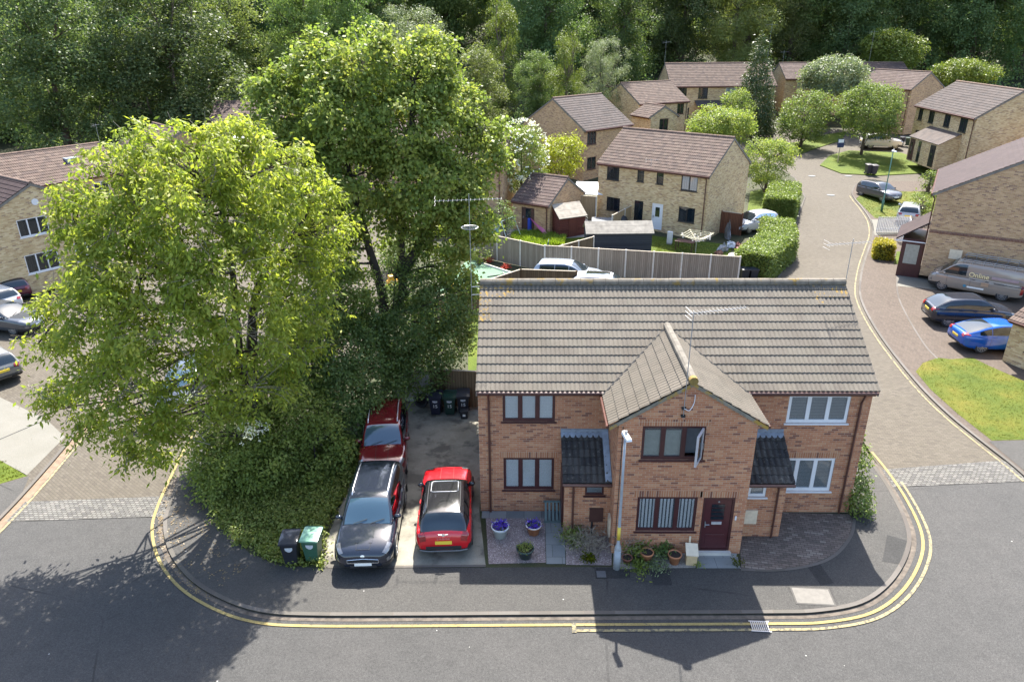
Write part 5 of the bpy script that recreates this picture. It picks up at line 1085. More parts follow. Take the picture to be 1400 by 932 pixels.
tree('wall_shrub', 'yellow-green climbing shrub at the right corner of the terrace', 'shrub', (12.95, .6, 0), [(13.0, .2, .6, .42, .65), (13.0, .5, 1.2, .42, .7), (13.0, .8, 1.8, .36, .5), (12.98, -.15, .4, .36, .42), (12.98, 1.3, 2.4, .28, .4)], lf_hedge, .11, .5, 700, 7, .09, r=.03, seed=71)
# ---------------------------------------------------------------- fences, sheds and garden things behind the terrace
def boards(name, a, b, vert=True, w=.12):
    t = NT(name); ob = t.coord('UV'); sx = t.n('ShaderNodeSeparateXYZ'); t.l(ob, sx.inputs[0]); u = t.math('DIVIDE', sx.outputs[0 if vert else 1], w); f = t.math('FLOOR', u)
    wn = t.n('ShaderNodeTexWhiteNoise', noise_dimensions='1D'); t.l(f, wn.inputs['W']); c = t.mix(wn.outputs[0], c4(a), c4(b))
    mp = t.n('ShaderNodeMapping'); mp.inputs['Scale'].default_value = (18, 1.2, 1) if vert else (1.2, 18, 1); t.l(ob, mp.inputs[0]); c = t.mix(t.maprange(t.noise(mp.outputs[0], 1.5, 4), .3, .7, 0, .5), c, c4(sc(a, .6)))
    fr = t.math('SUBTRACT', u, f); c = t.mix(t.math('LESS_THAN', fr, .12), c, c4(sc(a, .3))); return t.end(t.pbr(c, .9, 0, .2, t.bump(fr, .4, .02)))
m_fence = boards('weathered_fence', (.22, .18, .135), (.33, .275, .21)); m_fenced = boards('dark_stained_fence', (.12, .085, .05), (.19, .14, .085)); m_fencet = boards('tan_fence', (.34, .24, .13), (.42, .30, .17))
m_shedr = boards('burgundy_boards', (.10, .032, .026), (.15, .05, .04), False, .13); m_shedd = boards('dark_slate_boards', (.04, .045, .055), (.06, .065, .075), False, .14); m_fencer = boards('red_brown_fence', (.14, .06, .035), (.19, .085, .05))
m_cpost = P('concrete_post', (.50, .46, .40), .9, var=.12)
def fence(label, pts, h, mat, post=None, step=1.83, cat='fence', name='garden_fence', cap=True, ph=.06, z=0):
    P0 = Vector((pts[0][0], pts[0][1], T(pts[0][1])+z)); t = thing(name, label, cat, P0)
    for a, b in zip(pts, pts[1:]):
        a = Vector((a[0], a[1], T(a[1])+z))-P0; b = Vector((b[0], b[1], T(b[1])+z))-P0; n = max(1, round((b-a).length/step)); d = (b-a).normalized(); s = Vector((-d.y, d.x, 0))
        for k in range(n):
            p, q = a.lerp(b, k/n)+d*.055, a.lerp(b, (k+1)/n)-d*.055; lo = [p-s*.02, q-s*.02, q+s*.02, p+s*.02]
            MB().hexa([v+Vector((0, 0, .0)) for v in lo], [v+Vector((0, 0, h)) for v in lo]).build('panel', mat, t)
        for k in range(n+1):
            p = a.lerp(b, k/n); lo = [p-s*.05-d*.05, p-s*.05+d*.05, p+s*.05+d*.05, p+s*.05-d*.05]
            MB().hexa(lo, [v+Vector((0, 0, h+ph)) for v in lo]).build('post', post or mat, t)
        if cap: lo = [a-s*.035, b-s*.035, b+s*.035, a+s*.035]; MB().hexa([v+Vector((0, 0, h-.0)) for v in lo], [v+Vector((0, 0, h+.035)) for v in lo]).build('capping', P('pale_capping', (.42, .36, .28), .9), t)
    return t
q = lambda *L: [tuple(at(*p))[:2] for p in L]
fence('long weathered fence with concrete posts behind the parked silver cars', [(3.0, 26.75), (15.4, 24.1)], 1.85, m_fence, m_cpost)
fence('grey fence with concrete posts between the turf garden and the lawn', [(-3.6, 31.6), (3.0, 26.8)], 1.8, m_fence, m_cpost)
fence('brown slatted fence bent round the corner beyond the roof ridge', [(-4.4, 15.2), (-2.6, 17.5), (1.37, 21.7), (4.75, 21.3)], 1.8, m_fenced, m_fenced, step=2.6)
fence('tan dividing fence running from the grey shed to the house wall', q((836, 322), (884, 296)), 1.6, m_fencet, m_cpost)
fence('low brown fence along the lawn up to the grey shed', [(3.1, 27.0), (6.6, 30.2)], 1.5, m_fenced, m_cpost)
fence('red-brown fence panels by the junk at the hedge', q((984, 318), (1012, 322)), 1.7, m_fencer, m_fencer)
fence('tan close-board gate screen under the white canopy', q((788, 300), (814, 302)), 2.0, m_fencet, m_cpost)
fence('dark board gate behind the numbered bins', [(-2.55, 7.75), (-.1, 7.45)], 1.75, m_fenced, m_fenced, name='driveway_gate', cat='gate')
fence('pale painted board screen at the end of the shady drive', [(-4.3, 8.2), (-2.62, 7.9)], 1.55, P('peeling_white_board', (.36, .36, .35), .8, var=.3, scale=4), m_cpost, name='painted_screen')
t = thing('car_tyre', 'old tyre leaning on the pale board behind the red suv', 'tyre', (-3.0, 7.55, .32)); MB().lathe([(.2, -.09), (.30, -.10), (.32, -.05), (.32, .05), (.30, .10), (.2, .09), (.2, -.09)], 22, (0, 0, 0), 0, Matrix.Rotation(PI/2-.25, 4, 'X')).build('tyre', m_tyre, t, True)
def pickets(label, a, b, h, sp=.13):
    a, b = Vector(a), Vector(b); t = thing('picket_fence', label, 'fence', a); d = (b-a); L = d.length; d.normalize(); s = Vector((-d.y, d.x, 0)); n = int(L/sp); mb = MB()
    for k in range(n+1):
        p = d*(k*sp); z = p.z; lo = [p-s*.012-d*.04, p-s*.012+d*.04, p+s*.012+d*.04, p+s*.012-d*.04]; mb.hexa([Vector((v.x, v.y, z+.05)) for v in lo], [Vector((v.x, v.y, z+h)) for v in lo])
    mb.build('picket', m_white, t); r = MB()
    for z in (.3, h-.22): r.tube([Vector((0, 0, z))+s*.03, d*L+Vector((0, 0, z))+s*.03], .035, 4)
    r.build('rail', m_white, t); return t
A, B_, C_ = at(1198, 318), at(1240, 318), at(1241, 346)
pickets('white picket fence along the pale hatchback', A, B_, 1.25); pickets('white picket fence returning to the plum porch', B_, at(1247, 352), 1.35); pickets('short white picket fence between golden hedge and porch', at(1226, 330), at(1246, 334), 1.2)
def shed(name, label, p, rz, w, d, he, hr, wm, rm, ov=.12, doorm=None, cat='shed', along='x', deco=None):
    t = thing(name, label, cat, p, rz); mb = MB(); wall(mb, (0, 0), (w, 0), -.1, he); wall(mb, (w, 0), (w, d), -.1, he); wall(mb, (w, d), (0, d), -.1, he); wall(mb, (0, d), (0, 0), -.1, he)
    mb.face([(w, 0, he), (w, d, he), (w, d/2, hr)]).face([(0, d, he), (0, 0, he), (0, d/2, hr)]); mb.build('wall', wm, t); r = MB(); k = (hr-he)/(d/2); zo = he-ov*k
    for s in (0, 1):
        y0 = -ov if not s else d+ov; lo = [(-ov, y0, zo+.01), (w+ov, y0, zo+.01), (w+ov, d/2, hr+.01), (-ov, d/2, hr+.01)]
        if s: lo = lo[::-1]
        r.hexa(lo, [(v[0], v[1], v[2]+.05) for v in lo])
    r.build('roof', rm, t)
    if doorm: MB().box(w*.35, w*.35+.8, -.03, -.002, .05, he-.1).build('door', doorm, t)
    return t
def felt(name, c, k=.25):
    t = NT(name); ob = t.coord(); a = t.noise(ob, 2.5, 6); b = t.noise(ob, 40, 3); cc = t.ramp(a, [(.3, sc(c, 1-k)), (.7, sc(c, 1+k))]); sx = t.n('ShaderNodeSeparateXYZ'); t.l(ob, sx.inputs[0])
    f = t.math('FRACT', t.math('DIVIDE', sx.outputs[1], .5)); cc = t.mix(t.math('LESS_THAN', f, .05), cc, c4(sc(c, .6))); return t.end(t.pbr(cc, .95, 0, .2, t.bump(b, .4)))
shed('garden_shed', 'long low shed with grey felt roof and dark slate boards behind the fence', at(802, 347), R(2), 4.75, 1.9, 1.55, 2.15, m_shedd, felt('grey_felt', (.21, .193, .165)))
shed('garden_shed', 'burgundy board shed with pale mended felt roof by the brick garage', at(765, 327), R(28), 2.3, 2.2, 1.65, 2.45, m_shedr, felt('pale_felt', (.28, .25, .205)), doorm=boards('burgundy_door', (.12, .04, .03), (.16, .055, .04)))
t = shed('playhouse', 'small turquoise and brown playhouse in the flowery back garden', at(664, 326), R(35), 1.2, 1.1, 1.25, 1.85, P('turquoise_boards', (.10, .35, .42), .6), P('brown_felt', (.10, .055, .05), .9), .15)
for x_ in (.2, .7): MB().box(x_, x_+.3, -.02, -.002, .55, .95).build('window', m_white, t)
house('brick_garage', 'small buff brick garage with plum-brown tiled roof by the blossom shrub', .75, 36.6, -33, 3.4, 5.4, he=2.4, pitch=30, tm=m_browntile, wm=m_brn, ops={'F': [(.8, 2.0, .1, 1.9, 'door', 1, m_darkbr, m_darkbr)]}, cat='garage', gut=True)
t = thing('fabric_canopy', 'white curved fabric canopy against the buff house corner', 'canopy', at(800, 300)+Vector((0, .5, 0)), R(-10)); fn = lambda a, b: (-.9+2.6*a, -.2+2.4*b, 2.05+.55*b+.35*math.sin(PI*b)*(1-.3*a)); MB().sheet(fn, 10, 12).sheet(lambda a, b: Vector(fn(a, b))-Vector((0, 0, .03)), 10, 12).build('cover', m_white, t, True); mb = MB()
for x_, y_ in ((-.9, -.2), (1.7, -.2), (-.9, 2.2), (1.7, 2.2)): mb.tube([(x_, y_, 0), (x_, y_, 2.1 if y_ < 0 else 2.6)], .03, 6)
mb.build('pole', m_white, t)
t = thing('hot_tub', 'square dark grey hot tub with flat cover on the patio', 'hot tub', at(825, 316), R(-6)); MB().box(-.95, .95, -.8, .8, 0, .78).build('cabinet', m_shedd, t, bevel=.04); MB().box(-.97, .97, -.82, .82, .79, .92).build('cover', P('tub_cover', (.12, .13, .14), .6), t, bevel=.04)
t = thing('covered_barbecue', 'black covered barbecue against the house wall', 'barbecue', at(848, 314)); MB().lathe([(.45, 0), (.55, .5), (.60, .75), (.45, 1.05), (.12, 1.2), (0, 1.22)], 14, (0, 0, 0), 0, Matrix.Diagonal((1, .6, 1, 1))).build('cover', P('black_cover', (.02, .022, .026), .5), t, True); MB().tube([(-.3, 0, 0), (-.3, 0, .1)], .04, 6).tube([(.3, 0, 0), (.3, 0, .1)], .04, 6).build('leg', m_black, t)
def airer(label, p):
    t = thing('rotary_airer', label, 'clothes airer', p); MB().tube([(0, 0, 0), (0, 0, 1.75)], .028, 8).build('pole', m_steel, t); mb = MB(); l = MB()
    for k in range(4):
        a = k*PI/2+.2; mb.tube([(0, 0, 1.35), (1.3*math.cos(a), 1.3*math.sin(a), 1.85)], .018, 5)
    for rr in (.45, .65, .85, 1.05, 1.25):
        for k in range(4): a, b = k*PI/2+.2, (k+1)*PI/2+.2; z = 1.35+.5*rr/1.3; l.tube([(rr*math.cos(a), rr*math.sin(a), z), (rr*math.cos(b), rr*math.sin(b), z)], .012, 4)
    mb.build('arm', P('airer_arm', (.55, .50, .32), .5), t); l.build('line', P('airer_line', (.60, .56, .40), .6), t); g = rs(4); pg = MB()
    for k in range(16): a = g.rand()*6.28; r_ = .3+.8*g.rand(); z = 1.36+.5*r_/1.3; pg.box(r_*math.cos(a)-.05, r_*math.cos(a)+.05, r_*math.sin(a)-.02, r_*math.sin(a)+.02, z-.14, z+.06)
    pg.build('peg', P('clothes_pegs', (.6, .55, .5), .6, var=.5, scale=20), t); return t
airer('rotary washing line with cream arms on the small lawn', at(950, 354))
t = thing('garden_table', 'dark garden table under the kitchen window', 'table', at(936, 342), R(-30)); MB().box(-.7, .7, -.4, .4, .68, .72).build('tabletop', m_darkbr, t)
for x_, y_ in ((-.6, -.3), (.6, -.3), (.6, .3), (-.6, .3)): MB().box(x_-.03, x_+.03, y_-.03, y_+.03, 0, .68).build('leg', m_darkbr, t)
t = thing('upright_heater', 'white upright oil heater beside the white back door', 'heater', at(915, 334), R(-25)); MB().box(-.2, .2, -.1, .1, .1, 1.0).build('heater_body', m_white, t, bevel=.03); MB().box(-.18, .18, -.12, .12, 0, .1).build('foot', m_steel, t)
g = rs(12); JK = [((988, 343), 'grey rubble sack among the junk by the hedge', (.28, .29, .30), (.4, .35, .5)), ((999, 338), 'white plastic sack on the junk heap', (.62, .63, .65), (.4, .3, .45)), ((1004, 350), 'pale slab of board lying before the hedge', (.45, .38, .32), (.7, .4, .12)), ((994, 326), 'old grey mattress frame propped on the red-brown fence', (.20, .20, .21), (.5, .15, 1.2)), ((983, 348), 'terracotta-brown bag at the end of the small lawn', (.25, .12, .08), (.3, .25, .35)), ((1009, 338), 'rust-red tarpaulin folded by the fence', (.17, .05, .04), (.8, .4, .35))]
for k, (p_, lb, cl, (a, b, h)) in enumerate(JK):
    t = thing('junk_item', lb, 'junk', at(*p_), g.rand()*3); mb = MB().lathe([(a*.9, 0), (a*1.05, h*.2), (a*.95, h*.5), (a*.7, h*.75), (a*.25, h*.9), (0, h*.85)], 12, (0, 0, 0), 0, Matrix.Diagonal((1, b/a, 1, 1)))
    mb.v = [(x*(1+.22*g.normal()), y*(1+.22*g.normal()), z*(1+.16*g.normal())) for x, y, z in mb.v]; mb.build('sack', P('junk_%s' % lb.split()[0]+str(k), sc(cl, .8), .7, var=.35), t)
def aframe(label, p, rz):
    t = thing('swing_frame', label, 'swing', p, rz); mb = MB(); mb.tube([(-.9, 0, 1.75), (.9, 0, 1.75)], .03, 6)
    for x_ in (-.9, .9):
        for y_ in (-.7, .7): mb.tube([(x_, 0, 1.75), (x_*1.15, y_, 0)], .028, 6)
    mb.build('frame', P('swing_steel', (.42, .52, .50), .4, metal=.3), t); MB().tube([(-.25, 0, 1.75), (-.25, 0, .5)], .01, 4).tube([(.25, 0, 1.75), (.25, 0, .5)], .01, 4).box(-.3, .3, -.1, .1, .46, .5).build('swing_seat', m_trim, t)
aframe('grey-green child swing frame beside the blossom shrub', at(694, 330), R(60))
t = thing('garden_slide', 'pink and blue plastic slide at the edge of the long grass', 'slide', at(739, 322), R(-50)); MB().sheet(lambda a, b: (-1.0+2*a, -.22+.44*b, 1.05*(1-a)**1.3+.12+.06*(2*b-1)**2), 10, 6).sheet(lambda a, b: (-1.0+2*a, -.22+.44*b, 1.05*(1-a)**1.3+.09+.06*(2*b-1)**2), 10, 6).build('chute', P('pink_plastic', (.55, .16, .28), .4), t, True); MB().box(-1.25, -1.0, -.3, .3, 0, 1.2).build('ladder', P('blue_plastic', (.03, .07, .42), .4), t, bevel=.05)
def bike(label, p, rz, col):
    t = thing('bicycle', label, 'bicycle', p, rz); f = MB(); A, B2, C2, D2, E = (-.45, 0, .28), (0, 0, .28), (-.15, 0, .72), (.32, 0, .70), (.45, 0, .28)
    for a, b in ((A, B2), (A, C2), (B2, C2), (B2, D2), (C2, D2), (D2, E)): f.tube([a, b], .018, 6)
    f.tube([(-.15, 0, .72), (-.17, 0, .82)], .018, 5); f.build('frame', P('bike_'+label.split()[0], col, .35, coat=.5), t); MB().box(-.28, -.06, -.06, .06, .82, .87).build('saddle', m_black, t); MB().tube([(.30, -.24, .88), (.32, 0, .86), (.30, .24, .88)], .014, 5).tube([(.32, 0, .68), (.32, 0, .86)], .014, 5).build('handlebar', m_alu, t)
    for x_ in (-.45, .45): MB().tube([(x_+.27*math.cos(a), 0, .28+.27*math.sin(a)) for a in np.linspace(0, 2*PI, 20)], .02, 5).build('wheel', m_tyre, t)
bike('pink child bicycle leaning by the burgundy shed', at(792, 317), .6, (.62, .22, .36)); bike('white child bicycle tangled behind the pink one', at(797, 312), .2, (.7, .7, .7))
t = thing('folded_parasol', 'dark green folded parasol leaning on the fence corner', 'parasol', at(741, 371)); MB().tube([(0, 0, 0), (.35, .5, 1.5), (.42, .6, 1.9)], [.03, .12, .03], 8).build('cloth', P('dark_green_cloth', (.015, .06, .045), .7), t); MB().tube([(-.02, -.03, -.05), (.46, .66, 2.1)], .02, 5).build('pole', m_white, t)
for p_, lb, c_ in (((618, 396), 'yellow plastic play vehicle at the edge of the turf', (.60, .40, .03)), ((538, 392), 'orange-yellow toy digger glimpsed between the tree stems', (.60, .30, .03))):
    t = thing('toy_digger', lb, 'toy', at(*p_), .5); MB().box(-.4, .4, -.22, .22, .15, .45).box(-.3, .05, -.18, .18, .45, .8).build('toy_body', P('toy_'+lb.split()[0], c_, .4), t, bevel=.04); MB().tube([(.3, 0, .45), (.7, 0, .85), (.95, 0, .3)], .05, 6).build('boom', P('toy_'+lb.split()[0], c_), t)
    for x_ in (-.28, .28): MB().lathe([(.15, -.26), (.15, .26)], 12, (0, 0, 0), 0, Matrix.Translation((x_, 0, .15)) @ Matrix.Rotation(PI/2, 4, 'X')).build('wheel', m_tyre, t)
t = thing('kick_scooter', 'toy lying on its side in the middle of the green turf', 'toy', at(676, 378), .4); MB().tube([(-.5, 0, .05), (.3, 0, .06)], .04, 6).tube([(.3, 0, .06), (.75, .25, .08)], .02, 6).build('frame', m_black, t); MB().tube([(.7, .05, .08), (.8, .45, .08)], .03, 6).build('handlebar', m_alu, t)
t = thing('garden_hoop', 'thin metal hoop standing on the turf', 'hoop', at(631, 391)); MB().tube([(.35*math.cos(a), 0, .9+.4*math.sin(a)) if 0 < a < PI else (.35*math.cos(a), 0, 0) for a in np.linspace(-.01, PI+.01, 14)], .015, 5).build('hoop', m_steel, t)
for p_, lb, sd in (((668, 358), 'clump of red flowers at the turf edge, left one', 1), ((692, 367), 'clump of red flowers at the turf edge, right one', 2)): tuft('red_flowers', lb, at(*p_), .3, .35, lf_red, 60, .09, .7, sd, group='red flowers along the turf')
sh = thing('raised_edging', 'pale board edging with white stones beside the turf', 'edging', at(662, 362)); e1 = at(702, 375)-at(662, 362); MB().tube([(0, 0, .06), tuple(e1+Vector((0, 0, .06)))], .08, 4).build('edging_board', P('pale_board', (.55, .52, .45), .8), sh)
# ---------------------------------------------------------------- other houses of the estate
w2 = lambda u, z, w=1.2, h=1.1, n=2, fm=None, bl=None: (u, u+w, z, z+h, 'win', n, fm, bl)
dr = lambda u, fm=None, dm=None: (u, u+.95, .05, 2.1, 'door', 1, fm, dm)
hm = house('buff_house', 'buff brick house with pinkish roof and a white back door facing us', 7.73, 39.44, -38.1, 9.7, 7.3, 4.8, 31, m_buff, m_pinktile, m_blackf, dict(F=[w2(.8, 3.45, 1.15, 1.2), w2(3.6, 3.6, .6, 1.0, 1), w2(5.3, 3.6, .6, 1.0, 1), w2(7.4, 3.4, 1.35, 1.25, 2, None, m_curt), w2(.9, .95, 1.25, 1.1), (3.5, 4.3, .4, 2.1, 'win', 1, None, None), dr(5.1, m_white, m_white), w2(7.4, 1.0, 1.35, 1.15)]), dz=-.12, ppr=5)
mb = MB()
for a, b in ((.0, .55), (.0, .55)): pass
aer = aerial(hm, (4.8, -.1, 4.9), .6, (.5, -.4, .5, .4, 6)); 
house('buff_house', 'buff house with a broad grey-brown roof, gable towards the blossom shrub', 7.4, 51.2, 43, 7.1, 8.5, 4.8, 31, m_brn, m_greytile, m_darkbr, dict(F=[w2(.5, 3.3, 1.3, 1.3, 3, None, m_curt), w2(.6, .9, 1.3, 1.2)], L=[]), dz=.1)
h3 = house('buff_house', 'buff house with a small gabled wing, between the two larger roofs', 14.9, 66.8, 28, 7.2, 7.5, 4.8, 27, m_buff, m_pinktile, m_darkbr, dict(F=[w2(5.6, 3.3, 1.0, 1.2, 2)]))
h3b = house('gabled_wing', 'short gabled wing in front of the buff house, one dark window', 18.6, 62.9, 118, 3.4, 3.6, 4.2, 28, m_buff, m_pinktile, m_darkbr, dict(L=[w2(1.2, 2.4, 1.2, 1.5)]), cat='house wing')
h4 = house('buff_terrace', 'long buff terrace with pale-edged windows before the dark wood', 20.3, 76.7, 3, 13.5, 7.6, 4.8, 32, m_buff, m_pinktile, m_blackf, dict(F=[w2(.9, 3.2, 1.2, 1.3), w2(3.6, 3.2, 1.2, 1.3), w2(7.1, 3.2, 1.3, 1.3, 2, m_white, m_curt), w2(10.5, 3.2, 1.2, 1.3), w2(1.5, .9, 1.1, 1.2), dr(4.0), dr(8.8)]), dz=.24)
MB().hexa([(3.2, -1.3, 2.35), (9, -1.3, 2.35), (9, 0, 2.9), (3.2, 0, 2.9)], [(3.2, -1.3, 2.45), (9, -1.3, 2.45), (9, 0, 3.0), (3.2, 0, 3.0)]).build('canopy', m_greytile, h4); aerial(h4, (-.1, 3.8, 6.6), 3.4, (3.2, -.6, .8, .6, 8)); aerial(h4, (13.4, 3.8, 6.6), 5.4, (5.2, -.9, .9, .2, 8))
f1 = house('buff_house', 'buff house with dark framed windows and a tiled porch beside the island lawn', 43.9, 61.5, -92, 12, 7.2, 4.8, 32.4, m_buff, m_greytile, m_blackf, dict(F=[w2(.7, 3.3, .95, 1.25), w2(3.0, 3.3, 1.15, 1.3), w2(6.2, 3.3, 1.2, 1.3, 2, None, m_curt), w2(9.2, 3.2, 1.4, 1.4, 2, None, m_curt), (.8, 1.7, .8, 2.3, 'win', 1, None, m_curt)]), dz=.63)
p_ = shed('gabled_porch', 'tiled lean-to porch with two dark doors on the buff house', (41.9, 57.6, T(57.6)+.63), R(-92), 6.0, 3.6, 2.3, 3.25, m_buff, m_greytile, cat='porch')
for x_, w_, m__ in ((.3, .9, m_darkbr), (2.1, .5, m_pane2), (4.6, .95, m_blackf)):
    dd = MB().box(x_, x_+w_, -.06, -.002, .05, 2.1).build('door', m__, p_); MB().box(x_+w_*.35, x_+w_*.65, -.075, -.06, .6, 1.8).build('glazing', m_pane2, dd)
house('buff_annexe', 'lower buff gable with grey tiled roof attached beyond the plum roof', 45.6, 46.2, -92, 9, 5.6, 4.0, 30, m_brn, m_greytile, m_blackf, dz=.4)
house('buff_house', 'buff house with pinkish-brown roof behind the pair of round trees', 44.6, 78.7, -59, 7.5, 6.4, 4.8, 28, m_brn, m_browntile, m_darkbr, dict(F=[w2(1, 3.2)]), dz=-.4)
f3 = house('buff_terrace', 'far buff terrace whose long roof runs behind the pale street tree', 36.1, 81, 0, 16.5, 6.5, 4.8, 27, m_buff, m_browntile, m_darkbr, dict(F=[w2(1.6, 3.0, 1.2, 1.3, 2, m_cream, m_curt), w2(9, 3.0), w2(12, 3.0)]), dz=-.3)
aerial(f3, (.4, 3.2, 6.3), 1.8, (1.6, -.5, .7, .3, 6)); aerial(f3, (11.9, 3.2, 6.3), 4.2, (4, -.7, .7, .5, 6))
house('buff_house', 'sliver of buff house cut by the right edge below the wood', 65, 70, -60, 8, 7, 4.8, 32, m_brn, m_browntile, m_darkbr, dz=1.2)
rh = house('buff_gable_house', 'large buff gable house with plum roof beside the parked van', 32.29, 33.42, -119.7, 9.57, 10.6, 4.8, 29, m_brn, m_purple, m_darkbr, dict(), dz=.7, amp=.004, gauge=.3, roll=.33)
MB().box(9.571, 9.60, .05, 10.5, 2.25, 2.45).build('brick_band', cells('dark_band_brick', [(0, (.16, .075, .05)), (.5, (.20, .10, .065)), (.8, (.13, .06, .045))], .075, .3, (.3, .25, .2), .01, stagger=0), rh); MB().box(9.58, 9.66, 1.4, 2.1, .75, 1.35).build('meter_box', m_cream, rh); MB().tube([(9.62, 7.2, 0), (9.62, 7.2, 2.9)], .04, 6).build('downpipe', m_brownp, rh)
c0 = Matrix.Rotation(R(-119.7), 3, 'Z'); o_ = Vector((32.29, 33.42, T(33.42)+.3)); pp0 = o_+c0 @ Vector((9.3, -.02, 0))
t = thing('lean_to_porch', 'plum-roofed brown porch on the side of the gable house', 'porch', (pp0.x, pp0.y, .0), R(-119.7)); MB().box(-3.2, 0, -1.35, -.01, 0, 2.55).build('wall', m_maroon, t); MB().hexa([(-3.5, -1.75, 2.45), (.15, -1.75, 2.45), (.15, -.02, 3.7), (-3.5, -.02, 3.7)], [(-3.5, -1.75, 2.55), (.15, -1.75, 2.55), (.15, -.02, 3.8), (-3.5, -.02, 3.8)]).build('roof', m_purple, t); MB().box(.0, .02, -1.1, -.3, .9, 2.2).build('window', P('obscured_pane', (.30, .29, .24), .3), t); MB().box(.15, .19, -1.75, -.02, 2.4, 2.46).build('bargeboard', m_white, t)
gp = at(1370, 493); gr_ = house('brick_garage', 'corner of a buff garage with brown tiles at the right edge', gp.x, gp.y, -65, 4.2, 4, 2.35, 28, m_buff, m_pinktile, m_blackf, dict(F=[(.9, 1.9, .85, 2.05, 'win', 1, None, None)]), cat='garage', ov=.3)
# left court
lw = house('buff_gable_house', 'buff gabled house wing with white windows and an oval-glazed white door', -26.6, 25.9, 146, 8, 6.6, 4.35, 27, m_buff, m_purple, m_white, dict(L=[w2(2.0, 2.95, 1.75, 1.1, 3, m_white), w2(1.9, .65, 1.95, 1.2, 3, m_white), (4.9, 5.8, -.1, 1.95, 'door', 1, m_white, m_white)]), dz=.75)
MB().lathe([(0, -.02), (.2, -.02), (.2, .02), (0, .02)], 18, (0, 0, 0), 0, Matrix.Translation((-.03, 3.3, 4.95)) @ Matrix.Rotation(PI/2, 4, 'Y')).build('alarm_box', m_white, lw)
lm = house('buff_house', 'long pinkish-tiled house roof behind the left gabled wing', -36, 31, 56, 9.2, 6.5, 4.9, 29, m_buff, m_pinktile, m_white, dict(F=[w2(6.5, 3.2, 1.2, 1.1, 2, m_white)]), dz=-.1)
MB().box(5.6, 6.5, 1.4, 2.3, 5.75, 6.15).build('roof_vent', m_lead, lm); aerial(lm, (9.3, 3.2, 6.7), 1.6, (1.5, -.3, .3, .2, 4))
l2 = house('buff_house', 'brown-roofed house corner above the cherry tree on the left', -36.5, 49.4, -48, 8, 6.4, 4.8, 28, m_brn, m_browntile, m_darkbr, dz=-.8)
house('buff_house', 'brown roof rising behind the pale canopies above the cherry', -32.5, 60.8, 5, 8, 7, 4.8, 25, m_brn, m_browntile, m_darkbr, dz=-.7); house('buff_house', 'buff house wall glimpsed through the tall sycamore crown', -14, 45, 15, 9, 7, 4.8, 30, m_brn, m_browntile, m_darkbr, dict(F=[w2(1, 3.2), w2(6, 3.2)])); house('buff_house', 'buff end wall with plain brickwork right of the sycamore', -5.2, 37.5, -10, 5.2, 7, 4.8, 30, m_brn, m_browntile, m_darkbr, dict())
m_pvc = P('white_polycarbonate', (.55, .56, .6), .4)
for k, (p_, lb, w_) in enumerate((((235, 218), 'white conservatory roof seen through the cherry top, left one', 4.), ((285, 200), 'white flat canopy roof further right above the cherry', 4.5), ((322, 190), 'white canopy patch nearest the sycamore', 3.))):
    c = at(p_[0], p_[1]+45); t = thing('white_canopy', lb, 'canopy', c, R(-30), 'white canopies behind the cherry'); fn = lambda a, b: (w_*(a-.5), 3*(b-.5), 2.9+.5*b); MB().sheet(fn, 4, 4).sheet(lambda a, b: Vector(fn(a, b))-Vector((0, 0, .06)), 4, 4).build('roof', m_pvc, t); MB().box(-w_/2+.1, w_/2-.1, -1.4, 1.4, 0, 2.85).build('wall', m_buff, t)
t = thing('estate_agent_board', 'blue and white estate agent board on a pole at the island lawn', 'sign', at(1145, 222), R(10)); MB().box(-.035, .035, -.035, .035, 0, 2.0).build('pole', P('pine_post', (.5, .4, .24), .8), t); MB().box(-.38, .38, -.045, -.036, 1.55, 2.45).build('board', P('navy_board', (.03, .04, .09), .5), t); MB().box(-.30, .30, -.055, -.046, 2.05, 2.38).build('panel', m_platew, t)
# ---------------------------------------------------------------- trees, shrubs and the wood
CH = [(330, 225, 3.5, 1.7), (268, 225, 3, 1.5), (215, 265, 3, 1.7), (160, 300, 2.5, 1.6), (262, 290, 2.2, 2.0), (120, 350, 2, 1.5), (345, 290, 3.5, 1.8), (185, 370, 1.5, 1.9), (290, 370, 1.5, 1.9), (392, 320, 4.5, 1.5), (85, 425, 1.5, 1.25), (140, 440, 1, 1.6), (230, 450, .6, 1.8), (330, 440, 1.8, 1.7), (405, 405, 4, 1.4), (58, 458, 2, .8), (110, 505, 1, 1.1), (175, 520, .6, 1.5), (262, 530, 1, 1.4), (345, 520, 2, 1.4), (185, 585, .4, .75), (150, 555, .6, .8), (415, 470, 3.8, 1.2), (405, 355, 4.6, 1.3), (440, 315, 5.4, 1.2), (300, 190, 3.5, 1.0), (355, 190, 3.5, .9), (180, 270, 2.5, .8)]
CYS = -1.9
CH += [(x_, y_-6, Y_, r_) for x_, y_, Y_, r_ in ((140, 232, 3, .65), (105, 268, 3, .55), (112, 300, 2.6, .7), (80, 410, 2, .5), (52, 470, 1.8, .45), (92, 556, 1.2, .5), (66, 535, 1.4, .4), (172, 622, .6, .42), (205, 628, .6, .42), (200, 205, 3, .7), (246, 202, 3.2, .6), (292, 198, 3.6, .6), (338, 202, 3.8, .55), (398, 222, 4.4, .6), (432, 265, 4.8, .55), (446, 300, 5, .5), (120, 590, .8, .4), (260, 590, .6, .5))]
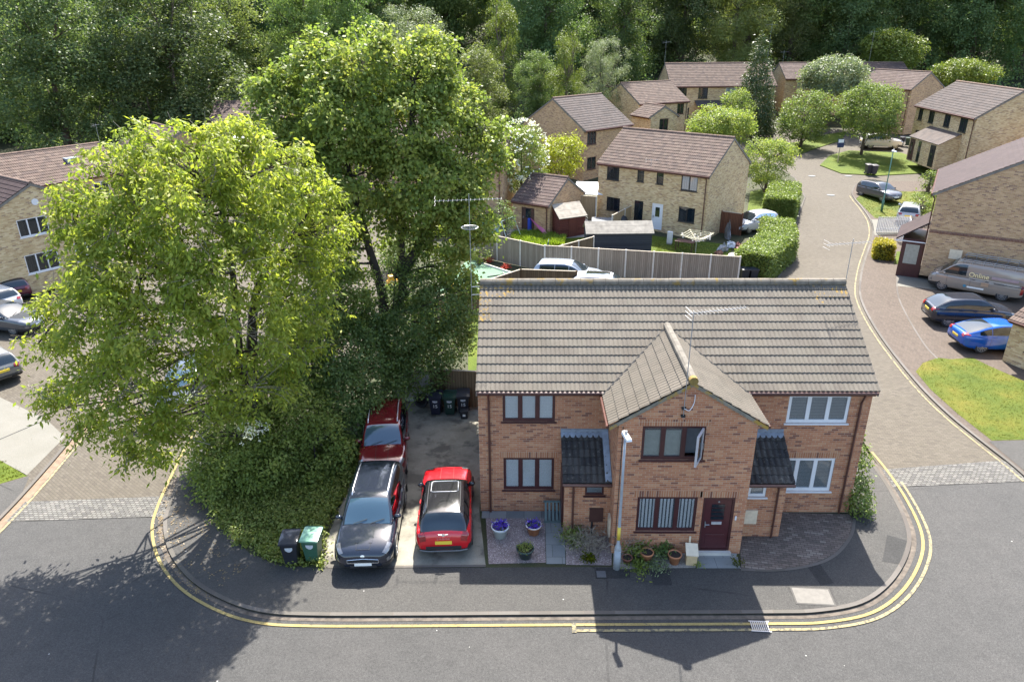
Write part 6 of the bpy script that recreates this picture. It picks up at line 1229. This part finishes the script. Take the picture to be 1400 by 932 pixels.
tree('cherry_tree', 'large lime-green cherry tree overhanging the block paved court on the left', 'tree', (-8.4, 3.0, 0), [lob(q[0]+(max(0, 190-q[0])*.36 if q[3] > .75 else 0), q[1]+6, q[2]+CYS, q[3]*(.90 if q[3] > .75 else 1.15)) for q in CH if q[1] > 195], lf_cherry, .175, .42, 78, 40, .19, .6,
     trunk=[[(-8.4, 3.0, 0), (-8.35, 2.7, 2.2), (-8.5, 2.3, 4.2), tuple(onY(318, 372, 1.7)), tuple(onY(300, 270, 1.7))], [(-8.4, 2.8, 3), tuple(onY(280, 430, 0.9)), tuple(onY(200, 420, 0.3)), tuple(onY(130, 400, 0.3))], [(-8.4, 2.6, 3.4), tuple(onY(350, 400, 2.3)), tuple(onY(395, 330, 3.0))]], r=.19, bark=m_barkd, seed=11, up=.45, low=-.6, twigs=520, flat=.5, shell=(.55, 1.1), keep=.3, gap=.40, gs=1.25)
SY = [(500, 75, 10, 1.7), (430, 105, 10, 1.6), (565, 95, 10.5, 1.6), (385, 150, 9.5, 1.3), (470, 150, 9, 2.0), (550, 165, 9.5, 2.0), (615, 150, 10.5, 1.6), (655, 200, 11, 1.2), (410, 210, 9.5, 1.6), (490, 230, 8.8, 1.9), (575, 240, 9.2, 2.0), (630, 255, 10, 1.5), (660, 165, 11, 1.0), (395, 270, 9.8, 1.2), (455, 290, 9.2, 1.4), (610, 310, 9.8, 1.3), (650, 290, 10.3, .9), (550, 300, 9.6, 1.1), (440, 60, 10.5, .9), (590, 60, 10.8, 1.0), (370, 110, 9.8, .8), (620, 350, 9.6, .9), (455, 345, 9, 1.1), (425, 330, 9.2, 1.0)]
tree('sycamore_tree', 'tall twin-stemmed sycamore rising beside the terrace, green seed clusters in its crown', 'tree', (-4.9, 9.6, 0), [lob(q[0], q[1]+14, q[2], q[3]*.92) for q in SY], lf_syc, .165, .75, 74, 50, .22, .35,
     trunk=[[(-4.9, 9.6, 0), (-4.75, 9.6, 3.0), tuple(onY(550, 400, 9.6)), tuple(onY(548, 300, 9.6)), tuple(onY(562, 180, 9.8)), tuple(onY(565, 110, 10))], [(-5.0, 9.6, 2.2), tuple(onY(524, 410, 9.5)), tuple(onY(505, 340, 9.4)), tuple(onY(478, 240, 9.4)), tuple(onY(455, 150, 9.6))], [tuple(onY(546, 380, 9.6)), tuple(onY(575, 330, 9.7)), tuple(onY(610, 240, 10))]], r=.24, bark=m_barkd, seed=21, up=.4, twigs=260, shell=(.6, 1.1), keep=.3, gap=.30, gs=1.1)
BU = [('ivy_thicket', 'dark ivy-clad thicket below the sycamore, up against the slatted fence', [(600, 420, 9, 1.2), (565, 450, 8.6, 1.4), (610, 470, 8.5, 1.1), (530, 470, 8.2, 1.4), (575, 500, 8, 1.2), (560, 395, 9.4, .9), (625, 440, 9.2, .9), (520, 420, 8.9, 1.0), (588, 385, 9.5, .7), (545, 355, 9.6, .6), (635, 395, 9.5, .6)], lf_ivy, 31, (-4.2, 8.8, 0)),
 ('tall_shrub', 'broad dark green shrub mass beside the parked red suv', [(510, 500, 6.5, 1.3), (470, 480, 6.5, 1.4), (520, 545, 5.8, 1.0), (480, 540, 5, 1.2), (440, 500, 5.6, 1.4), (455, 560, 4.4, 1.1), (490, 585, 4.2, .9), (500, 455, 7.4, 1.1)], lf_ivy, 32, (-5.4, 6, 0)),
 ('tall_shrub', 'rounded mid green shrub above the weedy bank, in front of the thicket', [(440, 600, 2.8, .95), (410, 570, 3, 1.1), (465, 625, 2.4, .7), (425, 640, 1.8, .7), (385, 610, 2.2, .9)], lf_bush, 33, (-6.4, 2.6, 0)),
 ('hedge_shrub', 'tangled green hedge shrub at the corner of the left court', [(300, 590, 2.6, 1.0), (335, 570, 3, 1.2), (290, 630, 1.9, .85), (330, 630, 1.5, .9), (365, 640, 1.2, .8), (300, 665, .9, .6), (345, 550, 3.4, 1.0), (375, 545, 3.4, 1.0), (285, 560, 3.2, .8), (275, 600, 2.6, .55)], lf_bush, 34, (-9, 2.4, 0)),
 ('tall_shrub', 'shady green shrub between the cherry trunk and the thicket', [(410, 510, 5, 1.2), (380, 480, 5, 1.2), (430, 450, 6.4, 1.2), (460, 420, 7.4, 1.1), (480, 395, 8, 1.0), (440, 400, 8, .9)], lf_bush, 35, (-7, 5.5, 0))]
for nm, lb, L_, mt, sd, b in BU: tree(nm, lb, 'shrub', b, [lob(*q) for q in L_], mt, .12, .64, 150, 32, .20, .2, r=.05, gap=.30, gs=1.3, seed=sd, up=.35, low=-.9, shell=(.7, 1.08), keep=.15, bark=m_barkd)
tuft('elder_blossom', 'spray of creamy white blossom hanging on the corner hedge', onY(348, 592, .9), .55, .35, lf_white, 45, .07, .8, 41, cat='blossom')
bank = [tuple(at(*p))[:2] for p in ((282, 660), (292, 712), (322, 742), (362, 762), (400, 774), (440, 774), (446, 720), (470, 680), (495, 640), (440, 620), (360, 600), (300, 620))]
grass('weeds', bank, 5000, .15, lf_weed, 51, .16, label='rough weeds and grass on the shady bank', lump=.5)
g = rs(52); bq = np.array(bank); P_ = bq.min(0)+(bq.max(0)-bq.min(0))*g.rand(2600, 2); P_ = P_[inpoly(P_, bank)]; hz = .06+.22*g.rand(len(P_))*(1+np.clip((P_[:, 1]+.5)*.35, 0, 1.6))
V_, Q_, rn = leaves(np.stack([P_[:, 0], P_[:, 1], hz], 1), np.tile([0, -.2, 1.], (len(P_), 1)), 13, .085, .7, .12, .1, 6, .7); tag(gridmesh('ground_cover', V_, Q_, None, lf_weed, None, rn), 'leafy nettles and weeds covering the bank', kind='stuff')
def mixgrass(poly, n, h, mat, sd): grass('grass', [tuple(p)[:2] for p in poly], n, h, mat, sd, .10, .008)
mixgrass(lawn_r, 3000, .022, lf_grass, 53); mixgrass(verge_r, 2200, .05, lf_grass, 54); mixgrass(lg, 1200, .05, lf_grass, 55)
grass('long_grass', [tuple(p)[:2] for p in px((702, 350), (745, 338), (770, 338), (772, 326), (745, 318), (700, 322))], 4200, .42, leafmat('lime_grass', [(.13, .20, .02), (.18, .25, .025), (.22, .29, .03), (.26, .31, .05)], .4), 56, .07, label='long lime green grass in the back garden')
mixgrass(px((890, 352), (985, 358), (985, 336), (900, 326)), 2500, .08, lf_weed, 57)
g = rs(88); kk = kerb[4:40]; n_ = 420; id_ = g.randint(0, len(kk), n_); pp_ = np.array([(kk[i].x, kk[i].y) for i in id_]); nn_ = np.array([tuple((offset(kk, 1.)[i]-kk[i]).xy) for i in range(len(kk))])[id_]
d_ = np.where(g.rand(n_) < .5, -.12*g.rand(n_), 1.2*g.rand(n_)+.15); P_ = pp_+nn_*d_[:, None]+g.normal(size=(n_, 2))*.06; z_ = np.where(d_ < 0, -.04, .022)
V_, Q_, rn = leaves(np.stack([P_[:, 0], P_[:, 1], z_], 1), np.tile([0, 0, 3.], (n_, 1)), 2, .07, .55, .05, 0, 4, 3., flat=.0); tag(gridmesh('leaf_litter', V_, Q_, None, leafmat('dead_leaf', [(.10, .06, .03), (.15, .10, .05), (.19, .14, .06), (.08, .06, .03)], .1), None, rn), 'brown leaf litter along the shaded kerb', kind='stuff')
hedgebox('clipped_hedge', 'long bright clipped hedge beside the road, nearer of two', [at(1006, 384)+Vector((.9, 0, 0)), (19.9, 30.0, .0), (20.6, 33.2, T(33.2))], 2.2, 1.95, lf_hedge, .13, 9500, 61)
hedgebox('clipped_hedge', 'tall bright clipped hedge beside the road, farther one', [(22.6, 38.6, T(38.6)), (24.6, 43.6, T(43.6))], 2.4, 1.9, lf_hedge, .14, 6500, 62)
hedgebox('golden_hedge', 'square golden-leaved hedge before the white pickets', [at(1195, 354)+Vector((.3, .6, 0)), at(1222, 356)+Vector((0, .6, 0))], 1.5, 1.15, lf_goldh, .10, 3600, 63)
def T3(x, y): return (x, y, T(y))
def ball(name, label, cat, px_, Y, top, bot, rpx, mat, leaf, seed, n=9, rz=1., trunk=.14, dens=26, per=16, **k):
    """crown centred at photo column px_, spanning rows top..bot at depth Y"""
    c = onY(px_, (top+bot)/2, Y); m = mpp(c); Rr = rpx*m; Hh = (bot-top)/2*m; g = rs(seed); L_ = [(c.x, c.y, c.z, Rr*.80, Hh*.84)]
    for i in range(n):
        a = 2*PI*i/n+g.rand()*.5; e = (g.rand()*2.3-1.05); rr = Rr*.60*math.cos(e*.9); L_.append((c.x+rr*math.cos(a), c.y+rr*math.sin(a), c.z+Hh*.62*math.sin(e), Rr*(.34+.12*g.rand()), Hh*(.32+.12*g.rand())))
    return tree(name, label, cat, T3(c.x, Y), L_, mat, leaf*.72, .65, dens, per*2, max(.16, leaf*1.0), .25, r=trunk, seed=seed, low=-.95, **k)
ball('round_tree', 'round clipped street tree with a clear trunk on the island lawn', 'tree', 1188, 62.2, 112, 192, 47, lf_lime, .26, 101, 11, dens=34, per=12)
ball('round_tree', 'round street tree, bushier and low, left of the clear-trunked one', 'tree', 1101, 66.5, 119, 194, 39, lf_lime, .26, 102, 11, dens=30, per=12)
ball('pale_tree', 'paler loose street tree behind the two round ones', 'tree', 1142, 76, 74, 132, 47, lf_willow, .3, 103, 11)
ball('green_tree', 'fresh green tree in front of the dark wood, above the far terrace', 'tree', 1218, 88, 40, 98, 42, lf_birch, .34, 104, 10)
ball('yellowish_bush', 'round bush with yellowish side below the wood on the right', 'bush', 1318, 80, 80, 122, 42, lf_birch, .3, 105, 9)
ball('blossom_shrub', 'dense shrub speckled with white blossom above the brick garage', 'shrub', 713, 40, 168, 268, 38, lf_bush, .16, 106, 12, dens=46)
g = rs(77); sb = bpy.data.objects.get('blossom_shrub'); cc = onY(713, 215, 40); C_ = g.normal(size=(330, 3)); C_ /= np.linalg.norm(C_, axis=1)[:, None]; C_ = C_[C_[:, 1] < .45]; 
V_, Q_, rn = leaves(np.array(cc-sb.location)+C_*np.array([38*mpp(cc)*1.0, 38*mpp(cc)*1.0, 50*mpp(cc)*1.02]), C_, 4, .15, .9, .06, 0, 5, .6); gridmesh('blossom', V_, Q_, None, lf_white, sb, rn)
ball('golden_shrub', 'bright golden-yellow shrub beside the buff gable', 'shrub', 768, 47, 182, 246, 31, lf_yellow, .22, 107, 9, dens=34)
ball('flowering_shrub', 'white-flecked garden shrub behind the playhouse', 'shrub', 690, 33.5, 268, 318, 16, lf_ivy, .14, 108, 7, dens=40)
ball('mixed_shrub', 'large rounded green shrub below the tall conifer, left one', 'shrub', 985, 58, 146, 202, 48, lf_syc, .26, 109, 11)
ball('mixed_shrub', 'reddish-green garden tree at the corner of the buff house', 'tree', 1052, 47, 182, 256, 36, lf_syc, .2, 110, 11, dens=32)
ball('mixed_shrub', 'green bush beside the conifer, facing the road', 'shrub', 1008, 66, 120, 178, 26, lf_bush, .26, 111, 8)
ball('garden_bush', 'dark garden bush at the corner of the plum roof', 'bush', 1272, 47, 232, 260, 12, lf_lime, .2, 112, 7); ball('garden_bush', 'pale loose bush against the gable house by the verge', 'bush', 1262, 38.5, 262, 296, 18, lf_hedge, .18, 113, 8)
ball('small_shrub', 'small leafy shrub overhanging the green turf', 'shrub', 655, 28.5, 336, 356, 16, lf_birch, .15, 114, 7); ball('hidden_tree', 'sunlit lime shrub glimpsed between the sycamore stems', 'shrub', 540, 27, 318, 382, 26, lf_hedge, .2, 115, 8)
# conifer
b = at(1026, 188); cn = []; h_ = 13.0*.9
for i in range(11): f = i/10; cn.append((b.x, b.y, b.z+1.0+f*(h_-1.2), 2.3*(1-f)**.8+.3, 1.1))
tree('conifer', 'tall narrow dark conifer with browning tip beside the far terrace', 'tree', tuple(b), cn, lf_conif, .26, .5, 60, 12, .28, .5, r=.16, seed=121, up=.3, limbs=False, low=-.6)
# the wood: five kinds, each tree an object of its own
def woodtree(name, label, mat, H_, Rr, leaf, seed, n=14, asp=.6, dens=13, per=17, low=-.8, slim=1., droop=.3, sp=1.1):
    g = rs(seed); L_ = []
    for i in range(n):
        f = i/(n-1); z = H_*(.16+.80*f); w = Rr*math.sin(PI*(.26+.62*f))**.8; a = i*2.4+g.rand(); rr = w*.62*(.5+.5*g.rand()); L_.append((rr*math.cos(a), rr*math.sin(a), z-H_*.03, Rr*(.34+.2*g.rand())*slim, Rr*(.32+.16*g.rand())))
    return tree(name, label, 'tree', (0, 0, 0), L_, mat, leaf*.68, asp, dens*1.7, int(per*2.1), leaf*sp, droop, r=.3, seed=seed, low=low, up=.45, bark=m_bark, gap=.42, gs=.5)
W1 = woodtree('woodland_tree', 'tree', lf_woodd, 18, 6.2, .36, 201, 18, dens=15); W2 = woodtree('woodland_tree', 'tree', lf_wood, 16, 5.0, .33, 202, 15, dens=16); W3 = woodtree('woodland_tree', 'tree', lf_wood2, 17, 5.4, .35, 203, 16, dens=15)
W4 = woodtree('willow_tree', 'tree', lf_willow, 14, 4.6, .26, 204, 15, .3, dens=20, per=22, droop=.7); W5 = woodtree('birch_tree', 'tree', lf_birch, 15, 3.0, .24, 205, 15, .45, dens=34, per=20, droop=1.1)
used = set()
def plant(proto, px_, Y, s, rz, label, group=None, sx=1.):
    d = ray(px_, 100); P_ = CAM+d*(Y-CAM[1])/d[1]; loc = (float(P_[0]), Y, T(Y)-.2); sc_ = (s*sx, s*sx, s)
    if proto.name not in used:
        used.add(proto.name); o = proto; o.location = loc; o.rotation_euler = (0, 0, rz); o.scale = sc_; o['label'] = label
        if group: o['group'] = group
        return o
    return dup(proto, loc, rz, sc_, label, group)
plant(W1, 235, 66, 1.12, .3, 'huge dark tree with a bare trunk behind the left houses', sx=1.25); plant(W1, 70, 60, 1.1, 2.1, 'huge dark tree cut by the left edge, over the pinkish roof', sx=1.2); plant(W2, 320, 78, 1.15, 1.1, 'dark tree at the right shoulder of the huge left one', sx=1.1)
plant(W3, 415, 84, 1.1, .7, 'sunlit green tree above the sycamore, left of the willow'); plant(W2, 480, 92, 1.2, 2.9, 'dark rounded tree filling the gap behind the sycamore top')
plant(W4, 575, 76, 1.02, .2, 'pale grey-green willow behind the sycamore', sx=1.25); plant(W5, 688, 80, 1.0, .4, 'slim yellowish birch with drooping twigs'); plant(W4, 826, 72, .80, 1.9, 'pale willow at the wood edge above the buff gable'); plant(W5, 775, 70, .86, 2.2, 'yellow-green birch leaning on the pale willow')
plant(W2, 735, 74, .62, 1.2, 'low dark tree between birch and willow'); plant(W3, 655, 64, .66, 2.4, 'small fresh green tree right of the sycamore', sx=1.1); plant(W3, 600, 58, .6, .4, 'small green tree showing through the sycamore crown')
for k, (x_, Y_, s_, pr) in enumerate(((745, 92, 1.15, W1), (850, 90, 1.1, W2), (930, 98, 1.12, W1), (1000, 96, 1.05, W3), (1075, 100, 1.15, W2), (1150, 98, 1.2, W1), (1235, 102, 1.15, W2), (1320, 98, 1.2, W1), (1395, 96, 1.15, W2))):
    plant(pr, x_, Y_, s_, k*1.3, ['broad dark tree rising behind the yellowish birch', 'dark tree directly behind the pale willow', 'tall sunlit-topped tree behind the pink terrace roof', 'lighter green tree left of the conifer tip', 'dark tree right of the conifer tip', 'tall dark tree above the pale street tree', 'dark tree behind the fresh green one', 'large dark tree above the yellowish bush', 'dark tree at the top right corner'][k], 'trees at the edge of the wood')
for k, (x_, Y_, s_) in enumerate(((20, 78, 1.0), (150, 84, 1.05), (-40, 70, 1.0), (270, 90, 1.1), (120, 98, 1.1), (360, 96, 1.05))): plant((W2, W1, W2, W3, W2, W1)[k], x_, Y_, s_, k*2., 'dark tree filling the wood behind the two huge left trees', 'trees behind the huge left ones', 1.25)
g = rs(9); k = 0
for Y_ in (106, 118, 132, 148):
    for x_ in np.arange(-60, 1480, 96):
        k += 1; plant((W1, W2, W2, W3, W1)[k % 5] if Y_ > 100 else W2, x_+g.rand()*60-30, Y_+g.rand()*9-4, 1.0+.35*g.rand(), g.rand()*6, 'dark woodland tree deep in the wood behind the front row', 'trees deep in the wood', 1.1)
for k, x_ in enumerate(np.arange(-150, 0, 75)): plant(W1, x_, 74+6*k, 1.1, k, 'dark woodland tree deep in the wood behind the front row', 'trees deep in the wood', 1.1)
# undergrowth at the foot of the wood
g = rs(31); n_ = 3600; xs_ = -100+220*g.rand(n_); ys_ = 68+75*g.rand(n_)**1.6+np.where(xs_ > 15, 18, 0); C_ = np.stack([xs_, ys_, np.array([T(y) for y in ys_])+g.rand(n_)*2.4], 1); V_, Q_, rn = leaves(C_, np.tile([0, -.3, 1.], (n_, 1)), 22, .4, .6, .7, .2, 3, .3)
tag(gridmesh('undergrowth', V_, Q_, None, lf_wood, None, rn), 'dark undergrowth at the foot of the wood', kind='stuff')
# ---------------------------------------------------------------- camera, sun, sky
cam = bpy.data.cameras.new('Camera'); co = bpy.data.objects.new('Camera', cam); COL.objects.link(co); S.camera = co
M_ = Matrix((_r, _u, -_f)).transposed().to_4x4(); M_.translation = Vector(CAM); co.matrix_world = M_
cam.sensor_width = 36; cam.lens = 36*F/1400; cam.clip_end = 2000; cam.clip_start = .5
SUN = Vector((.085, .70, 1.)).normalized(); el = math.asin(SUN.z); az = math.atan2(SUN.x, SUN.y)
sl = bpy.data.lights.new('sun', 'SUN'); sl.energy = 5.0; sl.angle = R(.53); sl.color = (1, .955, .88); so_ = bpy.data.objects.new('sun', sl); COL.objects.link(so_); so_.rotation_euler = (-SUN).to_track_quat('-Z', 'Y').to_euler(); so_.location = (0, 0, 60)
w = bpy.data.worlds.new('World'); S.world = w; w.use_nodes = True; nt = w.node_tree; nt.nodes.clear()
sk = nt.nodes.new('ShaderNodeTexSky'); sk.sky_type = 'NISHITA'; sk.sun_disc = False; sk.sun_elevation = el; sk.sun_rotation = az; sk.air_density = 1.0; sk.dust_density = 2.; sk.ozone_density = 1.
bg = nt.nodes.new('ShaderNodeBackground'); bg.inputs['Strength'].default_value = .14; ou = nt.nodes.new('ShaderNodeOutputWorld'); nt.links.new(sk.outputs[0], bg.inputs[0]); nt.links.new(bg.outputs[0], ou.inputs[0])
v = S.view_settings; v.view_transform = 'Standard'; v.look = 'None'; v.gamma = 1; v.use_curve_mapping = False; v.exposure = 1.95
S.render.engine = 'CYCLES'; S.cycles.max_bounces = 6; S.cycles.transparent_max_bounces = 8; S.render.resolution_x = 1024; S.render.resolution_y = 681
